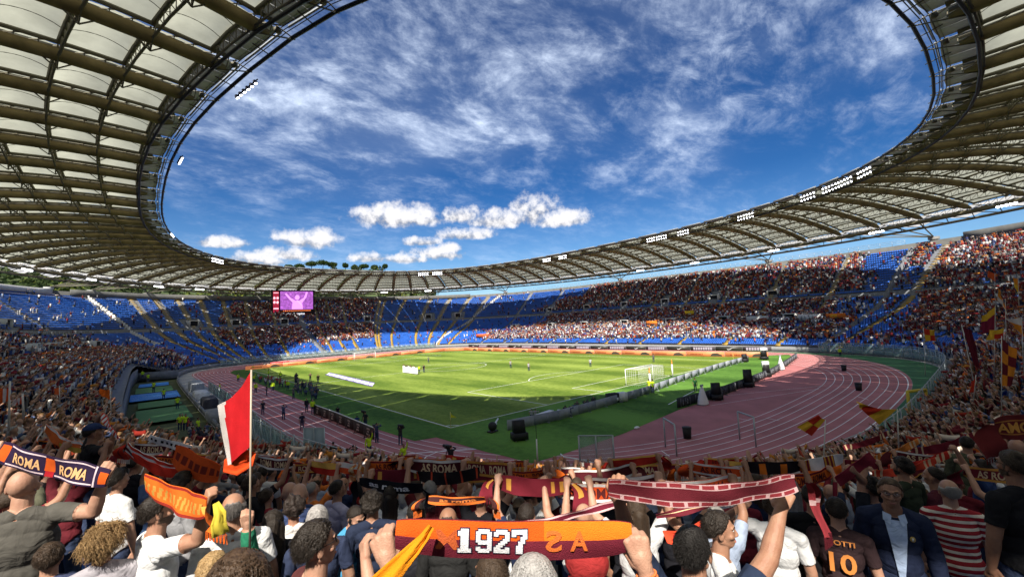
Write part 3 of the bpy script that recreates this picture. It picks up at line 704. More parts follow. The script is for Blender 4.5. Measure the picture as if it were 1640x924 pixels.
for u_, nm in [(35, 'small lit lamps on the outer roof ring above the empty upper left seats'), (138, 'small lit lamps on the outer ring over the corner of the left stand'), (250, 'small lit lamps on the outer ring above the empty far curve'), (320, 'small lit lamps on the outer ring above the far yellow aisles'), (615, 'lit lamps on the outer ring over the yellow gangway'), (685, 'lit lamps on the outer ring over the empty far blocks'), (1030, 'lit lamps on the outer ring over the middle of the long stand'), (1117, 'lit lamps on the outer ring beside a column of the long stand'), (1245, 'row of lamps on the outer ring above a column of the packed upper tier'), (1415, 'lamps on the outer ring where the long stand meets the right curve'), (1618, 'lit lamps on the outer ring over the right curve')]:
    c2 = []
    for kk in np.arange(0, NR, .25):
        u, v, z = pix(rp(kk, .985, -2.2))
        if z > 5 and 250 < v < 520: c2.append((kk, u, v))
    k = min(c2, key=lambda x: abs(x[1]-u_))[0]; c = rp(k, .95, -2.5); t = rp(k+.5, .95, -2.5)-rp(k-.5, .95, -2.5); t /= np.linalg.norm(t); root = empty('ring_lamp', tuple(c), 0, nm, 'lamp', 'lamps on the outer ring of the roof')
    mh = MB(); ml = MB(); f = (CAM-c)/np.linalg.norm(CAM-c)*.6+np.array([0, 0, -.5]); f /= np.linalg.norm(f)
    for i in range(5): p = t*(i-2)*.7; mh.cyl(p-f*.25, p, .14, .3, 8); ml = MB(); ml.cyl(p+f*.005, p+f*.05, .27, .27, 8); ml.build('lamp', fl_lit, root)
    mh.beam(t*-1.8+np.array([0, 0, .3]), t*1.8+np.array([0, 0, .3]), .07); mh.build('housing', fl_house, root)
# ------------------------------------------------------------------ seats
seat_m = mat('seat_blue', (.03, .15, .62), .42, var=.22, vscale=.35, spec=.35)
def seat_tpl():
    w = .44; P = [(0.02, .38), (0.0, .43), (.36, .40), (.42, .78), (.46, .78)]          # profile in (back, z)
    V = []; F = []
    for x in (-w/2, w/2): V += [(x, y, z) for y, z in P]
    for i in range(4): F.append((i, i+5, i+6, i+1))
    F.append((0, 1, 2, 3, 4)); F.append((9, 8, 7, 6, 5)); F.append((4, 9, 5, 0))
    return np.array(V), F
def tile(V, F, pos, yaw, scale=None, colours=None):
    """many copies of a small mesh joined; yaw: angle of the +Y axis' normal"""
    n, k = len(pos), len(V); ca, sa = np.cos(yaw)[:, None], np.sin(yaw)[:, None]; sc = 1 if scale is None else scale[:, None]
    X = (V[None, :, 0]*ca-V[None, :, 1]*sa)*sc+pos[:, 0:1]; Y = (V[None, :, 0]*sa+V[None, :, 1]*ca)*sc+pos[:, 1:2]; Z = V[None, :, 2]*sc+pos[:, 2:3]
    VV = np.stack([X, Y, Z], -1).reshape(-1, 3); off = (np.arange(n)*k)[:, None]
    sizes = sorted({len(f) for f in F}); 
    fl = []
    for s_ in sizes: f = np.array([f for f in F if len(f) == s_]); fl.append((off[:, None]+f[None]).reshape(-1, s_))
    return VV, fl
def join_sizes(name, V, fl, mats, col=None, smooth=False):
    me = bpy.data.meshes.new(name); V = np.asarray(V, np.float32); loops = np.concatenate([f.ravel() for f in fl]).astype(np.int32)
    tot = np.concatenate([np.full(len(f), f.shape[1], np.int32) for f in fl]); st = np.r_[0, np.cumsum(tot)[:-1]].astype(np.int32)
    me.vertices.add(len(V)); me.vertices.foreach_set('co', V.ravel()); me.loops.add(len(loops)); me.loops.foreach_set('vertex_index', loops)
    me.polygons.add(len(tot)); me.polygons.foreach_set('loop_start', st); me.polygons.foreach_set('loop_total', tot)
    if smooth: me.polygons.foreach_set('use_smooth', np.ones(len(tot), bool))
    for m_ in mats: me.materials.append(m_)
    me.update(calc_edges=True)
    if col is not None:
        a = me.color_attributes.new('col', 'FLOAT_COLOR', 'POINT'); c = np.ones((len(V), 4), np.float32); c[:, :3] = col; a.data.foreach_set('color', c.ravel())
    return me
def in_view(P, m=.10):
    d = P-CAM; z = d@cf; x = d@cr; y = d@cu; zz = np.maximum(z, .01)
    return (z > 0) & (np.abs(FPX*x/zz) < 820*(1+m)) & (FPX*y/zz > -462*(1+m)) & (FPX*y/zz < 462*(1+m))
VOMS = np.array(VOM)
def blocked(s, d):
    m = np.zeros(len(s), bool)
    for a in AISLES:
        w = (.62 if a[2] != 2 else 1.2)+(.0)
        fac = 1+d*.004
        m |= (np.abs(s-aisle_s(a, d))*1.0 < w/fac) & (d > a[3]-.4)
    for v in VOMS: m |= (np.abs(s-v[0]) < 1.6) & (d > v[1]-1.5) & (d < v[1]+3.4)
    m |= (d > 28.6) & (d < 29.7)
    m |= (s > PIT_S0-.5) & (s < PIT_S1+.5) & (d < PIT_D+.6)
    for st, sb, d0, d1 in DIV: m |= (np.abs(s-(sb+(st-sb)*d/43.)) < .5) & (d >= d0)
    return m
SEATS = []
for r in range(NROW):
    d = r*TREAD+.3; P, Nn = fs(np.arange(0, SL, .25)); Q = P+Nn*d; L_ = np.r_[0, np.cumsum(np.hypot(*np.diff(Q, axis=0).T))]; k = int(L_[-1]/.53)
    s_ = np.interp((np.arange(k)+.5)*.53, L_, np.arange(0, SL, .25)[:len(L_)]); SEATS.append(np.stack([s_, np.full(k, d), np.full(k, r)], 1))
SEATS = np.concatenate(SEATS); SEATS = SEATS[~blocked(SEATS[:, 0], SEATS[:, 1])]
SP, SN = fs(SEATS[:, 0]); SXYZ = np.concatenate([SP+SN*SEATS[:, 1:2], zrow(SEATS[:, 1])[:, None]], 1)
SYAW = np.arctan2(SN[:, 1], SN[:, 0])-math.pi/2        # +Y of a seat points up the stand; people face -Y of it
vis = in_view(SXYZ+np.array([0, 0, 1.])); SEATS, SXYZ, SYAW, SN = SEATS[vis], SXYZ[vis], SYAW[vis], SN[vis]
SDIST = np.linalg.norm(SXYZ-CAM, axis=1)
OCC = np.array([occ(s, d) for s, d in SEATS[:, :2]]); 
_clump = np.array([mnoise.noise(Vector((s*.9, d*.9, 9)))*.35 for s, d in SEATS[:, :2]])
TAKEN = rng.random(len(SEATS))+np.where(OCC < .9, _clump, 0) < OCC
free = ~TAKEN | (rng.random(len(SEATS)) < .25)
empty_near = np.where(~TAKEN)[0]; empty_near = empty_near[np.argsort(SDIST[empty_near])][:300]
keep = free.copy(); keep[empty_near] = False; keep &= SDIST > 6
sv, sf = seat_tpl(); VV, fl = tile(sv, sf, SXYZ[keep], SYAW[keep])
tag(link('stadium_seats', join_sizes('stadium_seats', VV, fl, [seat_m])), 'blue tip-up plastic seats in curved rows filling the empty blocks of the bowl', 'seats', None, 'stuff')
def seat_mesh():
    mb = MB(); prof = [(.02, .40), (.03, .44), (.12, .42), (.30, .41), (.38, .44), (.42, .60), (.45, .79), (.48, .79), (.45, .6), (.41, .41), (.3, .375), (.1, .385)]
    k = len(prof); V = [];
    for x in (-.22, .22): V += [(x, y, z) for y, z in prof]
    mb.add(V, [(i, i+k, (i+1) % k+k, (i+1) % k) for i in range(k)]+[tuple(range(k)), tuple(range(k, 2*k))[::-1]]); mb.beam((0, .42, 0), (0, .40, .40), .06, m=1); return mb
sme = seat_mesh(); sme = mesh_np('folding_chair', sme.v, sme.f, [seat_m, rail_m], sme.m)
for i in empty_near:
    sq, dq = SEATS[i, 0], SEATS[i, 1]
    o = link('folding_chair', sme, None, tuple(SXYZ[i]), float(SYAW[i])); o.rotation_euler = (0, 0, float(SYAW[i]))
    if sq > 340: lab, g = 'empty blue plastic seat in the low block at the far end of the left stand', 'empty blue seats at the low far end of the left stand'
    elif 70 < sq < 112: lab, g = 'empty blue plastic seat by the barrier at the far end of the right hand curve', 'empty blue seats beside the barrier of the right hand curve'
    else: lab, g = 'empty blue plastic seat between standing supporters in the near curve', 'empty blue seats among the near supporters'
    tag(o, lab, 'seat', g)

# ------------------------------------------------------------------ far crowd
crowd_m = mat('crowd_cloth', rough=.85, attr=True, spec=.1)
SHIRTS = np.array([(.16, .02, .025), (.10, .015, .02), (.20, .03, .03), (.30, .05, .03), (.015, .015, .02), (.02, .025, .05), (.03, .05, .14), (.62, .62, .62), (.70, .68, .64), (.25, .25, .26), (.50, .12, .03), (.52, .22, .05), (.08, .12, .24), (.12, .10, .08), (.30, .34, .42), (.05, .08, .05)])
SHW = np.array([17, 16, 6, 4, 13, 7, 5, 8, 6, 6, 3.5, 1.5, 4, 8, 4, 1.]); SHW /= SHW.sum()
SHW2 = np.array([6, 5, 3, 2, 13, 12, 10, 16, 12, 12, 2, .5, 10, 3, 14, 1.]); SHW2 /= SHW2.sum()
SKIN = np.array([(.40, .24, .17), (.33, .19, .13), (.46, .29, .21), (.26, .15, .10)]); HAIR = np.array([(.02, .014, .01), (.045, .028, .017), (.09, .05, .025), (.25, .24, .23), (.22, .13, .06)])
SCARF = np.array([(.24, .02, .03), (.62, .15, .02), (.55, .22, .04), (.30, .03, .02), (.7, .6, .5), (.14, .02, .03)])
def figure_tpl(arms):
    V = []; F = []; G = []
    def box(x0, x1, y0, y1, z0, z1, g, t=1.):
        b = len(V); cx_ = (x0+x1)/2
        for z, k in ((z0, t), (z1, 1.)):
            for x, y in ((x0, y0), (x1, y0), (x1, y1), (x0, y1)): V.append((cx_+(x-cx_)*k, y*k, z)); G.append(g)
        for i in range(4): F.append((b+i, b+(i+1) % 4, b+4+(i+1) % 4, b+4+i))
        F.append((b+4, b+5, b+6, b+7))
    box(-.16, .16, -.11, .11, .35, .86, 2)
    box(-.22, .22, -.12, .12, .82, 1.44, 0, .8)
    b = len(V)
    for p, g in (((0, -.02, 1.80), 3), ((.085, .02, 1.66), 3), ((0, .11, 1.68), 3), ((-.085, .02, 1.66), 3), ((0, -.11, 1.66), 1), ((0, 0, 1.42), 1)): V.append(p); G.append(g)
    for i in range(4): F.append((b, b+1+i, b+1+(i+1) % 4)); F.append((b+5, b+1+(i+1) % 4, b+1+i))
    if arms:
        for sg in (-1, 1):
            b = len(V); P0 = np.array((sg*.2, -.02, 1.4)); P1 = np.array((sg*(.34 if arms < 3 else .12), -.28, 1.86 if arms < 3 else 1.25))
            for p, r, g in ((P0, .055, 0), (P1, .04, 1)):
                for a in range(3): V.append(tuple(p+np.array([math.cos(a*2.09)*r, math.sin(a*2.09)*r, 0]))); G.append(g)
            for i in range(3): F.append((b+i, b+(i+1) % 3, b+3+(i+1) % 3, b+3+i))
            F.append((b+3, b+4, b+5))
        if arms == 2:
            b = len(V)
            for x in (-.42, .42):
                for y, z in ((-.30, 1.76), (-.26, 1.76), (-.26, 1.96), (-.30, 1.96)): V.append((x, y, z)); G.append(4)
            for i in range(4): F.append((b+i, b+4+i, b+4+(i+1) % 4, b+(i+1) % 4))
            F += [(b, b+1, b+2, b+3), (b+7, b+6, b+5, b+4)]
    return np.array(V), F, np.array(G)
def add_crowd(name, tpls, idx, wts, label, group=None):
    """one joined mesh for the seats in idx"""
    kinds = rng.choice(len(tpls), len(idx), p=np.array(wts)/sum(wts)); AV = []; AF = []; AC = []; base = 0
    for t, (V, F, G) in enumerate(tpls):
        ii = idx[kinds == t]
        if not len(ii): continue
        n = len(ii); pos = SXYZ[ii]+np.c_[SN[ii]*rng.normal(0, .05, (n, 1)), np.zeros(n)]; pos[:, :2] += rng.normal(0, .07, (n, 2)); yaw = SYAW[ii]+rng.normal(0, .32, n); sc = rng.normal(.985, .045, n)
        VV, fl = tile(V, F, pos, yaw, sc)
        sunny = (SEATS[ii, 0] > 115) & (SEATS[ii, 0] < 250) & (SEATS[ii, 1] < 22); cool = (SEATS[ii, 0] > 346) | (sunny & (rng.random(n) < .45)); sh = np.where(cool[:, None], SHIRTS[rng.choice(len(SHIRTS), n, p=SHW2)], SHIRTS[rng.choice(len(SHIRTS), n, p=SHW)])*rng.uniform(.6, 1.3, (n, 1))*(1+.7*np.array([nz(a_, b_, .22, 3) for a_, b_ in SEATS[ii, :2]])[:, None]); sk = SKIN[rng.integers(0, 4, n)]; tr = SHIRTS[rng.choice([4, 5, 6, 9, 13], n)]; hr = HAIR[rng.integers(0, 5, n)]; sf_ = SCARF[rng.integers(0, 6, n)]  # sunlight on the lower right tier is painted in as paler shirts
        C = np.stack([sh, sk, tr, hr, sf_], 1)[:, G]; AV.append(VV); AC.append(C.reshape(-1, 3)); AF += [f+base for f in fl]; base += len(VV)
    o = link(name, join_sizes(name, np.concatenate(AV), AF, [crowd_m], np.concatenate(AC), True)); tag(o, label, 'crowd', group, 'stuff'); return o
taken = np.where(TAKEN)[0]
FAR = taken[SDIST[taken] > 52]
add_crowd('crowd', [figure_tpl(0), figure_tpl(1), figure_tpl(2), figure_tpl(3)], FAR, [45, 20, 17, 18], 'dense crowd of distant supporters in dark red, black and white filling the far stands')
print('far', len(FAR), 'mid', len(taken)-len(FAR), 'seats', keep.sum())
# ------------------------------------------------------------------ people
skin_m = None
def skin_mat():
    m = bpy.data.materials.new('skin'); m.use_nodes = True; nt = m.node_tree; N = nt.nodes; L = nt.links; b = N['Principled BSDF']; b.inputs['Roughness'].default_value = .52; b.inputs['Specular IOR Level'].default_value = .35
    try: b.inputs['Subsurface Weight'].default_value = .0
    except Exception: pass
    oi = N.new('ShaderNodeObjectInfo'); cr = N.new('ShaderNodeValToRGB'); L.new(oi.outputs['Random'], cr.inputs[0]); e = cr.color_ramp.elements; e[0].color = (.25, .135, .085, 1); e[1].color = (.43, .26, .185, 1); q = e.new(.5); q.color = (.34, .19, .125, 1)
    tc = N.new('ShaderNodeTexCoord'); t = N.new('ShaderNodeTexNoise'); t.inputs['Scale'].default_value = 22; t.inputs['Detail'].default_value = 5; L.new(tc.outputs['Object'], t.inputs['Vector'])
    mr = N.new('ShaderNodeMapRange'); L.new(t.outputs[0], mr.inputs[0]); mr.inputs[1].default_value = .3; mr.inputs[2].default_value = .7; mr.inputs[3].default_value = 0; mr.inputs[4].default_value = 1
    mx = N.new('ShaderNodeMix'); mx.data_type = 'RGBA'; mx.blend_type = 'MULTIPLY'; mx.inputs[0].default_value = 1; L.new(cr.outputs[0], mx.inputs[6])
    c2 = N.new('ShaderNodeValToRGB'); L.new(mr.outputs[0], c2.inputs[0]); c2.color_ramp.elements[0].color = (.93, .80, .76, 1); c2.color_ramp.elements[1].color = (1.08, 1.06, 1.04, 1); L.new(c2.outputs[0], mx.inputs[7]); L.new(mx.outputs[2], b.inputs['Base Color'])
    t2 = N.new('ShaderNodeTexNoise'); t2.inputs['Scale'].default_value = 160; L.new(tc.outputs['Object'], t2.inputs['Vector']); bp = N.new('ShaderNodeBump'); bp.inputs['Strength'].default_value = .45; bp.inputs['Distance'].default_value = .005; L.new(t2.outputs[0], bp.inputs['Height']); L.new(bp.outputs[0], b.inputs['Normal'])
    return m
skin_m = skin_mat()
def cloth_mat(name, color=None, stripes=None, objcol=False, fold=.9):
    m = bpy.data.materials.new(name); m.use_nodes = True; nt = m.node_tree; N = nt.nodes; L = nt.links; b = N['Principled BSDF']; b.inputs['Roughness'].default_value = .88; b.inputs['Specular IOR Level'].default_value = .12
    tc = N.new('ShaderNodeTexCoord'); src = None
    if objcol: oi = N.new('ShaderNodeObjectInfo'); src = oi.outputs['Color']
    if stripes:
        base, st, period, frac = stripes; sx = N.new('ShaderNodeSeparateXYZ'); L.new(tc.outputs['Object'], sx.inputs[0])
        q = N.new('ShaderNodeMath'); q.operation = 'MULTIPLY'; L.new(sx.outputs[2], q.inputs[0]); q.inputs[1].default_value = 1/period
        f = N.new('ShaderNodeMath'); f.operation = 'FRACT'; L.new(q.outputs[0], f.inputs[0]); g = N.new('ShaderNodeMath'); g.operation = 'LESS_THAN'; L.new(f.outputs[0], g.inputs[0]); g.inputs[1].default_value = frac
        mx = N.new('ShaderNodeMix'); mx.data_type = 'RGBA'; L.new(g.outputs[0], mx.inputs[0]); mx.inputs[6].default_value = (*base, 1); mx.inputs[7].default_value = (*st, 1); src = mx.outputs[2]
    t = N.new('ShaderNodeTexNoise'); t.inputs['Scale'].default_value = 7; t.inputs['Detail'].default_value = 4; t.inputs['Distortion'].default_value = .8; L.new(tc.outputs['Object'], t.inputs['Vector'])
    bp = N.new('ShaderNodeBump'); bp.inputs['Strength'].default_value = fold; bp.inputs['Distance'].default_value = .035; L.new(t.outputs[0], bp.inputs['Height']); L.new(bp.outputs[0], b.inputs['Normal'])
    mr = N.new('ShaderNodeMapRange'); t2 = N.new('ShaderNodeTexNoise'); t2.inputs['Scale'].default_value = 14; t2.inputs['Detail'].default_value = 6; L.new(tc.outputs['Object'], t2.inputs['Vector']); L.new(t2.outputs[0], mr.inputs[0]); mr.inputs[1].default_value = .3; mr.inputs[2].default_value = .7; mr.inputs[3].default_value = .86; mr.inputs[4].default_value = 1.1
    mm = N.new('ShaderNodeMix'); mm.data_type = 'RGBA'; mm.blend_type = 'MULTIPLY'; mm.inputs[0].default_value = 1
    if src: L.new(src, mm.inputs[6])
    else: mm.inputs[6].default_value = (*color, 1)
    L.new(mr.outputs[0], mm.inputs[7]); L.new(mm.outputs[2], b.inputs['Base Color'])
    return m
shirt_obj = cloth_mat('shirt_cloth', objcol=True)
jeans_m = cloth_mat('jeans', (.035, .05, .10)); shoe_m = mat('shoe', (.05, .05, .05), .6)
hair_obj = mat('hair', rough=.5, objcol=True, bump=.5, bscale=120, spec=.3, var=.25, vscale=40)

def unit(v): v = np.array(v, float); return v/(np.linalg.norm(v)+1e-9)
def rotm(yaw, pitch, roll=0.):
    cy_, sy_ = math.cos(yaw), math.sin(yaw); cp, sp = math.cos(pitch), math.sin(pitch); c2, s2 = math.cos(roll), math.sin(roll)
    return np.array([[cy_, -sy_, 0], [sy_, cy_, 0], [0, 0, 1]])@np.array([[1, 0, 0], [0, cp, -sp], [0, sp, cp]])@np.array([[c2, 0, s2], [0, 1, 0], [-s2, 0, c2]])
def body_prims(pose):
    """list of (kind, label, t0, t1, a, b, ra, rb); +Y is forward, z = 0 the floor"""
    P = []; g = pose.get('girth', 1.); lean = pose.get('lean', 0.); sd = pose.get('female', False)
    def cap(l, a, b, ra, rb): P.append(('c', l, np.array(a, float), np.array(b, float), ra, rb))
    def ell(l, c, r, R=None): P.append(('e', l, np.array(c, float), np.array(r, float), np.eye(3) if R is None else R, 0))
    ly = lambda z: lean*max(0, z-.95)
    ell('pel', (0, -.01, .94), (.168*g, .125*g, .13)); ell('tor', (0, .012*g+ly(1.08), 1.08), (.152*g, .115*g, .17)); ell('tor', (0, ly(1.26), 1.26), (.172*g, .122*g, .18)); ell('tor', (0, -.012+ly(1.37), 1.37), (.186 if not sd else .165, .098, .095))
    if sd:
        for sg in (-1, 1): ell('tor', (sg*.07, .085+ly(1.25), 1.25), (.07, .065, .075))
    sh = .187 if not sd else .165; N0_ = np.array((0, -.012+ly(1.45), 1.43))
    for sg in (-1, 1): cap('tor', (sg*.03, -.03+ly(1.45), 1.465), (sg*(sh-.01), -.01+ly(1.42), 1.415), .05, .056)
    hy, hp, hr = pose.get('head', (0, 0, 0)); R = rotm(hy, hp, hr); piv = np.array((0, ly(1.5), 1.50)); Hh = lambda p: piv+R@(np.array(p, float)-np.array((0, 0, 1.50)))
    cap('neck', N0_, Hh((0, .005, 1.575)), .062*(.9 if sd else 1), .056*(.88 if sd else 1))
    def he(c, r, l='head'): ell(l, Hh(c), r, R)
    def hc(a, b, ra, rb, l='head'): cap(l, Hh(a), Hh(b), ra, rb)
    he((0, -.004, 1.675), (.076, .095, .090)); he((0, .03, 1.645), (.066, .068, .088)); he((0, .038, 1.60), (.052, .055, .055)); hc((0, .062, 1.562), (0, .068, 1.572), .026, .027)
    for sg in (-1, 1):
        hc((sg*.05, .0, 1.60), (sg*.018, .062, 1.566), .020, .020); he((sg*.079, -.004, 1.642), (.010, .020, .032)); hc((sg*.052, .06, 1.632), (sg*.03, .078, 1.622), .018, .016)
        hc((sg*.012, .094, 1.682), (sg*.048, .078, 1.686), .0095, .008)
    hc((0, .094, 1.668), (0, .113, 1.628), .008, .0125); he((.011, .103, 1.622), (.009, .010, .008)); he((-.011, .103, 1.622), (.009, .010, .008)); hc((-.02, .088, 1.591), (.02, .088, 1.591), .008, .008); hc((-.016, .087, 1.58), (.016, .087, 1.58), .008, .008)
    head = (Hh, R)
    st = pose.get('stance', .1)
    for sg in (-1, 1):
        cap('leg', (sg*.09, 0, .90), (sg*(st+.005), .02, .50), .092*g, .064); cap('leg', (sg*(st+.005), .02, .50), (sg*(st+.02), -.02, .09), .062, .043); ell('leg', (sg*(st+.012), -.012, .36), (.054, .058, .11))
        cap('foot', (sg*(st+.02), -.03, .05), (sg*(st+.045), .15, .035), .045, .036)
    grips = []
    for sg, key in ((-1, 'L'), (1, 'R')):
        a = pose.get(key, {'w': (sg*.26, .02, .86)}); S = np.array((sg*sh, -.01+ly(1.41), 1.41)); Wt = np.array(a['w'], float)
        if Wt[2] > 1.55: S = S+np.array((-sg*.012, 0, .03))
        L1, L2 = .285, .25; dv = Wt-S; D = np.linalg.norm(dv)
        if D > L1+L2-.004: Wt = S+dv/D*(L1+L2-.004); dv = Wt-S; D = np.linalg.norm(dv)
        aa = (L1*L1-L2*L2+D*D)/(2*D); h = math.sqrt(max(0, L1*L1-aa*aa)); hint = np.array(a.get('e', (sg*1., -.2, -.5)), float); u = dv/D; hint -= u*(hint@u); hint = unit(hint); E = S+u*aa+hint*h
        ak = pose.get('armk', 1.)
        cap('ua%d' % sg, S, E, .056*ak, .044*ak); ell('ua%d' % sg, S+(E-S)*.45, (.05*ak, .05*ak, .05*ak)); mid = E+(Wt-E)*.3; cap('fa%d' % sg, E, mid, .042*ak, .043*ak); cap('fb%d' % sg, mid, Wt, .043*ak, .027*ak)
        f = unit(a.get('f', Wt-E)); nrm = np.array(a.get('n', (0, 1, 0)), float); nrm -= f*(nrm@f); nrm = unit(nrm); s = np.array(a.get('s', (-sg, 0, 0)), float); s -= f*(s@f)+nrm*(s@nrm); s = unit(s)
        k = a.get('hs', 1.); cur = {'fist': (72, 160, 225), 'relax': (22, 50, 70), 'open': (4, 8, 10), 'hold': (45, 95, 130), 'point': (5, 10, 12)}[a.get('g', 'relax')]
        hl = 'ha%d' % sg
        cap(hl, Wt, Wt+f*.035*k, .027*k, .024*k)
        for j, (off, kl) in enumerate(((.031, .088), (.0105, .092), (-.0105, .088), (-.030, .079))):
            K = Wt+f*kl*k+s*off*k; cap(hl, Wt+f*.025*k+s*off*.55*k, K, .017*k, .0125*k); cap(hl, Wt+f*.025*k+s*off*.55*k+nrm*.008, Wt+f*.07*k+s*off*k+nrm*.008, .015*k, .0115*k); p = K; ln = (.043, .047, .043, .034)[j]
            for q, (c, fr) in enumerate(zip(cur, (1, .62, .48))):
                if a.get('g') == 'point' and j > 0: c = (80, 165, 225)[q]
                c = math.radians(c+j*3); d = f*math.cos(c)+nrm*math.sin(c)+s*(.07-.045*j)*(1 if cur[0] < 40 else 0); e = p+d*ln*fr*k; cap(hl, p, e, (.0108-.0009*q)*k, (.0100-.0009*q)*k); p = e
        B = Wt+f*.022*k+s*.024*k+nrm*.01*k; cl = cur[0] > 40; d1 = unit(f*.62+s*.62+nrm*.45) if not cl else unit(f*.55+s*.35+nrm*.75); e1 = B+d1*.042*k; d2 = unit(f*.85+s*.35+nrm*.3) if not cl else unit(f*.35-s*.35+nrm*.75); e2 = e1+d2*.032*k; d3 = d2 if not cl else unit(-s*.9+nrm*.25+f*.2); e3 = e2+d3*.024*k
        cap(hl, B-f*.01, e1, .017*k, .0135*k); cap(hl, e1, e2, .0132*k, .0118*k); cap(hl, e2, e3, .0115*k, .0095*k)
        grips.append(Wt+f*.075*k+nrm*.025*k)
    return P, head, grips
def remesh(P, vox, smooth=3, name='tmp'):
    mb = MB(); n = 14 if vox < .012 else 8
    for p in P:
        if p[0] == 'c':
            a, b, ra, rb_ = p[2:6]; L_ = np.linalg.norm(b-a); u = unit(b-a) if L_ > 1e-6 else np.array((0, 0, 1.)); pts = []; rr = []
            for t in (-1., -.8, -.4, 0): pts.append(a+u*ra*t); rr.append(ra*math.sqrt(max(0, 1-t*t))+1e-4)
            for t in (0, .4, .8, 1.): pts.append(b+u*rb_*t); rr.append(rb_*math.sqrt(max(0, 1-t*t))+1e-4)
            if L_ < 1e-4: pts.pop(3); rr.pop(3)
            # constant frame along the straight capsule
            up = np.array((0, 0, 1.)) if abs(u[2]) < .9 else np.array((1., 0, 0)); x = unit(np.cross(u, up)); y = np.cross(x, u); V = []; k = len(pts)
            for q, r in zip(pts, rr):
                for j in range(n): t = 2*math.pi*j/n; V.append(q+r*(x*math.cos(t)+y*math.sin(t)))
            F = [(i*n+j, i*n+(j+1) % n, (i+1)*n+(j+1) % n, (i+1)*n+j) for i in range(k-1) for j in range(n)]+[tuple(range(n))[::-1], tuple(range((k-1)*n, k*n))]
            mb.add(V, F)
        else: mb.ball(p[2], tuple(p[3]), 20 if vox < .012 else 12, 14 if vox < .012 else 9, R=p[4])
    o = link(name, mesh_np(name, mb.v, mb.f)); m = o.modifiers.new('r', 'REMESH'); m.mode = 'VOXEL'; m.voxel_size = vox; m.adaptivity = 0
    if smooth: s = o.modifiers.new('s', 'SMOOTH'); s.factor = .5; s.iterations = smooth
    dg = bpy.context.evaluated_depsgraph_get(); me = bpy.data.meshes.new_from_object(o.evaluated_get(dg)); old = o.data; bpy.data.objects.remove(o); bpy.data.meshes.remove(old)
    V = np.zeros(len(me.vertices)*3); me.vertices.foreach_get('co', V); V = V.reshape(-1, 3); Nn = np.zeros(len(V)*3); me.vertices.foreach_get('normal', Nn); Nn = Nn.reshape(-1, 3)
    F = np.zeros(len(me.polygons)*4, np.int32); me.polygons.foreach_get('vertices', F); F = F.reshape(-1, 4); bpy.data.meshes.remove(me)
    return V, Nn, F
def classify(V, P):
    best = np.full(len(V), 9e9); lab = np.zeros(len(V), int); T = np.zeros(len(V)); labs = []
    for p in P:
        if p[1] not in labs: labs.append(p[1])
        li = labs.index(p[1])
        if p[0] == 'c':
            a, b, ra, rb_ = p[2:6]; ab = b-a; L2 = ab@ab+1e-9; t = np.clip(((V-a)@ab)/L2, 0, 1); d = np.linalg.norm(V-a-t[:, None]*ab, axis=1)-(ra+(rb_-ra)*t)
        else:
            q = (V-p[2])@p[4]; e = q/p[3]; ln = np.linalg.norm(e, axis=1)+1e-9; d = (ln-1)*np.linalg.norm(q, axis=1)/ln; t = np.zeros(len(V))
            if p[1].startswith('ua'): t = np.full(len(V), -1.); 
        m = d < best
        best[m] = d[m]; lab[m] = li; T[m] = t[m]
    return np.array(labs, object)[lab], T
def vnoise(V, f, o=0.): return np.array([mnoise.noise(Vector((v[0]*f+o, v[1]*f, v[2]*f))) for v in V])
def make_body(pose, vox=.014, smooth=3, sleeve='short', wrinkle=.006, tail=0.0, shorts=False):
    """returns dict of numpy meshes: body (V, F, material index), scalp frame"""
    P, head, grips = body_prims(pose); V, Nn, F = remesh(P, vox, smooth); lab, T = classify(V, P)
    uaP = {p[1]: p for p in P if p[0] == 'c' and p[1].startswith('ua')}
    for sg in ('ua-1', 'ua1'):                     # true position along the upper arm
        m = lab == sg; p = uaP[sg]; ab = p[3]-p[2]; T[m] = np.clip(((V[m]-p[2])@ab)/(ab@ab), 0, 1)
    thr = {'short': .68}.get(sleeve)
    if thr:
        for sg in ('ua-1', 'ua1'):
            p = uaP[sg]; ab = p[3]-p[2]; L_ = np.linalg.norm(ab); m = (lab == sg) & (np.abs(T-thr)*L_ < .7*vox); V = V.copy(); V[m] += ab*(thr-T[m])[:, None]; T[m] = thr-1e-4
    mi = np.zeros(len(V), int); tor = (lab == 'tor') | ((lab == 'neck') & (V[:, 2] < 1.445)) | ((lab == 'pel') & (V[:, 2] > .86-tail))
    ua = (lab == 'ua-1') | (lab == 'ua1'); 
    sl = {'short': ua & (T < .68), 'long': ua | (lab == 'fa-1') | (lab == 'fa1') | (((lab == 'fb-1') | (lab == 'fb1')) & (T < .93)), 'roll': ua | (((lab == 'fa-1') | (lab == 'fa1')) & (T < .8)), 'none': ua & (T < .05)}[sleeve]
    top = tor | sl; mi[top] = 1; leg = ((lab == 'leg') | (lab == 'pel')) & ~top; mi[leg] = 2; mi[lab == 'foot'] = 3
    inf = np.zeros(len(V)); hem = np.clip((1.15-V[:, 2])/.3, 0, 1); inf[tor] = (.008+.016*hem)[tor]; inf[sl] = .012
    if wrinkle: w = vnoise(V[top], 9.)*1.+vnoise(V[top], 22., 3)*.5; inf[top] += w*wrinkle
    inf[leg] = .008
    if pose.get('flare'): inf[top] += pose['flare']
    V2 = V+Nn*inf[:, None]; fm = mi[F]; fmi = fm.min(1); fmi = np.where((fm == 3).any(1) & (fm == 2).any(1), 3, fmi)
    return dict(V=V2, F=F, mi=fmi, lab=lab, N=Nn, V0=V, head=head, grips=grips, vox=vox)
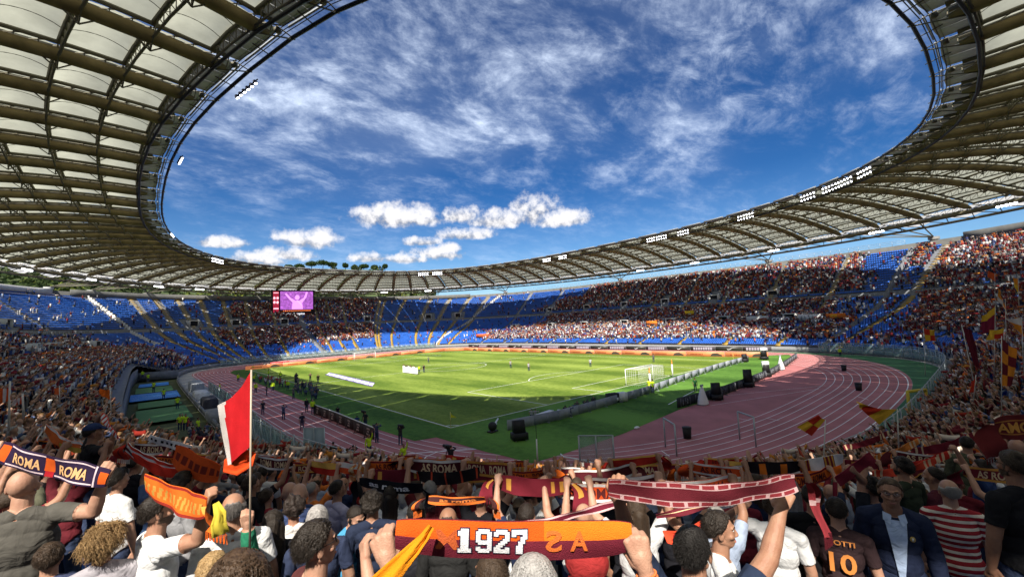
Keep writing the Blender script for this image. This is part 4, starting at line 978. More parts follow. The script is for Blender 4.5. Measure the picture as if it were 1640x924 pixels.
def make_hair(B, style='short', seed=0, grow=.011):
    Hh, R = B['head']; o = Hh((0, -.004, 1.67)); m = B['lab'] == 'head'; Q = (B['V0']-o)@R; x, y, z = Q.T
    side = np.abs(x) > .045
    fz = vnoise(Q, 75, seed)*.007
    line = fz+np.where(y > -.01, -.012+1.15*np.clip(y, 0, .2)+np.where(side, .0, .0), -.012+(y+.01)*.85)
    if style == 'balding': sc = (z > line) & (z < .055+.0*y) & (y < .03) & ((z < .028) | (y < -.06))
    elif style == 'receding': sc = (z > line+.018) & (y < .045)
    else: sc = (z > line)
    sc &= m & (y < .086) & ~((np.abs(x) > .074) & (z < -.008) & (y > -.03))
    idx = np.where(sc)[0]
    if len(idx) < 8: return None
    fsel = sc[B['F']].all(1); F = B['F'][fsel]; used = np.unique(F); remap = -np.ones(len(sc), int); remap[used] = np.arange(len(used))
    n1 = vnoise(Q[used]*np.array((1, .45, .45)), 55 if style != 'curly' else 30, seed); n2 = vnoise(Q[used], 90, seed+5)
    amp = {'short': .16, 'balding': .12, 'receding': .16, 'crop': .06, 'curly': 1.3, 'long': .3, 'full': .28}.get(style, .4); g = {'short': grow, 'balding': grow*.5, 'receding': grow*.8, 'crop': grow*.42, 'curly': grow*2.6, 'long': grow*1.3, 'full': grow*2.0}.get(style, grow)
    edge = np.ones(len(used)); cnt = np.bincount(F.ravel(), minlength=len(sc))[used]; edge[cnt < 4] = .15
    V = B['V0'][used]+B['N'][used]*(g*(1+amp*n1+.25*amp*n2)*edge)[:, None]
    return V, remap[F]
def hair_strands(V, F, Nn, n, ln, r, seed=0, curl=0., flow=(0, -.6, -.8)):
    """short tapering locks rooted on the hair cap"""
    rg = np.random.default_rng(seed); fi = rg.integers(0, len(F), n); P = V[F[fi]].mean(1); a = V[F[fi][:, 0]]; b = V[F[fi][:, 1]]; c = V[F[fi][:, 3]]; nr = np.cross(b-a, c-a); nr /= np.linalg.norm(nr, axis=1)[:, None]+1e-9
    fl = np.array(flow, float); OV = []; OF = []; k = 0
    for i in range(n):
        d = nr[i]*(.22 if not curl else .55)+fl*.75+rg.normal(0, .16 if not curl else .28, 3); d -= nr[i]*min(0, d@nr[i]); d = unit(d); s = unit(np.cross(d, nr[i])+1e-3); L_ = ln*rg.uniform(.6, 1.25); q = P[i]-nr[i]*.002; seg = 2 if not curl else 7; rr = r; pts = []
        ph = rg.uniform(0, 6.28)
        for j in range(seg+1):
            t = j/seg; pp = q+d*L_*t+nr[i]*L_*(.12*t-.2*t*t)
            if curl: pp = pp+curl*(s*math.cos(ph+t*9)+np.cross(s, d)*math.sin(ph+t*9))+np.array((0, 0, -.25*L_*t*t))
            pts.append(pp)
        for j, pp in enumerate(pts):
            w = rr*(1-j/seg*.85); OV += [pp+s*w, pp-s*w*.5+nr[i]*w, pp-s*w*.5-nr[i]*w]
        for j in range(seg):
            o_ = k+j*3
            for e in range(3): OF.append((o_+e, o_+(e+1) % 3, o_+3+(e+1) % 3, o_+3+e))
        k += 3*(seg+1)
    return np.array(OV), np.array(OF)
# ------------------------------------------------------------------ the near crowd
def up_pose(w=.36, h=1.80, y=.28, g='fist', **k):
    d = dict(L={'w': (-w, y, h), 'g': g, 'e': (-1, .1, -.8)}, R={'w': (w, y, h), 'g': g, 'e': (1, .1, -.8)}); d.update(k); return d
VAR = []
def variant(pose, sleeve, hair, words, scarf=False, **k):
    B = make_body(pose, .015, 2, sleeve, wrinkle=.005, **k); me = mesh_np('person', B['V'], B['F'], [skin_m, shirt_obj, jeans_m, shoe_m], B['mi'], smooth=True); hm = None
    if hair:
        h = make_hair(B, hair, len(VAR)); V, F = h
        if hair == 'long':
            Hh, R = B['head']; P = [('c', 'h', Hh((sg*.05, -.06, 1.62)), Hh((sg*.06, -.08, 1.42)), .045, .03) for sg in (-1, 1)]+[('c', 'h', Hh((0, -.085, 1.66)), Hh((0, -.10, 1.38)), .055, .035)]
            v2, _, f2 = remesh(P, .015, 2); F = np.concatenate([F, f2+len(V)]); V = np.concatenate([V, v2])
        hm = mesh_np('hair', V, F, [hair_obj], smooth=True)
    VAR.append(dict(me=me, hair=hm, B=B, words=words, style=hair or 'bald', scarf=scarf, HV=V if hair else None, HF=F if hair else None))
variant(up_pose(.36, 1.84, .24), 'short', 'short', 'holding both arms up', True)
variant(up_pose(.30, 1.90, .18, head=(0, .12, 0)), 'short', 'crop', 'stretching both arms high', True)
variant(up_pose(.46, 1.70, .34, head=(.15, -.05, 0)), 'long', 'short', 'spreading both arms wide', True)
variant(up_pose(.40, 1.86, .2), 'short', 'balding', 'holding both arms up', True)
variant(up_pose(.34, 1.78, .3, female=True), 'short', 'long', 'holding both arms up', True)
variant(up_pose(.42, 1.80, .25, girth=1.15), 'short', None, 'holding both arms up', True)
variant(dict(L={'w': (-.2, .34, 1.30), 'g': 'hold', 'n': (.6, 0, -.5)}, R={'w': (.14, .36, 1.34), 'g': 'hold', 'n': (-.6, 0, -.5)}, head=(.1, -.2, 0)), 'short', 'short', 'clapping in front of the chest')
variant(dict(L={'w': (-.27, .05, .88)}, R={'w': (.25, .1, .9)}, head=(.5, 0, 0)), 'short', 'full', 'standing with the arms down')
variant(dict(L={'w': (-.27, .02, .88)}, R={'w': (.2, .2, 1.95), 'g': 'point'}, head=(-.2, .1, 0)), 'short', 'short', 'raising the right arm')
variant(dict(R={'w': (.27, .02, .88)}, L={'w': (-.22, .2, 1.93), 'g': 'open'}, head=(.3, .1, 0)), 'long', 'receding', 'raising the left arm')
variant(dict(L={'w': (-.26, .06, .9)}, R={'w': (.26, .06, .9)}, female=True, head=(-.5, -.1, 0)), 'short', 'long', 'standing with the arms down')
variant(dict(L={'w': (-.1, .36, 1.55), 'g': 'hold', 'n': (.6, 0, -.5)}, R={'w': (.1, .36, 1.55), 'g': 'hold', 'n': (-.6, 0, -.5)}, head=(0, .05, 0)), 'long', 'crop', 'holding up a phone in both hands')
variant(dict(L={'w': (-.27, .05, .88)}, R={'w': (.25, .1, .9)}, head=(-.6, .05, 0), girth=1.2), 'long', 'balding', 'standing with the arms down')
variant(up_pose(.25, 1.62, .42, head=(0, -.1, 0)), 'roll', 'curly', 'reaching both arms forward', True)
# low versions for the people who are too far to single out
def lowmesh(v, target):
    V = v['B']['V']; F = v['B']['F']; mi = v['B']['mi']; G = np.zeros(len(V), int)
    for m_ in (0, 1, 2, 3): G[np.unique(F[mi == m_])] = m_
    gmap = {0: 1, 1: 0, 2: 2, 3: 2}; G = np.array([gmap[g] for g in G]); C = np.zeros((len(V), 3)); C[:, 0] = G/8.
    if v['HV'] is not None: F = np.concatenate([F, v['HF']+len(V)]); C = np.concatenate([C, np.full((len(v['HV']), 3), 3/8.)]); V = np.concatenate([V, v['HV']])
    o = link('low', mesh_np('low', V, F)); m = o.modifiers.new('d', 'DECIMATE'); m.ratio = target/len(F)/2; dg = bpy.context.evaluated_depsgraph_get(); me = bpy.data.meshes.new_from_object(o.evaluated_get(dg)); bpy.data.objects.remove(o)
    v2 = np.zeros(len(me.vertices)*3); me.vertices.foreach_get('co', v2); v2 = v2.reshape(-1, 3); f2 = [tuple(p.vertices) for p in me.polygons]; bpy.data.meshes.remove(me)
    # nearest source vertex gives the garment
    g2 = np.zeros(len(v2), int)
    for i in range(len(v2)): g2[i] = round(C[((V-v2[i])**2).sum(1).argmin(), 0]*8)
    return v2, f2, g2
def flip(t): V, F, G = t; V = V.copy(); V[:, :2] *= -1; return V, F, G        # people face down the stand: -Y of the seat
LOW = [flip(lowmesh(v, 520)) for v in VAR]
def with_scarf(t):
    V, F, G = t; b = len(V); top = V[:, 2].max(); A = []
    hx = V[V[:, 2] > top-.12]; x0, x1 = hx[:, 0].min()-.03, hx[:, 0].max()+.03; y = hx[:, 1].mean(); n = 7
    for i in range(n):
        x = x0+(x1-x0)*i/(n-1); sag = -.07*math.sin(math.pi*i/(n-1))
        for dy, z in ((-.015, top-.22), (.015, top-.22), (.015, top-.03), (-.015, top-.03)): A.append((x, y+dy+.03*math.sin(i*2.), z+sag))
    F = list(F)
    for i in range(n-1):
        for j in range(4): F.append((b+i*4+j, b+(i+1)*4+j, b+(i+1)*4+(j+1) % 4, b+i*4+(j+1) % 4))
    return np.concatenate([V, A]), F, np.r_[G, np.full(4*n, 4)]
LOWS = LOW+[with_scarf(LOW[i]) for i in (0, 2, 4, 5)]
lw = [1.5, 1.5, 1.5, 1.5, 1.5, 1.5, 9, 16, 3, 3, 14, 6, 14, 2, 3, 2, 2, 2]
# ------------------------------------------------------------------ placing people by line of sight on the stand
def wray(u, v): d = cf+cr*(u-820)/FPX+cu*(462-v)/FPX; return d
def W(u, v, depth): return CAM+wray(u, v)*depth
def K(u): return 1.12+.27*min(1., abs(u-820)/700)**1.2
def WK(u, v, d): return W(u, v, d*K(u))
def floor_at(p):
    s_, d = near_sd(p); return float(zs(max(0, d))), s_, d
def on_stand(u, v, H=1.74, lo=.7, hi=40.):
    """where a standing person of height H has the top of the head on this line of sight"""
    best = None
    for z in np.arange(lo, hi, .03):
        p = W(u, v, z); f, s_, d = floor_at(p)
        if p[2]-f <= H: return p, f, s_, d, z
    return p, f, s_, d, z
FAB = {}
def fab(c):
    k = tuple(round(x, 3) for x in c)
    if k not in FAB: FAB[k] = mat('scarf_knit_%d' % len(FAB), k, .9, var=.12, vscale=14, bump=.5, bscale=260, spec=.08)
    return FAB[k]
MAR = (.17, .018, .03); ORA = (.70, .17, .02); YEL = (.72, .34, .03); RED = (.50, .03, .02); WHT = (.72, .70, .66); BLK = (.018, .015, .018); NAV = (.03, .025, .055); CREAM = (.68, .50, .30); BRO = (.10, .03, .02); GOLD = (.62, .30, .06)
def scarf(P0, P1, w, label, base=MAR, pattern=None, cols=None, sag=.04, texts=(), tails=(.0, .0), group=None, tilt=.0, wave=.012, seed=0, nt=56, nw=9, tailcols=None, fold=.0, blocks=()):
    P0, P1 = np.array(P0, float), np.array(P1, float); ax = P1-P0; L_ = np.linalg.norm(ax); ax /= L_; dn = np.array((0, 0, -1.)); dn -= ax*(dn@ax); dn = unit(dn); nr = np.cross(ax, dn); nr = unit(nr)
    if nr@(CAM-P0) < 0: nr = -nr
    dn = unit(dn+nr*tilt); nr = unit(nr-dn*(nr@dn)); ph = seed*1.7
    def pt(t, q, off=0.):
        pinch = 1-.28*math.exp(-t*L_/.06)-.28*math.exp(-(1-t)*L_/.06)
        z = sag*4*t*(1-t)*L_; wv = wave*(math.sin(t*L_*9+ph+q*2)+.6*math.sin(t*L_*21+ph*2-q*3))+fold*math.sin(q*math.pi)
        return P0+ax*t*L_+np.array((0, 0, -z))+dn*(q-.0)*w*pinch+dn*(1-pinch)*w*.5+nr*(wv+off)
    V = []; F = []; MI = []
    th = .004
    for sgn in (1, -1):
        b = len(V)
        for i in range(nt+1):
            for j in range(nw+1): V.append(pt(i/nt, j/nw, th*sgn))
        for i in range(nt):
            for j in range(nw):
                f = (b+i*(nw+1)+j, b+i*(nw+1)+j+1, b+(i+1)*(nw+1)+j+1, b+(i+1)*(nw+1)+j); F.append(f if sgn > 0 else f[::-1]); MI.append(pattern((i+.5)/nt, (j+.5)/nw) if pattern else 0)
    n1 = (nt+1)*(nw+1)
    for i in range(nt):
        for j in (0, nw): a, c = i*(nw+1)+j, (i+1)*(nw+1)+j; F.append((a, c, c+n1, a+n1)); MI.append(0)
    for j in range(nw):
        for i in (0, nt): a, c = i*(nw+1)+j, i*(nw+1)+j+1; F.append((a, c, c+n1, a+n1)); MI.append(0)
    mb = MB(); mb.v = [tuple(v) for v in V]; mb.f = F; mb.m = MI; mb.c = [(1, 1, 1)]*len(V); mb.n = len(V)
    for e, ln in enumerate(tails):
        if ln <= 0: continue
        P = P0 if e == 0 else P1; out = -ax if e == 0 else ax; k = 10; rows = []
        for i in range(k+1):
            f = i/k; c = P+dn*w*.35+out*(.03+.07*math.sin(min(1, f*2.2)*1.57))+np.array((0, 0, -1.))*(ln*f)+nr*(.03*math.sin(f*5+ph)+.02); hw = w*(.22+.26*min(1, f*2)); sd = unit(out*.75+nr*.45*math.sin(f*3+ph))
            rows.append([c-sd*hw, c-sd*hw*.3+nr*.015, c+sd*hw*.35-nr*.012, c+sd*hw])
        G = np.array(rows); b = mb.n; mb.add(G.reshape(-1, 3), [(i*4+j, i*4+j+1, (i+1)*4+j+1, (i+1)*4+j) for i in range(k) for j in range(3)], 0)
        if pattern:
            for i in range(k):
                for j in range(3): mb.m[-(k*3)+i*3+j] = pattern(.02+.12*i/k, (j+.5)/3)
        for q in np.linspace(0, 1, 13):
            a = rows[-1][0]*(1-q)+rows[-1][3]*q; mb.beam(a, a+np.array((0, 0, -.055))+ax*.006*math.sin(q*40), .005, m=0)
    o = mb.build('scarf', [fab(c) for c in ([base]+list(cols or []))], smooth=False); auto_smooth(o, 60); tag(o, label, 'scarf', group)
    for tx in blocks:     # slab numerals drawn on a grid of cells: (rows per glyph, t0, t1, q0, q1, colour, outline)
        glyphs, t0, t1, q0, q1, c, c2 = tx; n = len(glyphs); gw = (t1-t0)/n
        for lay, (cc, gr) in enumerate(((c2, .42), (c, 0.))):
            V = []; F = []
            for gi, g_ in enumerate(glyphs):
                nr_, nc_ = len(g_), len(g_[0])
                for r in range(nr_):
                    for k in range(nc_):
                        if g_[r][k] != '#': continue
                        a0 = t0+gi*gw+gw*.88*(k-gr)/nc_; a1 = t0+gi*gw+gw*.88*(k+1+gr)/nc_; b0 = q0+(q1-q0)*(r-gr)/nr_; b1 = q0+(q1-q0)*(r+1+gr)/nr_; h = .0065+.003*lay+(.0002*((r*5+k*3+gi) % 9) if gr else 0); b = len(V); V += [pt(a0, b0, h), pt(a1, b0, h), pt(a1, b1, h), pt(a0, b1, h)]; F.append((b, b+1, b+2, b+3))
            link('numerals', mesh_np('numerals', V, F, [fab(cc)]), o)
    for ti, tx in enumerate(texts):      # (string, t0, t1, q of the base line, letter height as share of the width, colour, mirrored)
        s, t0, t1, q0, hh, c, mir = (list(tx)+[False])[:7]; Vt, Ft, wt = text_mesh(s, .035); off = np.array((CAM-P0)@unit(np.cross(ax, (0, 0, 1.)))); 
        # text runs along +ax if that is rightwards for the viewer
        right = ax@cr > 0; flipd = mir ^ (not right); V = []
        for x, y, _ in Vt:
            f = x/wt; f = 1-f if flipd else f; V.append(pt(t0+(t1-t0)*f, q0-y*hh, .0065+.0022*ti))
        link('lettering', mesh_np('lettering', V, Ft, [fab(c)]), o)
    return o
def bands(spec):
    """spec: list of (t0, t1, q0, q1, slot)"""
    def f(t, q):
        r = 0
        for t0, t1, q0, q1, s_ in spec:
            if t0 <= t < t1 and q0 <= q < q1: r = s_
        return r
    return f
def flag(pole0, pole1, corners, pattern, cols, label, seed=0, wave=.08, nu=20, nv=14, group='flags waved in the stands', pole_r=.016, pc=(.6, .58, .52)):
    """corners (world): a b at the pole (top, bottom), c d free edge (bottom, top)"""
    a, b, c, d = (np.array(x, float) for x in corners); ms = [fab(x) for x in cols]; mb = MB(); nr = unit(np.cross(d-a, b-a)); root = empty('flag', tuple(pole0), 0, label, 'flag', group)
    G = np.zeros((nu+1, nv+1, 3))
    for i in range(nu+1):
        for j in range(nv+1):
            x, y = i/nu, j/nv; p = (a*(1-x)+d*x)*(1-y)+(b*(1-x)+c*x)*y; L_ = np.linalg.norm(d-a)+.2
            G[i, j] = p+nr*wave*L_*x*(math.sin(x*7+y*2.5+seed*2.1)+.5*math.sin(x*15-y*4+seed))+np.array((0, 0, -1))*.1*L_*math.sin(x*math.pi)*(1-y)*.6
    G -= np.array(pole0); V = G.reshape(-1, 3); F = [(i*(nv+1)+j, i*(nv+1)+j+1, (i+1)*(nv+1)+j+1, (i+1)*(nv+1)+j) for i in range(nu) for j in range(nv)]; MI = [pattern((i+.5)/nu, (j+.5)/nv) for i in range(nu) for j in range(nv)]
    link('cloth', mesh_np('cloth', V, F, ms, MI, smooth=True), root)
    mp = MB(); mp.cyl((0, 0, 0), np.array(pole1)-np.array(pole0), pole_r, pole_r*.8, 8); mp.build('pole', mat('pole_%.2f' % pc[0], pc, .4), root, smooth=True); return root

# ------------------------------------------------------------------ single people of the near crowd
HEROES = []
HERO_XY = []
def person(u, v, face, label, shirt, hair=('short', (.02, .014, .01)), H=1.74, L=None, Rr=None, head=(0, 0, 0), sleeve='short', vox=.0075, depth=None, girth=1., female=False, mats=None, strands=0, curl=0., grip='fist', beard=None, glasses=None, cap=None, lean=0., hs=1.0, eL=None, eR=None, smooth=3, jeans=None, extra=None, tail=0., flare=0., nL=None, nR=None, sL=None, sR=None, armk=1., scale=None):
    """u, v: pixel of the top of the head used as a line of sight; face: 0 looks the way the camera looks, 90 to the right"""
    if depth is None: p, f, s_, d, dep = on_stand(u, v, H)
    else: depth *= K(u); p = W(u, v, depth); f, s_, d = floor_at(p); dep = depth
    sc = (p[2]-f)/1.765 if scale is None else scale
    hover = 0
    if depth is not None and scale is None:
        if sc > 1.06: hover = p[2]-f-1.765*H/1.74; sc = H/1.74
        sc = min(1.12, max(.78, sc))
    base = np.array((p[0], p[1], p[2]-1.765*sc)); az = math.atan2(p[0]-CAM[0], p[1]-CAM[1])+R_(face); c, s = math.cos(az), math.sin(az)
    if hover > .25:      # stands up on a seat
        ch = link('folding_chair', sme, None, (base[0], base[1], base[2]-.42), -az+math.pi); ch.rotation_euler = (0, 0, -az+math.pi); tag(ch, 'blue plastic seat under the feet of the '+' '.join(label.split()[:6]), 'seat')
    toloc = lambda q: (np.array(((q[0]-base[0])*c-(q[1]-base[1])*s, (q[0]-base[0])*s+(q[1]-base[1])*c, q[2]-base[2])))/sc
    dirloc = lambda q: np.array((q[0]*c-q[1]*s, q[0]*s+q[1]*c, q[2]))
    pose = dict(head=(R_(-head[0]), R_(head[1]), R_(head[2])), girth=girth, female=female, lean=lean, flare=flare, armk=armk)
    for key, hnd, e_, n_, s2 in (('L', L, eL, nL, sL), ('R', Rr, eR, nR, sR)):
        sg = -1 if key == 'L' else 1
        if hnd is None: pose[key] = {'w': (sg*.27, .03, .87), 'g': 'relax', 'e': (sg, -.6, -.2), 'n': (-sg, .2, 0)}; continue
        if len(hnd) == 3: wl = toloc(WK(*hnd)); pose[key] = {'w': tuple(wl), 'g': grip, 'e': e_ or (sg*1., .1, -.7), 'hs': hs}
        else: pose[key] = dict(hnd[3], w=tuple(toloc(WK(*hnd[:3]))) if hnd[0] is not None else hnd[3]['w'])
        if n_ is not None: pose[key]['n'] = n_
        if s2 is not None: pose[key]['s'] = s2
    B = make_body(pose, vox, smooth, sleeve, wrinkle=.005, tail=tail)
    # comfortable reach: report
    ms = [skin_m, shirt if not isinstance(shirt, tuple) else shirt_obj, jeans or jeans_m, shoe_m]
    o = link('person', mesh_np('person', B['V']*sc, B['F'], ms, B['mi'], smooth=True), None, tuple(base)); o.rotation_euler = (0, 0, -az)
    if isinstance(shirt, tuple): o.color = (*shirt, 1)
    tag(o, label, 'person')
    Hh, RR = B['head']; hp = lambda q: Hh(q)*sc
    if hair and hair[0]:
        r = make_hair(B, hair[0], int(u)); 
        if r:
            V, F = r; strands = max(strands, 500)*(1 if curl else 2)
            if strands: sv_, sf_ = hair_strands(V, F, None, strands, hair[2] if len(hair) > 2 else .024, .0011 if not curl else .0035, int(u), curl); F = np.concatenate([F, sf_+len(V)]); V = np.concatenate([V, sv_])
            if hair[0] == 'long':
                P = [('c', 'h', Hh((sg*.05, -.06, 1.64)), Hh((sg*.065, -.10, 1.40)), .048, .036) for sg in (-1, 1)]+[('c', 'h', Hh((0, -.085, 1.68)), Hh((0, -.13, 1.36)), .06, .045)]
                v2, n2, f2 = remesh(P, .01, 3); v2 = v2+n2*(vnoise(v2*np.array((1, 1, .25)), 60)*.006)[:, None]; F = np.concatenate([F, f2+len(V)]); V = np.concatenate([V, v2])
            ho = link('hair', mesh_np('hair', V*sc, F, [hair_obj], smooth=True), o); ho.color = (*hair[1], 1)
    if beard:
        m = (B['lab'] == 'head'); o_ = Hh((0, -.004, 1.67)); Q = (B['V0']-o_)@RR; x, y, z = Q.T; sel = m & (z < -.052+.0*y) & (y > -.005+.0) & ~((np.abs(x) < .026) & (z > -.088) & (z < -.066) & (y > .07)) & ~((z > -.03-.05)*(np.abs(x) < .04)*(z > -.055)); sel |= m & (np.abs(x) > .055) & (z < .0) & (y > -.005) & (y < .03)
        fs_ = sel[B['F']].all(1); F = B['F'][fs_]
        if len(F) > 6:
            used = np.unique(F); rm = -np.ones(len(sel), int); rm[used] = np.arange(len(used)); V = B['V0'][used]+B['N'][used]*(.0018+.0012*vnoise(Q[used], 120))[:, None]; bo = link('beard', mesh_np('beard', V*sc, rm[F], [hair_obj], smooth=True), o); bo.color = (*beard, 1)
    if 50 < abs(((face+head[0]+180) % 360)-180) or glasses:
        me_ = MB()
        for sg in (-1, 1): me_.ball(hp((sg*.031, .0805, 1.6685)), tuple(np.array((.0125, .009, .0075))*sc), 10, 7, R=RR)
        me_.build('eye', mat('eye_white', (.55, .52, .50), .3), o, smooth=True)
        me_ = MB()
        for sg in (-1, 1): me_.ball(hp((sg*.031, .0862, 1.668)), tuple(np.array((.0058, .0042, .0062))*sc), 8, 6, R=RR)
        me_.build('iris', mat('iris', (.03, .02, .012), .15), o, smooth=True)
        me_ = MB(); me_.tube([hp((-.024, .0945, 1.5855)), hp((-.01, .0985, 1.587)), hp((.01, .0985, 1.587)), hp((.024, .0945, 1.5855))], np.array((.003, .005, .005, .003))*sc, 6); me_.build('mouth', mat('lips', (.33, .12, .10), .5), o, smooth=True)
        if hair and hair[1]:
            me_ = MB()
            for sg in (-1, 1): me_.tube([hp((sg*.016, .097, 1.6865)), hp((sg*.034, .093, 1.6925)), hp((sg*.052, .080, 1.688))], np.array((.0028, .0036, .0022))*sc, 5)
            eb = me_.build('eyebrow', hair_obj, o, smooth=True); eb.color = (*[min(.2, k_*1.0) for k_ in hair[1]], 1)
    if glasses:
        mg = MB(); lens = MB(); R3 = RR
        for sg in (-1, 1):
            c0 = np.array((sg*.033, .100, 1.668)); ring_ = [hp(c0+np.array((math.cos(t)*.024, -.012*abs(math.cos(t))*(1 if math.cos(t)*sg > 0 else .2), math.sin(t)*(.015 if glasses != 'sun' else .019)))) for t in np.linspace(0, 2*math.pi, 17)[:-1]]
            mg.tube(ring_, .0022*sc, 5, closed=True); mg.tube([hp((sg*.057, .088, 1.672)), hp((sg*.078, .06, 1.672)), hp((sg*.084, .005, 1.668))], .002*sc, 5)
            lens.add(ring_, [tuple(range(16))])
        mg.tube([hp((-.011, .103, 1.672)), hp((.011, .103, 1.672))], .0022*sc, 5)
        g_ = mg.build('glasses', mat('glasses_frame', (.02, .02, .02), .3), o, smooth=True)
        lens.build('lens', mat('sun_lens', (.01, .01, .012), .08, spec=.8) if glasses == 'sun' else mat('clear_lens', (.6, .62, .65), .05, alpha=.18), g_)
    if cap:
        mc = MB(); V = []; n = 20
        for i in range(7):
            a_ = i/6*math.pi/2
            for j in range(n): t = 2*math.pi*j/n; V.append(hp((math.cos(t)*.088*math.cos(a_), -.002+math.sin(t)*.106*math.cos(a_), 1.70+.082*math.sin(a_))))
        mc.add(V, [(i*n+j, i*n+(j+1) % n, (i+1)*n+(j+1) % n, (i+1)*n+j) for i in range(6) for j in range(n)])
        br = [hp((math.sin(t)*.082, .075+math.cos(t)*.125, 1.700-.014*abs(math.sin(t))**2)) for t in np.linspace(-1.45, 1.45, 11)]+[hp((math.sin(t)*.083, .055+math.cos(t)*.04, 1.712)) for t in np.linspace(1.45, -1.45, 11)]
        k = len(br); br2 = [b_+np.array((0, 0, .006)) for b_ in br]; mc.add(br+br2, [tuple(range(k))[::-1], tuple(range(k, 2*k))]+[(i, (i+1) % k, (i+1) % k+k, i+k) for i in range(k)])
        co = mc.build('cap', shirt_obj, o); co.color = (*cap, 1); auto_smooth(co, 50)
    if extra: extra(o, B, sc, hp, toloc)
    g = [np.array(q)*sc for q in B['grips']]; back = lambda q: np.array((q[0]*c+q[1]*s+base[0], -q[0]*s+q[1]*c+base[1], q[2]+base[2])); HERO_XY.append((base[0], base[1]))
    for k_, hnd in (('L', L), ('R', Rr)):
        if hnd is not None and len(hnd) == 3: 
            w_ = np.array(pose[k_]['w']); S = np.array(((-1 if k_ == 'L' else 1)*.187, 0, 1.41)); rr = np.linalg.norm(w_-S)
            if rr > .6: print('REACH', label[:40], k_, round(rr, 2), np.round(w_, 2))
    if DEBUG: print('P', label[:46], 'depth %.2f sc %.2f d %.1f' % (dep, sc, d))
    return dict(o=o, B=B, sc=sc, gL=back(g[0]), gR=back(g[1]), base=base, az=az, dep=dep, toloc=toloc)
DEBUG = False
# ------------------------------------------------------------------ heroes
HB, HD, HG = (.02, .014, .010), (.045, .028, .017), (.34, .32, .31)
TS = lambda c: c
striped_polo = cloth_mat('polo_stripes', stripes=((.62, .62, .62), (.02, .025, .05), .52, .26))
red_stripe = cloth_mat('shirt_red_stripes', stripes=((.30, .022, .03), (.68, .62, .52), .062, .42))
n_ = 0
h1 = person(38, 752, 22, 'bald man in a grey brown T-shirt holding the navy ROMA scarf, left edge', (.085, .08, .07), (None, None), L=(-10, 715, 2.45), Rr=(166, 768, 2.35), depth=2.3, H=1.86, vox=.006, girth=1.12, armk=1.04, eR=(.6, -.2, -.9), hs=1.05)
h2 = person(165, 843, 5, 'woman with blond curly hair seen from behind at the lower left', (.35, .33, .36), ('curly', (.30, .19, .085), .07), H=1.60, female=True, strands=2600, curl=.006)
h3 = person(80, 872, 15, 'child with short dark brown hair in the lower left corner', (.05, .06, .12), ('full', HD), H=1.45, strands=1500)
h4 = person(252, 793, 78, 'bearded man in a white T-shirt in profile, right fist raised to an orange scarf', (.66, .66, .66), ('short', HB), Rr=(330, 808, 2.28), eR=(.2, .2, -1), depth=2.35, H=1.76, beard=(.11, .07, .05), strands=1200, vox=.006, armk=1.04)
h5 = person(188, 752, 60, 'dark haired woman in a white T-shirt with a black shoulder strap', (.62, .62, .62), ('full', HB), depth=3.3, H=1.62, female=True)
h6 = person(149, 679, 78, 'man in a navy baseball cap and black T-shirt stretching a thin scarf', (.012, .012, .014), ('short', HB), Rr=(184, 692, 4.1), L=(158, 670, 4.35), depth=4.2, H=1.74, cap=(.02, .035, .10))
h7 = person(374, 790, 3, 'grey haired man in a white polo shirt with broad navy bands, seen from behind', striped_polo, ('balding', (.17, .155, .145)), depth=2.6, H=1.78, girth=1.18, strands=900, vox=.007)
h8 = person(342, 888, 10, 'fair haired child in a green top gripping the flag pole overhead', (.03, .22, .12), ('full', (.34, .22, .10)), Rr=(398, 834, 1.97), depth=1.95, H=1.40, sleeve='long', strands=1200, eR=(.6, 0, -1), vox=.006)
h9 = person(380, 893, 5, 'brown head of hair cut off by the bottom edge, below the flag pole', (.03, .03, .04), ('full', (.06, .035, .02)), H=1.62, depth=1.05, strands=2500)
h10 = person(506, 838, 72, 'dark haired man in sunglasses in profile holding up a phone', (.10, .03, .03), ('full', HB), Rr=(586, 900, 1.8), depth=1.85, H=1.74, glasses='sun', strands=2200, vox=.0055, eR=(.8, 0, -1), grip='hold', girth=1.05)
h11 = person(437, 818, 0, 'woman with long black hair and dark top beside the striped polo shirt', (.02, .02, .025), ('long', HB), depth=2.9, H=1.62, female=True)
h12 = person(562, 806, 140, 'bearded man in a light blue T-shirt looking down, turned towards us', (.06, .26, .45), ('short', HB), depth=3.7, H=1.72, beard=HB, head=(0, -28, 0), strands=900, vox=.006)
h13 = person(596, 788, 8, 'person with bushy black hair and navy shirt behind the man in light blue', (.018, .025, .05), ('curly', HB), depth=3.6, H=1.78, strands=1200)
h14 = person(508, 810, 0, 'man with cropped grey hair and navy shirt seen from behind', (.03, .04, .08), ('short', HG), depth=2.9, H=1.74, strands=900)
h15 = person(479, 774, 5, 'bald man in a blue shirt standing beside another bald man', (.04, .06, .14), (None, None), depth=3.7, H=1.74)
h15b = person(464, 772, -10, 'bald man in a navy shirt half hidden behind another bald man', (.03, .05, .12), (None, None), depth=3.95, H=1.76)
h16 = person(427, 783, 40, 'boy with brown hair in a dark red shirt looking to the right', (.25, .03, .04), ('full', HD), depth=4.6, H=1.40)
h17 = person(540, 769, 60, 'dark haired man in a lavender shirt in front of the grey barrier', (.36, .34, .46), ('short', HB), depth=4.7, H=1.78, sleeve='long', strands=700)
h18 = person(470, 796, 0, 'person with frizzy dark hair in a white top below the two bald men', (.55, .52, .50), ('curly', (.03, .02, .016)), depth=3.4, H=1.60, female=True)
h19 = person(420, 747, 5, 'man in a white shirt with dark hair right of the flag pole', (.60, .60, .58), ('short', HB), depth=5.9, H=1.76)
h20 = person(402, 762, 55, 'brown haired man in a black shirt just right of the flag pole', (.015, .015, .018), ('full', HD), depth=4.6, H=1.78)
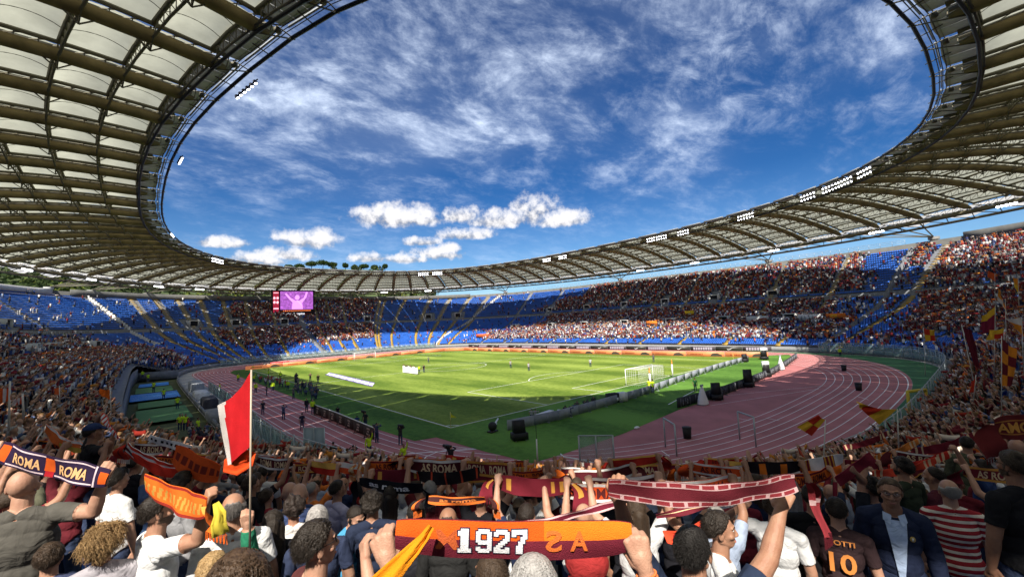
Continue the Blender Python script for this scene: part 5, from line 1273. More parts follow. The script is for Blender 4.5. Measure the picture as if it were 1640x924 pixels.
h21 = person(666, 803, 0, 'man with cropped black hair above the left end of the 1927 scarf', (.02, .02, .025), ('crop', (.015, .012, .01)), depth=3.2, H=1.78)
h22 = person(717, 813, 8, 'bald man just above the digits of the 1927 scarf', (.02, .02, .02), ('balding', (.06, .04, .03)), depth=3.1, H=1.74)
h24 = person(853, 893, 0, 'grey haired man holding up the 1927 scarf, head at the bottom edge', (.05, .05, .06), ('short', (.32, .31, .30)), L=(622, 905, 1.27), Rr=(1032, 908, 1.25), H=1.70, depth=1.29, vox=.0048, strands=1800, hs=1.12, armk=1.04, eL=(-1, .0, -.9), eR=(1, 0, -.9), scale=.97)
h25 = person(786, 888, -25, 'man with thin brown hair at the bottom edge beside the scarf bearer', (.03, .03, .035), ('crop', HD), H=1.74, depth=1.75)
h26 = person(1106, 842, 12, 'man with cropped black hair holding up the maroon scarf with white boxes', (.02, .03, .06), ('crop', (.012, .01, .009)), L=(986, 792, 1.72), Rr=(1262, 790, 1.72), depth=1.7, H=1.72, vox=.0048, strands=2600, hs=1.12, armk=1.04, eL=(-1, 0, -.7), eR=(1, 0, -.9))
h27 = person(1150, 822, 80, 'dark haired boy in a white T-shirt in profile below the maroon scarf', (.62, .62, .62), ('full', HB), depth=2.4, H=1.60, strands=1500, vox=.006)
h28 = person(1238, 792, 10, 'dark haired person in a white T-shirt right of the boy in profile', (.60, .60, .60), ('full', HD), depth=3.2, H=1.72, L=(1185, 812, 3.25))
h29 = person(1300, 775, 5, 'big man in a plain black T-shirt right of the raised bare arm', (.010, .010, .012), ('short', HB), depth=3.2, H=1.80, girth=1.15)
def num_shirt(o, B, sc, hp, toloc):
    m_ = mat('shirt_print', (.60, .22, .05), .7)
    for s, z, h, w in (('TOTTI', 1.395, .045, .20), ('10', 1.16, .17, .20)):
        Vt, Ft, wt = text_mesh(s, .03); V = []
        for x, y, _ in Vt: xx = (x/wt-.5)*w; V.append((xx*sc, (-.138+.6*xx*xx)*sc, (z+y*h)*sc))
        link('lettering', mesh_np('lettering', V, Ft, [m_]), o)
h30 = person(1338, 797, -3, 'supporter in a dark football shirt lettered TOTTI with number 10', (.035, .02, .022), ('short', HB), depth=3.0, H=1.72, extra=num_shirt)
h31 = person(1392, 764, -62, 'bearded man in a black T-shirt raising his arm, left of the man in glasses', (.012, .014, .02), ('full', HB), L=(1387, 718, 3.75), Rr=(1362, 748, 3.6), depth=3.6, H=1.78, beard=HB, strands=700)
jack_m = cloth_mat('navy_jacket', (.018, .025, .055)); shirtblue = cloth_mat('pale_blue_shirt', (.38, .48, .66)); crest = mat('crest_gold', (.45, .32, .08), .6)
def jacket(o, B, sc, hp, toloc):
    mb = MB()
    for z0, z1 in ((.98, 1.44),):                       # open front: a strip of pale shirt and two collar points
        k = 10; V = []
        for i in range(k+1):
            z = z0+(z1-z0)*i/k; w = .02+.055*(i/k); y = .150-.02*abs(i/k-.3) if z < 1.3 else .150-(z-1.3)*.42
            for x in (-w, 0, w): V.append((x*sc, (y+.004+(.006 if x == 0 else 0))*sc, z*sc))
        mb.add(V, [(i*3+j, i*3+j+1, (i+1)*3+j+1, (i+1)*3+j) for i in range(k) for j in range(2)])
    mb.build('shirt_front', shirtblue, o, smooth=True)
    mc = MB()
    for sg in (-1, 1): mc.add([np.array(p)*sc for p in ((sg*.022, .085, 1.475), (sg*.075, .045, 1.485), (sg*.082, .085, 1.435), (sg*.04, .125, 1.405), (sg*.022, .09, 1.47), (sg*.075, .05, 1.48), (sg*.082, .09, 1.43), (sg*.04, .13, 1.40))], [(0, 1, 2, 3), (7, 6, 5, 4)])
    mc.build('collar', shirtblue, o)
    me = MB(); me.ball(np.array((-.095, .138, 1.315))*sc, (.019*sc, .006*sc, .024*sc), 10, 6); me.build('crest', crest, o); me = MB(); me.box(np.array((-.095, .1455, 1.315))*sc, (.012*sc, .004*sc, .026*sc)); me.build('crest_bar', mat('crest_white', (.7, .7, .7)), o)
h32 = person(1423, 765, 172, 'man with glasses in an open navy jacket over a pale blue shirt, facing us', jack_m, ('short', (.10, .065, .04)), depth=2.9, H=1.78, glasses='clear', sleeve='long', strands=1200, vox=.0052, extra=jacket, flare=.008, head=(4, -4, 0), tail=.06)
h33 = person(1518, 768, -18, 'grey haired man in a red shirt with thin white stripes, seen from behind', red_stripe, ('balding', (.36, .34, .32)), depth=3.3, H=1.72, strands=1100, girth=1.15, vox=.006)
h34 = person(1494, 748, -70, 'man in a dark maroon polo shirt in left profile behind the striped shirt', (.085, .018, .028), ('receding', HB), depth=3.9, H=1.76, strands=800)
h35 = person(1444, 733, -55, 'bearded man in a dark green jacket behind the man in glasses', (.03, .04, .025), ('full', HB), depth=3.9, H=1.80, sleeve='long', beard=HB)
h36 = person(1547, 699, -8, 'man in an olive field jacket seen from behind, dark hair', (.075, .08, .05), ('short', HB), depth=5.2, H=1.86, sleeve='long', girth=1.1)
h37 = person(1572, 737, -80, 'dark haired man in a navy T-shirt raising his left fist', (.02, .04, .12), ('full', HB), L=(1530, 720, 4.25), depth=4.3, H=1.78, eL=(-.4, .3, -1))
def back_text(s, z, h, w, col):
    def f(o, B, sc, hp, toloc):
        Vt, Ft, wt = text_mesh(s, .03); V = [(((x/wt-.5)*w)*sc, (-.136+.5*((x/wt-.5)*w)**2)*sc, (z+y*h)*sc) for x, y, _ in Vt]; link('lettering', mesh_np('lettering', V, Ft, [mat('print_'+s.lower()[:3], col, .7)]), o)
    return f
h38 = person(1586, 748, -12, 'supporter in a maroon shirt with white letters across the shoulders', (.12, .02, .03), ('short', HB), depth=4.6, H=1.66, extra=back_text('STROO', 1.36, .05, .24, (.65, .65, .65)))
h39 = person(1621, 722, -52, 'bearded man in sunglasses and black T-shirt at the right edge', (.012, .012, .014), ('short', (.05, .035, .022)), depth=2.6, H=1.86, glasses='sun', beard=(.06, .035, .02), strands=1500, vox=.006, girth=1.15, armk=1.04)
h40 = person(1627, 703, 0, 'bald man raising an arm with a steel wristwatch under the AMOR scarf', (.5, .5, .5), (None, None), L=(1586, 692, 3.92), depth=3.9, H=1.74, vox=.006, hs=1.1)
PEOPLE = dict(h1=h1, h24=h24, h26=h26)
# things on and in the hands
def bracelet(c, f, r, col, label, cat='bracelet', w=.012, beads=False, k=1, metal=0.):
    f = unit(f); a = unit(np.cross(f, (0, 0, 1.) if abs(f[2]) < .9 else (1., 0, 0))); b = np.cross(f, a); mb = MB(); root = None
    for i in range(k):
        cc = c+f*(i*w*1.5); P = [cc+(a*math.cos(t)+b*math.sin(t))*r for t in np.linspace(0, 2*math.pi, 25)[:-1]]
        if beads:
            for p in P: mb.ball(p, w*.55, 6, 4)
        else: mb.tube(P, w*.5, 6, closed=True)
    o = mb.build(cat.split()[-1], mat('band_%s' % label[:10].replace(' ', '_'), col, .35 if metal else .6, metal=metal), smooth=True); tag(o, label, cat); return o
def wrist(h, side):
    B = h['B']; P = [p for p in body_prims_cache(h)]; return P
def arm_of(h, key):
    """wrist point and direction in the world from the body's own hand vertices"""
    V = B_ = h['B']; m = V['lab'] == ('fb-1' if key == 'L' else 'fb1'); q = V['V'][m]*h['sc']; hd = V['V'][V['lab'] == ('ha-1' if key == 'L' else 'ha1')]*h['sc']; hc = hd.mean(0); d = np.linalg.norm(q-hc, axis=1); w0 = q[d < np.percentile(d, 18)].mean(0); w1 = q[d > np.percentile(d, 82)].mean(0); f = unit(w0-w1); r = np.linalg.norm(np.cross(q[d < np.percentile(d, 25)]-w0, f), axis=1).mean()
    az = h['az']; c, s = math.cos(az), math.sin(az); rot = lambda v: np.array((v[0]*c+v[1]*s, -v[0]*s+v[1]*c, v[2])); return rot(w0)+h['base'], rot(f), r, rot(hc)+h['base']
for h, key, args in ((h24, 'L', dict(col=(.45, .42, .36), label='steel wristwatch bracelet on the left wrist under the 1927 scarf', cat='wristwatch', w=.016, metal=.9)), (h24, 'R', dict(col=(.62, .16, .04), label='red and white bead bracelets on the right wrist under the 1927 scarf', cat='bracelet', w=.009, beads=True, k=2)), (h1, 'R', dict(col=(.12, .10, .08), label='dark cord bracelet of the bald man at the left edge', cat='bracelet', w=.008)), (h40, 'L', dict(col=(.55, .52, .45), label='steel wristwatch on the arm raised under the AMOR scarf', cat='wristwatch', w=.016, metal=.9))):
    c_, f_, r_, _ = arm_of(h, key); bracelet(c_-f_*.012, f_, r_+.004, **args)
c_, f_, r_, _ = arm_of(h24, 'R'); bracelet(c_-f_*.04, f_, r_+.005, (.02, .02, .02), 'black woven bracelet below the bead bracelets', 'bracelet', .012)
c_, f_, r_, _ = arm_of(h24, 'L'); bracelet(c_-f_*.042, f_, r_+.005, (.30, .03, .03), 'red cord bracelet below the steel wristwatch', 'bracelet', .008)
def local_pt(h, q): return h['toloc'](q)
# the 1927 scarf
DIG = [['.###..', '####..', '####..', '.###..', '.###..', '.###..', '.###..', '.###..', '.###..', '#####.', '#####.'], ['.#####.', '#######', '##...##', '##...##', '##...##', '#######', '.######', '.....##', '##...##', '#######', '.#####.'],
       ['.#####.', '#######', '##...##', '.....##', '....###', '...###.', '..###..', '.###...', '###..##', '#######', '#######'], ['#######', '#######', '##...##', '....###', '....##.', '...###.', '...##..', '..###..', '..###..', '..###..', '..###..']]
d24 = h24['dep']
def grip_pt(h, key, du=0, dv=0): _, _, _, hc = arm_of(h, key); return hc
gL, gR = grip_pt(h24, 'L'), grip_pt(h24, 'R')
fwd = unit(np.array((cf[0], cf[1], 0)))
p0 = W(636, 824, 1.50); p1 = W(1010, 828, 1.52)
scarf(p0, p1, .128, 'orange over maroon scarf with the white digits 1927, held up across the middle', base=(.15, .018, .032), cols=[(.66, .10, .012), (.74, .18, .015)], pattern=bands([(0, 1, 0, .47, 1), (.62, 1, 0, .47, 2)]), sag=.022, wave=.004, fold=.012,
      texts=[('M', .17, .265, .72, .52, (.48, .10, .03), True), ('S', .63, .70, .72, .52, (.60, .14, .03), True), ('A', .735, .81, .72, .52, (.60, .14, .03), True), ], blocks=[(DIG, .262, .562, .17, .80, (.74, .74, .76), (.03, .02, .05))], nt=80, nw=17)
# yellow cloth held in the left hand area, hanging to the lower left
def cloth_strip(P, w, label, c, cat='cloth', name='cloth'):
    P = np.array(P); T = np.gradient(P, axis=0); mb = MB(); G = []
    for i, p in enumerate(P):
        t = unit(T[i]); nr = unit(CAM-p); sd = unit(np.cross(t, nr)); ww = w[i] if not np.isscalar(w) else w
        G.append([p+sd*ww*x+nr*.012*math.sin(x*9+i*.8) for x in np.linspace(-.5, .5, 9)])
    G = np.array(G); mb.grid(G); o = mb.build(name, fab(c), smooth=True); s_ = o.modifiers.new('s', 'SOLIDIFY'); s_.thickness = .004; tag(o, label, cat); return o
cloth_strip([W(690, 842, 1.40), W(680, 858, 1.38), W(662, 880, 1.36), W(640, 905, 1.34), W(612, 935, 1.32), W(585, 965, 1.3)], [.02, .028, .04, .055, .07, .08], 'yellow orange cloth hanging from the fist at the left end of the 1927 scarf', (.72, .25, .012))
# ------------------------------------------------------------------ the supporters one can tell apart around the camera
COLN = [((.17, .02, .03), 'maroon'), ((.11, .015, .022), 'dark maroon'), ((.34, .03, .03), 'red'), ((.014, .014, .018), 'black'), ((.02, .03, .07), 'navy'), ((.62, .62, .62), 'white'), ((.22, .22, .23), 'grey'), ((.55, .15, .03), 'orange'), ((.10, .17, .34), 'blue'), ((.32, .38, .50), 'pale blue'), ((.09, .09, .06), 'olive'), ((.45, .40, .33), 'beige')]
CW = np.array([15, 10, 5, 17, 9, 14, 7, 4, 6, 5, 3, 3.]); CW /= CW.sum()
HRN = {'short': 'short hair', 'crop': 'cropped hair', 'balding': 'thinning hair', 'long': 'long hair', 'full': 'thick hair', 'curly': 'curly hair', 'receding': 'receding hair', 'bald': 'a bald head'}
HRC = [((.018, .012, .009), 'black'), ((.04, .025, .015), 'dark brown'), ((.09, .05, .025), 'brown'), ((.22, .21, .20), 'grey'), ((.26, .16, .07), 'fair')]
SHORT = []      # (u, v, words)
for h, w in ((h1, 'bald man at the left edge'), (h4, 'bearded man in profile'), (h6, 'man in the navy cap'), (h7, 'grey haired striped polo'), (h10, 'man in sunglasses'), (h12, 'man in light blue'), (h15, 'two bald men'), (h17, 'man in lavender'), (h19, 'flag pole'), (h21, 'left end of the 1927 scarf'), (h22, '1927 digits'), (h26, 'cropped head under the maroon scarf'), (h27, 'boy in profile'), (h29, 'big black T-shirt'), (h32, 'man in the navy jacket'), (h33, 'red striped shirt'), (h36, 'olive field jacket'), (h39, 'bearded man in sunglasses')):
    b = h['base']+np.array((0, 0, 1.7)); x = pix(b); SHORT.append((x[0], x[1], w, x[2]))
SHORT += [(1300, 672, 'chequered yellow and red flag', 15), (718, 680, 'corner flag', 30), (1100, 735, 'glass barrier', 15), (600, 735, 'red asphalt', 15), (860, 738, 'thin pole by the grass tip', 15), (1190, 735, 'orange banner', 12), (120, 600, 'empty blue corner seats', 60), (1480, 700, 'yellow gate frame', 20), (40, 640, 'orange flag at the left edge', 20), (1600, 620, 'chequered flags on the right', 15)]
def where(u, v, z, skip=()):
    q = sorted(SHORT, key=lambda a: math.hypot(a[0]-u, (a[1]-v)*1.3)); a = [x for x in q if x[2] not in skip][0]; du, dv = a[0]-u, a[1]-v
    rel = ('left of' if du > 0 else 'right of') if abs(du) > abs(dv)*1.2 else ('above' if dv > 0 else 'below')
    far = math.hypot(du, dv); return ('just ' if far < 45 else '' if far < 130 else 'well ')+rel+' the '+a[2], a[2]
hx = np.array(HERO_XY); cx_y = CAM[:2]
ids = [i for i in taken if SDIST[i] < 52]; ids = sorted(ids, key=lambda i: SDIST[i])
ok = []
fwd2 = unit(np.array((cf[0], cf[1])))
def covers(pos):
    """would a person here stand in front of one of the people placed one by one?"""
    p = pos-cx_y; r = np.hypot(*p)
    for h in HERO_XY:
        q = np.array(h)-cx_y; rq = np.hypot(*q)
        if np.hypot(*(np.array(h)-pos)) < .46: return True
        if r < rq and r < 7.5 and rq-r < 4.2:
            a = abs(math.atan2(p[0]*q[1]-p[1]*q[0], p@q))
            if a < .30/r+(.05 if r < 4.6 else .02): return True
    return False
mid = []
for i in ids:
    p = SXYZ[i]
    if np.hypot(*(p[:2]-cx_y)) < 2.6 or covers(p[:2]): continue
    x = pix(p+np.array((0, 0, 1.7)))
    if len(ok) < 235 and -60 < x[0] < 1700: ok.append(i)
    else: mid.append(i)
USED = {}
def uniq(lab, u, v, z, pre):
    k = 0; skip = ()
    while lab in USED and k < 3:
        w, a = where(u, v, z, skip); skip = skip+(a,); lab = pre+' '+w; k += 1
        if k > 1: w2, _ = where(u, v, z, ()); lab = pre+' '+w2+', '+w.replace('just ', '').replace('well ', '')
    return ' '.join(lab.split()[:16])
SC_N = [('maroon', MAR, [GOLD], 'orange bars'), ('orange', (.72, .14, .02), [MAR], 'maroon border'), ('red', (.45, .03, .02), [(.75, .45, .10)], 'yellow ends'), ('dark maroon', (.09, .015, .02), [WHT], 'white stripes'), ('black', BLK, [ORA], 'orange stripes'), ('orange red', (.62, .08, .02), [WHT], 'white edges')]
def scarf_look(rg):
    n, base, cols, w = SC_N[rg.choice(6, p=[.3, .22, .14, .14, .1, .1])]; k = rg.integers(0, 5)
    if k == 0: pat = bands([(0, 1, 0, .16, 1), (0, 1, .84, 1, 1)])
    elif k == 1: pat = lambda t, q: 1 if int(t*14) % 2 == 0 and .2 < q < .8 and (t < .25 or t > .75) else 0
    elif k == 2: pat = lambda t, q: 1 if q < .45 else 0
    elif k == 3: pat = lambda t, q: 1 if (int(t*22) % 2 == 0) and (t < .2 or t > .8) or q > .88 else 0
    else: pat = lambda t, q: 1 if (int(t*9+.5) % 3 == 0) and q > .15 else 0
    return n, base, cols, pat
rg = np.random.default_rng(5)
for c, i in enumerate(ok):
    p = SXYZ[i]+np.array((*(rg.normal(0, .05, 2)), 0)); wts = np.array([9, 8, 5, 7, 6, 5, 5, 3, 4, 3, 3, 4, 2, 5.]); vi = rg.choice(len(VAR), p=wts/wts.sum()); v = VAR[vi]
    ci = rg.choice(len(COLN), p=CW); col = np.array(COLN[ci][0])*rg.uniform(.85, 1.15); hi = rg.choice(5, p=[.38, .3, .14, .12, .06]); o = link('person', v['me'], None, tuple(p)); yaw = SYAW[i]+math.pi+rg.normal(0, .28); o.rotation_euler = (0, 0, yaw); sc = rg.normal(.99, .035); o.scale = (sc, sc, sc); o.color = (*col, 1)
    if v['hair']: ho = link('hair', v['hair'], o); ho.color = (*HRC[hi][0], 1)
    u, vv, z = pix(p+np.array((0, 0, 1.7))); w, a = where(u, vv, z); hw = HRN[v['style']] if v['style'] == 'bald' else HRC[hi][1]+' '+HRN[v['style']]
    pre = '%s top, %s, %s' % (COLN[ci][1], hw, v['words'].replace('holding both arms up', 'arms raised').replace('standing with the arms down', 'arms down').replace('stretching both arms high', 'arms high').replace('spreading both arms wide', 'arms wide')); lab = uniq(pre+', '+w, u, vv, z, pre+','); USED[lab] = 1; tag(o, lab, 'supporter', 'supporters standing in the near curve')
    if v['scarf'] and rg.random() < .62:
        g = v['B']['grips']; cy2, sy2 = math.cos(yaw), math.sin(yaw); back = lambda q: np.array((q[0]*cy2-q[1]*sy2, q[0]*sy2+q[1]*cy2, q[2]))*sc+p
        a_, b_ = back(g[0]), back(g[1]); d_ = unit(b_-a_); a_ = a_-d_*.02; b_ = b_+d_*.02
        if pix(a_)[0] > pix(b_)[0]: a_, b_ = b_, a_
        n, base, cols, pat = scarf_look(rg); wd = rg.uniform(.15, .19); tx = ()
        roll = rg.random()
        if roll < .45 and pat is not None: tx = (('ROMA', .12, .46, .78, .55, CREAM if base[0] < .3 else (.10, .02, .02)), ('ROMA', .54, .88, .78, .55, CREAM if base[0] < .3 else (.10, .02, .02))) if roll < .25 else (('AS ROMA', .2, .8, .78, .55, CREAM if base[0] < .3 else (.10, .02, .02)),); pat = bands([(0, 1, 0, .1, 1), (0, 1, .9, 1, 1)])
        tl = (rg.uniform(.12, .28), rg.uniform(.12, .28)) if rg.random() < .6 else (0, 0)
        pr_ = '%s scarf%s%s held in two fists' % (n, ' with hanging ends' if tl[0] else '', ' lettered '+' '.join(t[0] for t in tx) if tx else ''); u2, v2, z2 = pix((a_+b_)/2); w, _ = where(u2, v2, z2); lab = uniq(pr_+' '+w, u2, v2, z2, pr_); USED[lab] = 1
        scarf(a_+np.array((0, 0, .03)), b_+np.array((0, 0, .03)), wd, lab, base=base, cols=cols, pattern=pat, sag=rg.uniform(.02, .07), texts=tx, tails=tl, seed=c, nt=26 if z > 6 else 44, nw=6, group='scarves held up in the near curve')
add_crowd('crowd', LOWS, np.array(mid), lw, 'packed crowd of standing supporters around the near curves, many holding up scarves')
print('individuals', len(ok), 'mid', len(mid))

# ------------------------------------------------------------------ scarves one can read
def SW(u, v, d): return W(u, v, d)
def strip_px(u0, v0, u1, v1, d0, d1, hpx, *a, **k): return scarf(WK(u0, v0, d0), WK(u1, v1, d1), hpx/FPX*(d0*K(u0)+d1*K(u1))/2, *a, **k)
strip_px(4, 704, 180, 748, 2.28, 2.28, 34, 'navy scarf with ROMA twice in orange letters and orange shields, held by the bald man', base=(.028, .016, .045), cols=[(.66, .52, .56), (.62, .10, .015), (.45, .02, .03)],
  pattern=lambda t, q: 1 if (.1 < t < .42 or .5 < t < .86) and (.05 < q < .11 or .9 < q < .96) else (1 if abs(t-.88) < .009 and q > .0 else (2 if (abs(t-.05) < .045 and .1 < q < .85) or (abs(t-.46) < .04 and .12 < q < .75) or (t > .93 and .2 < q < .8) else (3 if abs(t-.46) < .03 and .75 <= q < .98 else 0))), sag=.03, nt=110, nw=16, wave=.014,
  texts=[('ROMA', .15, .39, .74, .46, (.72, .42, .20)), ('ROMA', .55, .80, .74, .46, (.72, .42, .20))], seed=3)
strip_px(975, 762, 1276, 756, 1.60, 1.60, 34, 'maroon scarf edged with rows of white boxes, stretched between two big fists', base=(.10, .013, .02), cols=[(.46, .30, .30), (.22, .028, .035)],
  pattern=lambda t, q: (2 if (t*13) % 1 < .78 and (.055 < q < .2 or .8 < q < .945) else 1) if (q < .25 or q > .75) and q > .02 else 0, sag=.045, nt=150, nw=24, wave=.012, tails=(0, .24), seed=5)
strip_px(236, 752, 333, 790, 2.3, 2.1, 40, 'orange scarf with maroon zigzag marks held by the bearded man in profile', base=(.78, .15, .02), cols=[(.55, .30, .06), (.30, .03, .02)], pattern=lambda t, q: 1 if .3 < q < .75 and int(t*26+q*2) % 2 else (2 if q > .9 or q < .06 else 0), sag=.05, tails=(0, .16), seed=4)
cloth_strip([WK(345, 805, 2.0), WK(352, 822, 1.98), WK(350, 838, 1.98), WK(354, 856, 1.97)], [.03, .06, .075, .085], 'yellow fringe hanging from the orange scarf end', (.62, .50, .06), 'fringe')
strip_px(284, 708, 356, 740, 3.6, 3.6, 38, 'orange red scarf with dark printed marks left of the red and white flag', base=(.72, .10, .02), cols=[(.22, .03, .02)], pattern=lambda t, q: 1 if .35 < q < .7 and int(t*20) % 3 else 0, sag=.05, seed=6)
strip_px(204, 706, 300, 744, 4.2, 3.9, 22, 'long white scarf with red borders stretched above the white T-shirts', base=(.70, .68, .66), cols=[(.62, .05, .03), (.10, .02, .03)], pattern=lambda t, q: 1 if q < .22 or q > .8 else (2 if int(t*7) % 3 == 0 and .4 < q < .62 else 0), sag=.06, seed=7, tails=(.2, 0))
strip_px(215, 722, 316, 742, 3.9, 3.7, 14, 'bright red rolled scarf just below the long white scarf', base=(.66, .04, .02), sag=.1, seed=8)
strip_px(74, 676, 134, 708, 5.2, 5.0, 18, 'orange and white scarf stretched left of the man in the navy cap', base=(.66, .14, .03), cols=[WHT, (.45, .30, .05)], pattern=lambda t, q: 1 if q < .25 else (2 if q > .6 and t > .45 else 0), sag=.08, seed=9, tails=(.25, .3))
strip_px(164, 660, 192, 700, 4.1, 4.0, 9, 'thin red and white scarf stretched by the man in the navy cap', base=(.55, .05, .04), cols=[WHT], pattern=lambda t, q: int(t*16) % 2, sag=.0, seed=10)
strip_px(240, 694, 308, 712, 5.2, 5.2, 12, 'narrow white scarf with small black marks', base=(.72, .70, .68), cols=[BLK], pattern=lambda t, q: 1 if .3 < q < .7 and int(t*18) % 2 else 0, sag=.03, seed=11)
strip_px(577, 762, 676, 772, 4.3, 4.1, 17, 'black scarf lettered as roma in white, low in the middle of the crowd', base=(.012, .012, .016), texts=[('as roma', .14, .80, .74, .50, (.72, .70, .70))], sag=.03, seed=12, tails=(.3, .2))
strip_px(666, 752, 766, 746, 4.3, 4.2, 19, 'black scarf with narrow red cross bars held above the 1927 scarf', base=(.018, .014, .016), cols=[(.55, .07, .03)], pattern=lambda t, q: 1 if (t*4.2) % 1 < .1 else 0, sag=.06, seed=13, nt=80)
strip_px(686, 793, 776, 793, 3.1, 3.1, 13, 'orange scarf lettered as roma in black just above the 1927 scarf', base=(.70, .16, .03), cols=[(.06, .02, .02)], pattern=bands([(0, 1, .12, .66, 1)]), texts=[('as roma', .2, .85, .60, .40, (.66, .20, .05))], sag=.02, seed=14, tails=(.1, .1))
strip_px(829, 762, 895, 762, 5.4, 5.4, 15, 'red scarf lettered ROMA ROMA above the middle of the crowd', base=(.42, .03, .025), cols=[ORA], pattern=bands([(0, 1, 0, .1, 1)]), texts=[('ROMA', .04, .42, .74, .50, CREAM), ('ROMA', .58, .96, .74, .50, CREAM)], sag=.01, seed=15)
strip_px(900, 797, 972, 782, 3.9, 3.9, 22, 'maroon scarf with the white letters TO between the raised hands', base=(.12, .015, .025), texts=[('TO', .38, .72, .78, .60, (.72, .70, .70))], sag=.03, seed=16, tails=(.2, 0))
strip_px(1592, 666, 1700, 655, 3.1, 3.1, 38, 'maroon scarf with ROMA in gold, seen from its back at the right edge', base=(.14, .02, .02), cols=[(.45, .17, .04)], pattern=lambda t, q: 1 if .2 < q < .24 or .74 < q < .78 else 0, texts=[('ROMA', .02, .62, .70, .42, (.66, .30, .06), True)], sag=.02, seed=17, nt=60, nw=20, tails=(.3, 0))
strip_px(1060, 848, 1128, 826, 2.9, 2.8, 22, 'orange red scarf with maroon letters sagging under the cropped head', base=(.68, .07, .03), texts=[('ROMA', .15, .9, .75, .55, (.32, .02, .03), True)], sag=.12, seed=18)
strip_px(1071, 806, 1124, 795, 3.6, 3.6, 17, 'orange scarf with dark letters behind the maroon boxed scarf', base=(.72, .20, .05), texts=[('ROMA', .12, .9, .75, .55, (.05, .02, .03), True)], sag=.02, seed=19)
strip_px(1120, 743, 1228, 738, 6.5, 6.3, 16, 'long orange red banner with faint lettering above the boxed scarf', base=(.66, .11, .04), cols=[(.50, .07, .04)], pattern=lambda t, q: 1 if .3 < q < .7 and int(t*30) % 2 and .25 < t < .92 else 0, sag=.02, seed=20)
strip_px(1228, 742, 1348, 724, 5.2, 5.0, 19, 'white scarf with maroon and gold bar groups stretched over the crowd', base=(.72, .71, .69), cols=[(.16, .02, .03), (.60, .30, .05)], pattern=lambda t, q: (1 if int(t*60) % 3 else 2) if (.13 < t < .27 or .42 < t < .56 or .74 < t < .88) else 0, sag=.03, seed=21, nt=100)
strip_px(1336, 762, 1394, 722, 3.6, 3.6, 20, 'plain maroon scarf running up to the raised arm of the man in black', base=(.20, .02, .035), sag=.0, seed=22, tails=(.42, 0))
strip_px(1290, 752, 1345, 742, 5., 5., 14, 'plain orange scarf below the white barred scarf', base=(.85, .17, .02), sag=.08, seed=23)
strip_px(1050, 822, 1140, 800, 3.0, 2.9, 10, 'maroon and cream striped scarf behind the right fist of the 1927 bearer', base=(.14, .02, .03), cols=[CREAM], pattern=bands([(0, 1, .3, .5, 1)]), sag=.02, seed=24)
strip_px(828, 836, 1000, 796, 3.0, 2.9, 11, 'long maroon scarf with pink edges rising behind the 1927 scarf', base=(.14, .015, .03), cols=[(.66, .42, .42)], pattern=bands([(0, 1, 0, .22, 1), (0, 1, .8, 1, 1)]), sag=.02, seed=25)
for k, (u0, v0, u1, v1, d, hp_, c, lab) in enumerate([(905, 757, 985, 736, 6.4, 11, ORA, 'orange scarf below the thin pole'), (760, 742, 842, 746, 6.2, 13, GOLD, 'gold scarf under the near corner of the grass'), (848, 747, 880, 757, 6.6, 8, (.66, .10, .02), 'short orange scarf slanting right of the gold one'), (575, 742, 650, 772, 5.2, 9, (.55, .20, .05), 'orange scarf slanting down over the red asphalt'), (1420, 742, 1520, 720, 5.2, 12, RED, 'red scarf sloping up left of the olive jacket'), (1400, 728, 1470, 700, 6.4, 10, (.62, .20, .04), 'orange scarf sloping up under the yellow gate'),
   (1350, 712, 1422, 688, 8.5, 9, MAR, 'maroon scarf sloping up beside the green strip'), (1460, 716, 1560, 690, 6.2, 13, MAR, 'broad maroon scarf in front of the walkway'), (1395, 752, 1500, 730, 4.6, 11, (.62, .06, .03), 'bright red scarf behind the green jacket'), (985, 735, 1060, 726, 8.5, 9, MAR, 'maroon scarf by the glass panels')]):
    strip_px(u0, v0, u1, v1, d, d, hp_, lab, base=c, cols=[CREAM], pattern=(lambda t, q: 1 if int(t*24) % 2 and (t < .2 or t > .8) else 0), sag=.05, seed=30+k, nt=30, nw=6, tails=(.2, .2) if k % 2 else (0, 0))

# ------------------------------------------------------------------ flags
root = flag(WK(400, 885, 1.72), WK(402.5, 592, 1.78), [WK(402.5, 594, 1.78), WK(401.5, 714, 1.77), WK(361, 750, 1.78), WK(349, 650, 1.79)], lambda x, y: 1 if x > .74+.06*math.sin(y*3) else 0, [(.50, .015, .02), (.60, .56, .53)], 'red flag with a white edge on a pale pole, raised left of centre', wave=.03, seed=1, nu=30, nv=20, pole_r=.0055, group=None, pc=(.42, .36, .28))
cloth_strip([WK(400, 722, 1.80), WK(392, 735, 1.80), WK(376, 744, 1.80), WK(358, 746, 1.80)], [.06, .11, .115, .06], 'orange red scarf end bulging out just below the red and white flag', (.85, .09, .02))
chq = lambda x, y: (int(x*2)+int(y*2)) % 2
def fpx(label, pole, cor, d, pat, cols, seed=0, wave=.06, r=.02, **k):
    P = [W(u, v, d) for u, v in cor]; return flag(W(*pole[0], d), W(*pole[1], d), P, pat, cols, label, seed, wave, 16, 12, pole_r=r, **k)
YL, RD, OR = (.72, .42, .04), (.52, .04, .02), (.75, .26, .03)
fpx('yellow and red chequered flag flying over the running track', ((1318, 760), (1322, 672)), [(1322, 672), (1300, 698), (1277, 684), (1310, 664)], 15, chq, [YL, RD], 1)
fpx('yellow flag with a red band, streaming over the outer lanes', ((1440, 730), (1437, 655)), [(1437, 655), (1408, 680), (1372, 648), (1376, 644)], 15, lambda x, y: 1 if .45 < x < .72 else 0, [YL, RD], 2)
fpx('yellow and red chequered flag in front of the blue block by the barrier', ((1482, 600), (1479, 525)), [(1479, 525), (1482, 546), (1499, 546), (1497, 528)], 34, chq, [RD, YL], 3, group='flags waved in the stands')
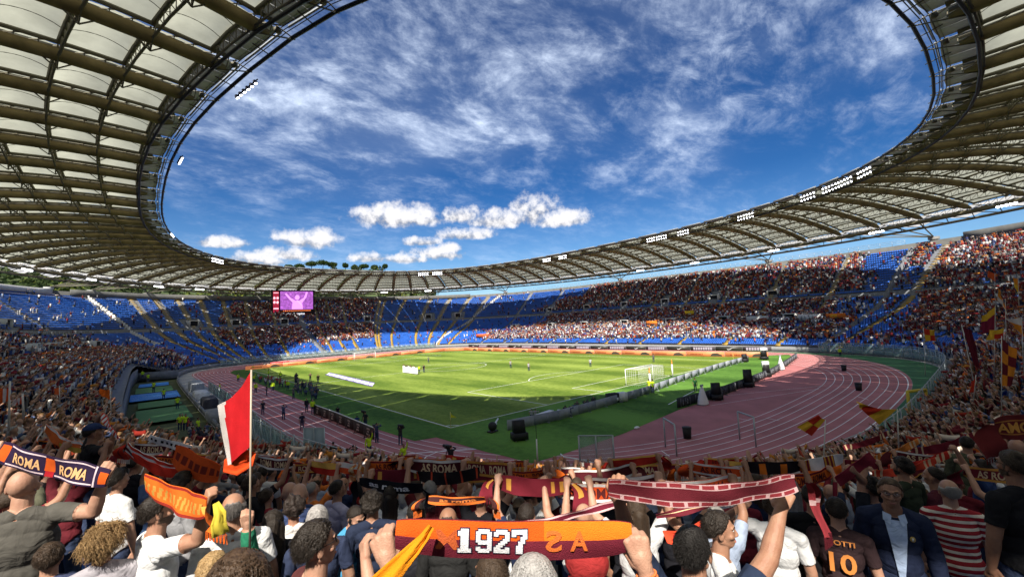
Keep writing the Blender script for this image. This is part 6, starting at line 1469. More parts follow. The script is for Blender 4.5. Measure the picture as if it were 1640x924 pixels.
fpx('tall maroon flag with a yellow corner among the right crowd', ((1592, 600), (1594, 490)), [(1594, 490), (1593, 528), (1576, 535), (1572, 506)], 30, lambda x, y: 1 if y < .3 else 0, [(.20, .02, .05), YL], 4)
fpx('maroon and gold chequered flag hanging down at the right', ((1604, 668), (1604, 538)), [(1604, 540), (1603, 618), (1622, 618), (1628, 560)], 22, lambda x, y: (int(x*2)+int(y*4)) % 2, [(.16, .02, .03), OR], 5)
fpx('yellow and red flag blown sideways beside the tall maroon flag', ((1608, 620), (1608, 528)), [(1608, 525), (1606, 541), (1580, 545), (1582, 528)], 24, lambda x, y: 1 if x < .5 and y > .5 else 0, [YL, RD], 6)
fpx('orange and yellow flag waving high in the right crowd', ((1612, 560), (1610, 478)), [(1610, 490), (1614, 506), (1600, 480), (1598, 462)], 34, lambda x, y: 1 if y > .6 else 0, [OR, (.7, .6, .5)], 7)
fpx('red flag high in the right crowd', ((1594, 490), (1593, 438)), [(1593, 438), (1595, 452), (1580, 442), (1584, 434)], 42, lambda x, y: 0, [(.60, .10, .03)], 8)
fpx('orange flag at the right edge above a yellow one', ((1632, 490), (1630, 440)), [(1630, 446), (1632, 470), (1624, 460), (1622, 444)], 40, lambda x, y: 1 if y > .5 else 0, [OR, YL], 9)
fpx('dark maroon flag draped along a slanting pole right of the walkway', ((1566, 640), (1540, 520)), [(1541, 522), (1560, 585), (1568, 590), (1556, 528)], 24, lambda x, y: 0, [(.12, .015, .03)], 10)
fpx('white and maroon flag at the right edge', ((1640, 600), (1636, 508)), [(1634, 508), (1640, 540), (1622, 520), (1612, 510)], 26, lambda x, y: 1 if y > .4 else 0, [(.66, .6, .58), OR], 11)
fpx('small red flag in front of the right hand stairs', ((1559, 640), (1563, 600)), [(1563, 604), (1561, 628), (1553, 628), (1555, 612)], 22, lambda x, y: 0, [RD], 12)
fpx('orange and white flag flapping at the left edge', ((14, 690), (16, 610)), [(16, 622), (18, 640), (-8, 650), (-6, 618)], 9, lambda x, y: 1 if .3 < x < .5 else 0, [(.72, .10, .02), (.7, .6, .55)], 13)
fpx('small red and white flag beside the orange one at the left edge', ((38, 670), (36, 630)), [(36, 634), (36, 646), (20, 650), (22, 638)], 9.5, lambda x, y: int(x*4) % 2, [(.62, .08, .03), (.66, .6, .58)], 14)
fpx('orange flag waving in the left crowd', ((178, 660), (176, 618)), [(176, 624), (176, 640), (160, 632), (160, 622)], 17, lambda x, y: 0, [(.80, .15, .02)], 15)
fpx('small orange flag among the crowd left of the other orange flag', ((96, 645), (95, 618)), [(95, 620), (95, 632), (86, 631), (86, 621)], 20, lambda x, y: 0, [(.72, .14, .04)], 16)
# ------------------------------------------------------------------ things round the pitch
def gpt(u, v, z=0.): r = wray(u, v); t = (z-CAM[2])/r[2]; return CAM+r*t
def rot2(a): return np.array((math.cos(a), math.sin(a)))
black_case = mat('black_case', (.02, .02, .022), .6); orange_led = mat('led_orange', (.62, .20, .08), .5, emit=.25, var=.1, vscale=2.); led_dark = mat('led_dark', (.045, .045, .04), .4, emit=.0); white_print = mat('white_print', (.75, .75, .75), .6); red_led = mat('led_red', (.55, .03, .03), .5, emit=.3); back_grey = mat('board_back', (.30, .32, .36), .5, var=.2, vscale=1.); board_dark = mat('board_dark', (.035, .04, .05), .6, var=.3, vscale=1.)
def goal(x0, y0, sgn, label):
    root = empty('football_goal', (*pit(34, y0), 0), 0, label, 'goal', 'goals'); O = np.array((*pit(34, y0), 0)); mb = MB(); A = np.array((*pit(30.34, y0), 0))-O; B = np.array((*pit(37.66, y0), 0))-O; h = np.array((0, 0, 2.44)); bk = np.array((0, sgn*2.0, 0))
    for p in (A, B): mb.cyl(p, p+h, .06, n=8)
    mb.cyl(A+h, B+h, .06, n=8)
    mb.build('frame', mat('goal_white', (.8, .8, .8), .4), root)
    mn = MB(); k = 24
    def line(a, b): mn.beam(a, b, .016)
    for i in range(k+1):
        p = A+(B-A)*i/k; line(p+h, p+h+bk); line(p+h+bk, p+bk)
    for i in range(9): z = h*(i/8); line(A+z+bk, B+z+bk); line(A+z, A+z+bk); line(B+z, B+z+bk)
    for i in range(7): q = bk*(i/6); line(A+q, A+q+h); line(B+q, B+q+h); line(A+q+h, B+q+h)
    mn.build('net', mat('net_white', (.7, .7, .7), .7), root)
    return root
goal(30, 0, -1, 'near football goal with a box shaped white net on the goal line'); goal(30, 105, 1, 'small white football goal at the far end of the pitch')
for u, v, h, lab in [(1042, 623, 3.0, 'white net post with an orange cap behind the middle of the near goal'), (1077.5, 604, 2.9, 'white net post with an orange cap right of the near goal')]:
    p = gpt(u, v); root = empty('net_post', tuple(p), 0, lab, 'post'); mb = MB(); mb.cyl((0, 0, 0), (0, 0, h*.72), .13, n=8); mb.build('post', white_print, root); mb = MB(); mb.cyl((0, 0, h*.72), (0, 0, h*.86), .11, .1, 8); mb.cyl((0, 0, h*.86), (0, 0, h), .1, .02, 8); mb.build('orange_cap', mat('cap_orange', (.8, .3, .05), .6), root)
for (x, y), lab in [((0, 0), 'yellow corner flag at the near corner of the pitch'), ((68, 0), 'orange corner flag at the right corner, in front of the long boards'), ((0, 105), 'corner flag at the far left corner'), ((68, 105), 'corner flag at the far right corner')]:
    p = (*pit(x, y), 0); root = empty('corner_flag', p, 0, lab, 'corner flag'); mb = MB(); mb.cyl((0, 0, 0), (0, 0, 1.55), .025, n=6); mb.build('pole', mat('pole_yellow', (.72, .62, .2), .5), root); mb = MB(); mb.add([(0, 0, 1.55), (.1, -.05, 1.3), (.62, -.16, .92), (.5, -.1, .92), (0, 0, 1.0), (.02, .02, 1.3)], [(0, 1, 2, 3, 4)]); mb.add([(0, .01, 1.55), (.1, -.04, 1.3), (.62, -.15, .92), (.5, -.09, .92), (0, .01, 1.0)], [(4, 3, 2, 1, 0)]); mb.build('cloth', mat('flag_yellow' if x == 0 else 'flag_orange', (.85, .80, .06) if x == 0 else (.8, .3, .03), .7, trans=.3), root)
def board_run(P, h, seg, mats, label, group=None, th=.08, name='advertising_board', legs=True, z0=.03, face=1, deco=None, top=None):
    P = np.array(P, float); L_ = np.r_[0, np.cumsum(np.hypot(*np.diff(P, axis=0).T))]; n = max(1, int(L_[-1]/seg)); S = np.linspace(0, L_[-1], n+1); Q = np.stack([np.interp(S, L_, P[:, 0]), np.interp(S, L_, P[:, 1])], 1); o = np.array((*Q[0], 0)); root = empty(name, tuple(o), 0, label, 'board', group)
    for i in range(n):
        a, b = Q[i], Q[i+1]; d = (b-a)/np.linalg.norm(b-a); nn = np.array((-d[1], d[0])); mb = MB(); c = (a+b)/2-o[:2]; ln = np.linalg.norm(b-a); rz = math.atan2(d[1], d[0]); mb.box((*c, z0), (ln*.985, th, h), i % len(mats), rz, base=True)
        if legs: q = c-nn*.25*face; mb.box((*q, z0), (.06, .5, .05), i % len(mats), rz, base=True); mb.beam((*(c-nn*.45*face), z0), (*c, z0+h*.8), .04, m=i % len(mats))
        pn = mb.build('panel', mats, root)
        if deco: deco(root, pn, c, d, nn, ln, h, z0, i, o)
    if top: mt = MB(); mt.tube([(*(q-o[:2]), z0+h) for q in Q], .06, 4); mt.build('top_rail', top, root)
    return root
board_run([(2.8, -5.5), (9.2, -6.4), (15.8, -6.2), (26.5, -5.8), (31.5, -5.1), (44, -3.6), (56, -2.6), (71, -2)], .95, 3.0, [back_grey, mat('board_back_b', (.24, .26, .31), .5, var=.2)], 'long low line of grey boards behind the near goal, seen from the back')
def ribs_deco(root, pn, c, d, nn, ln, h, z0, i, o):
    mb = MB()
    for k in (-.3, 0, .3): q = c+d*ln*k-nn*.1; mb.box((*q, z0+.05), (.07, .06, h*.85), 0, math.atan2(d[1], d[0]), base=True); 
    for k in (-.15, .15): q = c+d*ln*k-nn*.08; mb.ball((*q, z0+h*.6), .11, 6, 4); mb.box((*q, z0+.12), (.16, .05, h*.35), 0, math.atan2(d[1], d[0]), base=True)
    mb.build('printed_figures', mat('figure_print', (.16, .17, .19), .7), pn)
board_run([(20.7, -12.9), (28.8, -13.6), (39.6, -13.2), (51.7, -12.5), (64, -10.8), (79, -8.4)], 1.05, 2.9, [board_dark], 'dark boards with faint grey figures along the edge of the grass by the track', deco=ribs_deco)
def poster(root, pn, c, d, nn, ln, h, z0, i, o):
    mb = MB()
    for k, (w, z) in enumerate(((.8, .62), (.6, .38), (.75, .14))): q = c-nn*.056; mb.box((*(q+d*(.06*(k-1))), z0+z*h), (ln*.34*w, .012, h*.16), 0, math.atan2(d[1], d[0]), base=True)
    mb.build('poster_print', mat('print_pink', (.42, .30, .27), .7), pn)
lb = np.array([(-6.85, 20.), (-6.75, 12.4), (-6.95, 1.9)])[::-1]
board_run(lb, 1.05, 2.3, [mat('board_brown', (.05, .035, .035), .6)], 'dark board with pale printed posters along the left running track', deco=lambda *a: poster(a[0], a[1], a[2], a[3], -a[4], *a[5:]), top=white_print, face=-1)
def led(root, pn, c, d, nn, ln, h, z0, i, o):
    rz = math.atan2(d[1], d[0]); mb = MB(); f = nn*.055
    # dark car-like blobs and word marks on the orange strip
    q = c+f+d*ln*.28; mb.add([(*(q+d*x), z0+z) for x, z in ((-1.2, .12), (-1.1, .5), (-.6, .8), (.3, .85), (.9, .55), (1.25, .45), (1.3, .12))], [tuple(range(7))])
    mb.build('car_print', mat('led_car', (.07, .06, .045), .5), pn)
    mb = MB(); q = c+f-d*ln*.22
    for k in range(9): mb.add([(*(q+d*(k*.32-1.4+x)), z0+z) for x, z in ((0, .36), (.22, .36), (.24, .66), (.05, .66))], [(0, 1, 2, 3)])
    mb.build('word_print', mat('led_word', (.22, .04, .01), .5), pn)
far_line = [pit(-1, 110.5), pit(20, 110.5), pit(40, 110.5), pit(60, 110)]
board_run(far_line, 1.05, 8.5, [orange_led], 'orange advertising boards behind the far goal', legs=False, deco=lambda *a: led(a[0], a[1], a[2], a[3], -a[4], *a[5:]))
board_run([pit(60, 110), pit(69, 108), pit(72.5, 101)], 1.05, 6.5, [orange_led], 'orange advertising boards rounding the far right corner', legs=False)
rl = [pit(72.5, 101), pit(72.5, 80), pit(73, 50), pit(74, 20), (77.6, -3.6)]
board_run(rl, 1.15, 8.5, [orange_led], 'long orange advertising boards along the far touchline', legs=False, deco=lambda *a: led(a[0], a[1], a[2], a[3], -a[4], *a[5:]))
def tick(root, pn, c, d, nn, ln, h, z0, i, o):
    if i % 2 == 0:
        mb = MB(); q = c-nn*.06; mb.add([(*(q-d*x), z0+z) for x, z in ((-1.0, .78), (-.2, .42), (.05, .36), (.35, .5), (.25, .3), (0, .22), (-.3, .3))], [tuple(range(7))]); mb.build('tick_logo', white_print, pn)
    else:
        mb = MB(); q = c-nn*.06
        for k in range(8): mb.add([(*(q+d*(k*.55-2.1+x)), z0+z) for x, z in ((0, .2), (.4, .2), (.4, .8), (0, .8))], [(0, 1, 2, 3)])
        mb.build('word_blocks', mat('print_lilac', (.42, .38, .46), .6), pn)
r2 = [(p[0]+2.2, p[1]) for p in rl]; board_run(r2[:], 1.0, 5.6, [led_dark, mat('led_dark_b', (.07, .06, .07), .5)], 'dark upper line of boards with white tick marks behind the orange boards', legs=False, z0=1.2, deco=tick)
# scoreboard clock board at the far left corner
a, b, c_ = gpt(421, 588), gpt(433, 587), gpt(463, 584)
def flatboard(p, q, h, m, texts, label, cat='board', name='sign_board'):
    p, q = np.array(p), np.array(q); d = unit((q-p)*np.array((1, 1, 0))); root = empty(name, tuple(p), 0, label, cat); mb = MB(); mb.beam((0, 0, h/2), tuple(q-p+np.array((0, 0, h/2))), .1, h); mb.build('panel', m, root); nn = np.array((d[1], -d[0], 0)); ln = np.linalg.norm(q-p)
    for s, x, z, hh, w, mm in texts: o = text_on('lettering', s, np.array((0, 0, 0))+d*ln*x+nn*.06+np.array((0, 0, z)), d, (0, 0, 1), hh, mm, root, width=w*ln)
    return root
flatboard(a, b, 1.2, led_dark, [('00:00', .1, .25, .7, .8, white_print)], 'black board end reading 00:00 at the far left corner'); flatboard(b+np.array((.05, 0, 0)), c_, 1.2, red_led, [('ASROMA.COM', .05, .3, .65, .9, mat('pink_print', (.8, .5, .5), .6, emit=.3))], 'red board reading ASROMA.COM right of the 00:00 board')
# the banner on the grass
P = [gpt(521.5, 600.5), gpt(527, 597.5), gpt(599.5, 614.5), gpt(596, 619.5)]; O = P[0]; ax = P[3]-P[0]; L_ = np.linalg.norm(ax); ax /= L_; mb = MB(); G = np.array([[P[0]*(1-f)+P[3]*f-O+np.array((0, 0, .09+.02*math.sin(f*40))), P[1]*(1-f)+P[2]*f-O+np.array((0, 0, .10))] for f in np.linspace(0, 1, 40)]); mb.grid(G); mb.grid(G-np.array((0, 0, .05)))
root = empty('ground_banner', tuple(O), 0, 'long white banner with purple edges lying on the grass on the left half', 'banner'); mb.build('cloth', mat('banner_white', (.78, .77, .80), .7), root); mb = MB()
for e in (0, 1): mb.tube(G[:, e], .12, 4)
for f in np.linspace(.06, .94, 7): i = int(f*39); mb.add([G[i, 0]+(0, 0, .012), G[i, 1]+(0, 0, .012), G[i, 1]+ax*.35+(0, 0, .012), G[i, 0]+ax*.35+(0, 0, .012)], [(0, 1, 2, 3)])
mb.build('purple_edging', mat('purple', (.16, .13, .34), .7), root)
# ---- people by the pitch
HV = (.50, .72, .03)
PMARK = [(718, 684, 'near corner flag'), (591, 733, 'near left steward'), (647, 750, 'middle of the red asphalt'), (489, 625, 'press group'), (455, 625, 'red seated group'), (540, 680, 'poster board'), (660, 590, 'centre circle banner'), (1040, 610, 'near goal'), (915, 655, 'grey boards bend'), (1147, 640, 'first loudspeaker'), (832, 700, 'big black screen box'), (1345, 571, 'far right wall gate'), (380, 600, 'left track start'), (860, 594, 'penalty arc'), (300, 628, 'blue runway'), (262, 655, 'green mats'), (1500, 600, 'steps of the right curve'), (700, 575, 'far touchline')]
pused = {}
def pwhere(u, v):
    a = sorted(PMARK, key=lambda q: math.hypot(q[0]-u, (q[1]-v)*1.6)); q = a[0]; du, dv = q[0]-u, q[1]-v; return (('at' if math.hypot(du, dv) < 3 else 'left of' if du > 0 else 'right of') if abs(du) >= abs(dv)*.8 or math.hypot(du, dv) < 3 else ('above' if dv > 0 else 'below'))+' the '+q[2], a[1][2]
def by_pitch(u, v, face, col, vi, what, cat='person', group='people round the pitch', h=1., hair=0, z=0., crouch=False, nm='person'):
    p = gpt(u, v, z); s_, d_ = 0, 0; v_ = VAR[vi]; az = math.atan2(p[0]-CAM[0], p[1]-CAM[1])+R_(face); o = link(nm, v_['me'], None, tuple(p)); o.rotation_euler = (0, 0, -az); o.scale = (h, h, h*(.62 if crouch else 1)); o.color = (*col, 1)
    if v_['hair']: ho = link('hair', v_['hair'], o); ho.color = (*HRC[hair][0], 1)
    w, w2 = pwhere(u, v); lab = what+' '+w; k = 2
    if group.startswith(('press', 'group of', 'spectators in')): lab = what+', '+('crouching' if crouch else 'standing')+', in the '+group; pused.pop(lab, None)
    if lab in pused: lab = what+' '+w+', towards the '+w2
    ords = ['second', 'third', 'fourth', 'fifth', 'sixth', 'seventh', 'eighth', 'ninth', 'tenth', 'another']; base_ = lab
    while lab in pused and k < 11: lab = ords[k-2]+' '+base_; k += 1
    pused[lab] = 1; tag(o, ' '.join(lab.split()[:16]), cat, group); return o, p
for u, v, f in [(381.5, 612, 20), (407, 614, 200), (430, 605, 90), (449, 608, 10), (409.5, 629.5, 160), (437, 627, 200), (461, 625, 180), (501, 663, 160), (591.5, 733, 175), (647.6, 752, 178), (1040.7, 629, 10), (1046, 630, -20), (1345.7, 571, 180)]: by_pitch(u, v, f, HV, (7, 12, 7, 9)[int(u) % 4] if u != 430 else 8, 'steward in a yellow vest', h=1.03)
by_pitch(1114, 627, 170, (.03, .14, .05), 7, 'person in dark green')
for u, v, f, c, vi in [(427, 633, 100, (.03, .03, .05), 7), (483.8, 689, 5, (.03, .03, .055), 7), (491, 660, 150, (.02, .02, .03), 12), (454, 672, 30, (.06, .08, .16), 11), (421, 664, 200, (.03, .03, .05), 7), (470, 639, 40, (.12, .12, .13), 11), (509.5, 614, 180, (.015, .015, .02), 7), (497, 611, 180, (.02, .02, .02), 6), (1047, 580, 0, (.1, .1, .1), 7), (372, 668, 90, (.3, .3, .3), 7), (534, 746, 10, (.02, .02, .02), 7), (566, 752, 0, (.08, .05, .05), 11)]: by_pitch(u, v, f, c, vi, 'person in dark clothes')
rg = np.random.default_rng(11)
for k in range(30):
    u = rg.uniform(472, 508); v = 613+(u-472)*.55+rg.uniform(-4, 14); by_pitch(u, v, rg.uniform(-60, 200), [(.10, .11, .14), (.16, .16, .18), (.04, .04, .06), (.08, .10, .18)][k % 4], (11, 6, 7, 12)[k % 4], 'photographer', group='press group beside the track', crouch=rg.random() < .4)
for k in range(16):
    u = rg.uniform(412, 462); v = 607+rg.uniform(0, 9)+(u-412)*.17; by_pitch(u, v, rg.uniform(120, 200), (.38, .05, .06) if k % 3 else (.6, .6, .6), (6, 7)[k % 2], 'child in red' if k % 3 else 'child in white', group='group of children in red beside the track', h=.8)
for u, v, f, c, w in [(847, 594, 150, (.35, .36, .38), 'player'), (945.8, 587.5, 180, (.40, .42, .45), 'player'), (686.4, 581.5, 180, (.12, .16, .10), 'player'), (818, 589.5, 160, (.30, .32, .30), 'player')]:
    o, p = by_pitch(u, v, f, c, 7, w+' in a dark top and white trousers'); 
for u, v, c in [(671.5, 598, HV), (679, 597, (.015, .015, .02)), (647, 595.5, (.05, .05, .05)), (652, 596.5, (.05, .05, .06)), (657.5, 597.5, (.04, .04, .05)), (663, 598.5, (.06, .05, .05))]: by_pitch(u, v, 190, c, 13 if u < 668 else 7, 'banner bearer' if u < 668 else 'person walking')
# white tarpaulin carried in the centre circle
a, b = gpt(645, 597), gpt(669, 600); root = empty('carried_banner', tuple(a), 0, 'big white sheet carried by a row of people near the centre circle', 'banner'); G = np.array([[(b-a)*f+np.array((0, 0, zz))+unit(CAM-a)*(.5*(1-zz/1.6)+.1*math.sin(f*20)) for zz in (.15, .8, 1.5+.12*math.sin(f*19))] for f in np.linspace(0, 1, 24)]); mb = MB(); mb.grid(G); mb.grid(G-unit(CAM-a)*.06); mb.build('cloth', mat('sheet_white', (.8, .8, .8), .7), root, smooth=True)
for u, v, f, vi, c in [(906, 666, 20, 7, (.03, .03, .05)), (913, 667, 40, 11, (.05, .06, .12)), (921, 662, 0, 6, (.08, .10, .2)), (925, 658, 200, 7, (.1, .1, .1)), (937, 657, 10, 11, (.04, .04, .05)), (942, 655, 50, 7, (.06, .06, .07)), (951, 650, 0, 12, (.05, .05, .05)), (852, 672, 10, 7, (.35, .36, .38)), (858, 672, 40, 6, (.35, .35, .36))]: by_pitch(u, v, f, c, vi, 'photographer seated at the boards', crouch=True)
# cameramen with tripods
def tv_camera(u, v, lab, tripod=True, h=1.45, dz=0.):
    p = gpt(u, v); root = empty('television_camera', tuple(p), 0, lab, 'camera'); mb = MB(); mb.box((0, 0, h+.12), (.22, .5, .26)); mb.cyl((0, .25, h+.12), (0, .5, h+.12), .09, .12, 8); mb.box((-.16, -.1, h+.22), (.1, .2, .14)); o = mb.build('camera_body', black_case, root); 
    if tripod:
        for k in range(3): a_ = k*2.09+.5; mt = MB(); mt.beam((0, 0, h), (.42*math.cos(a_), .42*math.sin(a_), 0), .05); mt.build('leg', black_case, root)
    return root
o, p = by_pitch(641.5, 713, 15, (.03, .03, .035), 11, 'cameraman with a shoulder camera'); tv_camera(643.5, 713, 'camera on the shoulder of the man beside the grass notch', False, 1.5)
o, p = by_pitch(723.5, 754, 5, (.025, .025, .03), 11, 'cameraman behind a tripod'); tv_camera(718, 752, 'television camera on a black tripod below the near corner flag')
o, p = by_pitch(603.6, 709, 40, (.05, .06, .12), 11, 'cameraman at the end of the poster board'); tv_camera(602, 706, 'camera beside the end of the poster board', True, 1.2)
o, p = by_pitch(585.5, 687, 30, (.03, .03, .04), 7, 'cameraman behind the poster board'); tv_camera(583, 684, 'camera on a tripod behind the poster board')
by_pitch(541, 666, 30, (.015, .015, .02), 7, 'person crouching behind the poster board', crouch=True); by_pitch(572, 683, 30, (.02, .05, .2), 7, 'person in blue behind the poster board', crouch=True)
# loudspeakers, bins, covers, boxes
def speaker_stack(u, v, lab, w=.9, h=2.0, white=False):
    w *= .78; h *= .85
    p = gpt(u, v); az = math.atan2(p[0]-CAM[0], p[1]-CAM[1]); root = empty('loudspeaker', tuple(p), -az+.35, lab, 'loudspeaker', 'black loudspeakers along the track'); mb = MB(); mb.box((0, 0, .12), (w*1.35, w*1.0, .55), base=True); mb.build('base_case', black_case, root); mb = MB(); V = [(-w/2, -w*.35, .67), (w/2, -w*.35, .67), (w/2, w*.4, .67), (-w/2, w*.4, .67), (-w/2, -w*.1, h), (w/2, -w*.1, h), (w/2, w*.4, h*.97), (-w/2, w*.4, h*.97)]; mb.add(V, [(3, 2, 1, 0), (4, 5, 6, 7), (0, 1, 5, 4), (1, 2, 6, 5), (2, 3, 7, 6), (3, 0, 4, 7)]); mb.build('cabinet', black_case, root)
    mb = MB()
    for sx in (-1, 1):
        for sy in (-1, 1): mb.cyl((sx*w*.5-.05, sy*w*.38, .1), (sx*w*.5+.05, sy*w*.38, .1), .1, n=8)
    mb.build('castors', rail_m, root)
    if white: mb = MB(); mb.box((0, w*.15, h*.62), (w*1.06, w*.62, h*.42), base=True); mb.build('white_cover', white_print, root)
speaker_stack(1148, 641, 'black loudspeaker on a case, first one beside the dark boards', 1.15, 2.4); speaker_stack(1199, 620, 'black loudspeaker at the corner of the track, second from the camera', 1.2, 2.8); speaker_stack(1228, 604, 'loudspeaker with a white cover, third along the dark boards', 1.1, 2.7, True); speaker_stack(1224, 576, 'white topped loudspeaker on the grass before the far boards', 1.3, 2.8, True); speaker_stack(1193, 580, 'small black loudspeaker where the grey boards end', 1.1, 2.0)
speaker_stack(832, 705, 'big black screen box with a case at the near end of the grey boards', 1.25, 2.0)
for u, v, h, lab in [(1126, 648, 2.1, 'pointed white cover beside the first loudspeaker'), (1251, 592, 2.3, 'brightly sunlit pointed white cover by the end of the dark boards')]:
    p = gpt(u, v); root = empty('covered_stand', tuple(p), 0, lab, 'covered stand', 'white covered stands'); mb = MB(); n = 12; V = []
    for z, r in ((.12, .72), (.5, .66), (1.2, .42), (1.8, .2), (h, .09)):
        for j in range(n): t = 2*math.pi*j/n; rr = r*(1+.1*math.sin(j*2.5)); V.append((rr*math.cos(t), rr*math.sin(t)*.8, z))
    mb.add(V, [(i*n+j, i*n+(j+1) % n, (i+1)*n+(j+1) % n, (i+1)*n+j) for i in range(4) for j in range(n)]+[tuple(range(4*n, 5*n))]); mb.build('white_cloth', white_print, root, smooth=True); mb = MB(); mb.ball((.18, 0, h), .13, 8, 6); mb.ball((-.18, 0, h), .13, 8, 6); mb.box((0, 0, 0), (1.2, .8, .12), base=True); mb.build('frame', back_grey, root)
for u, v, lab in [(1101, 702, 'black bin on the lanes close to the near barrier'), (1352, 594, 'black bin standing on the far lanes of the bend'), (1375.6, 625.5, 'black bin standing on the middle lanes of the bend')]:
    p = gpt(u, v); root = empty('litter_bin', tuple(p), .3, lab, 'bin', 'black bins on the track'); mb = MB(); mb.cyl((0, 0, .0), (0, 0, .85), .30, .36, 14); mb.build('body', black_case, root); mb = MB(); mb.cyl((0, 0, .85), (0, 0, .93), .38, .36, 14); mb.build('rim', black_case, root)
p = gpt(990, 644); root = empty('equipment_cabinet', tuple(p), -.3, 'white and black equipment box behind the grey boards', 'box'); mb = MB(); mb.box((.55, 0, .1), (1.2, .8, 1.), base=True); mb.build('white_box', white_print, root); mb = MB(); mb.box((-.8, .0, .1), (1.4, .8, 1.05), base=True); mb.build('black_box', black_case, root); mb = MB(); mb.box((-.6, -.42, .25), (.8, .03, .4), base=True); mb.build('white_panel', white_print, root)
p = gpt(789, 692); root = empty('camera_dolly', tuple(p), .2, 'black camera head with a white rail arm at the near end of the grey boards', 'camera'); mb = MB(); mb.ball((0, 0, .55), .42, 12, 8); mb.box((0, 0, 0), (.9, .6, .16), base=True); mb.build('camera_head', black_case, root); mb = MB(); mb.beam((.3, .1, .5), (2.3, 1.2, .65), .12); mb.beam((.5, .4, .2), (2.2, 1.3, .2), .08); mb.build('arm', white_print, root)
for u0, v0, u1, v1, lab in [(862, 676, 884, 668, 'white topped bench with dark chairs behind the grey boards'), (893, 668, 898, 668, 'small white folding table behind the grey boards')]:
    a, b = gpt(u0, v0), gpt(u1, v1); root = empty('side_table', tuple(a), 0, lab, 'table'); mb = MB(); mb.beam((0, 0, .72), tuple(b-a+np.array((0, 0, .72))), .6, .05); mb.build('tabletop', white_print, root)
    for f in (.05, .95):
        for s_ in (-.2, .2): ml = MB(); q = (b-a)*f+unit(np.cross(b-a, (0, 0, 1)))*s_; ml.beam(tuple(q), tuple(q+np.array((0, 0, .7))), .05); ml.build('leg', rail_m, root)
p = gpt(861, 739); root = empty('marker_pole', tuple(p), 0, 'thin white pole standing on the tip of the grass', 'pole'); mb = MB(); mb.cyl((0, 0, 0), (0, 0, 1.6), .05, n=8); mb.build('lower_tube', white_print, root); mb = MB(); mb.cyl((0, 0, 1.6), (0, 0, 2.6), .02, n=6); mb.build('rod', black_case, root)
hz = [gpt(*q, .05) for q in ((898, 727), (903, 731.5), (922, 734.5), (940, 738), (951, 742), (962, 746))]; mb = MB(); mb.tube(hz, .06, 6); tag(mb.build('water_hose', white_print, smooth=True), 'white hose lying across the lanes right of the grass tip', 'hose')
p = gpt(1020, 686, .03); mb = MB(); mb.ball((*p[:2], .1), (.35, .2, .12), 8, 5); tag(mb.build('towel', white_print), 'small white bundle on the track edge beside the grass', 'bundle')
# yellow frame, rails and steps at the right curve
p0, p1 = gpt(1458, 668), gpt(1487, 664); root = empty('gate_frame', tuple(p0), 0, 'yellow steel gate frame at the bottom of the right hand stairs', 'gate'); d = p1-p0; mb = MB(); ym = mat('gate_yellow', (.62, .46, .04), .5); 
for q in ((0, 0, 0), tuple(d)): mb.beam(q, (q[0], q[1], 2.3), .22)
mb.beam((0, 0, 2.25), tuple(d+np.array((0, 0, 2.25))), .22); mb.build('posts', ym, root); mb = MB(); mb.beam(tuple(d*.5+np.array((0, 0, .1)))[:3], tuple(d*.5+np.array((0, 0, 2.1))), .05); mb.beam(tuple(d*.1+np.array((0, 0, 1.1))), tuple(d*.9+np.array((0, 0, 1.1))), .03, 1.9); mb.build('wire_panel', glass_m, root)
for (u0, v0, u1, v1, z, lab) in [(1066, 716, 1084, 730, 2.2, 'steel frame rail rising above the barrier, first on the left'), (1185, 704, 1211, 716, 2.2, 'steel frame rail rising above the barrier, further right')]:
    a, b = gpt(u0, v0, .0), gpt(u1, v1, 0); root = empty('stair_rail', tuple(a), 0, lab, 'railing', 'steel rails at the barrier'); mb = MB()
    for f in np.linspace(0, 1, 2): q = (b-a)*f; mb.beam(tuple(q), tuple(q+np.array((0, 0, z))), .09)
    mb.beam((0, 0, z), tuple(b-a+np.array((0, 0, z))), .1); mb.build('frame', rail_m, root)
for u0, v0, u1, v1, h, lab in [(930, 757, 985, 757, 2.4, 'tilted glass panels in front of the lanes, above the maroon scarves'), (487, 740, 520, 740, 2.6, 'big grey blue steel panel at the corner of the left barrier')]:
    a, b = gpt(u0, v0), gpt(u1, v1); root = empty('barrier_panel', tuple(a), 0, lab, 'barrier'); d = b-a
    for f0, f1 in ((0, .48), (.52, 1)): mb = MB(); mb.beam(tuple(d*f0+np.array((0, 0, h*.55))), tuple(d*f1+np.array((0, 0, h*.55))), .04, h*.9); mb.build('panel', glass_m if h < 2.5 else mat('steel_panel', (.26, .33, .38), .5), root)
    mb = MB(); [mb.beam(tuple(d*f), tuple(d*f+np.array((0, 0, h))), .08) for f in (0, .5, 1)]; mb.beam((0, 0, h), tuple(d+np.array((0, 0, h))), .06); mb.build('frame', rail_m, root)
# left edge of the track: low wall, glass, covered equipment
S_ = []
for y0, y1, x in ((-4, 14, -14.2), (14.6, 34, -14.0), (34.6, 60, -13.6)):
    root = empty('glass_barrier', (x, y0, 0), 0, {-4: 'green glass barrier along the left lanes, nearest stretch', 14.6: 'green glass barrier along the left lanes, middle stretch', 34.6: 'green glass barrier along the left lanes, farthest stretch'}[y0], 'barrier', 'glass barriers on the left'); mb = MB(); mg = MB(); n = int((y1-y0)/2.2)
    for i in range(n+1): mb.beam((0, (y1-y0)*i/n, 0), (0, (y1-y0)*i/n, 1.9), .07)
    for i in range(n): mg.box((0, (y1-y0)*(i+.5)/n, .2), (.03, (y1-y0)/n*.93, 1.6), base=True)
    mb.beam((0, 0, 1.9), (0, y1-y0, 1.9), .06); mb.build('frame', rail_m, root); mg.build('glass', mat('green_glass', (.16, .36, .33), .2, alpha=.55, spec=.5), root)
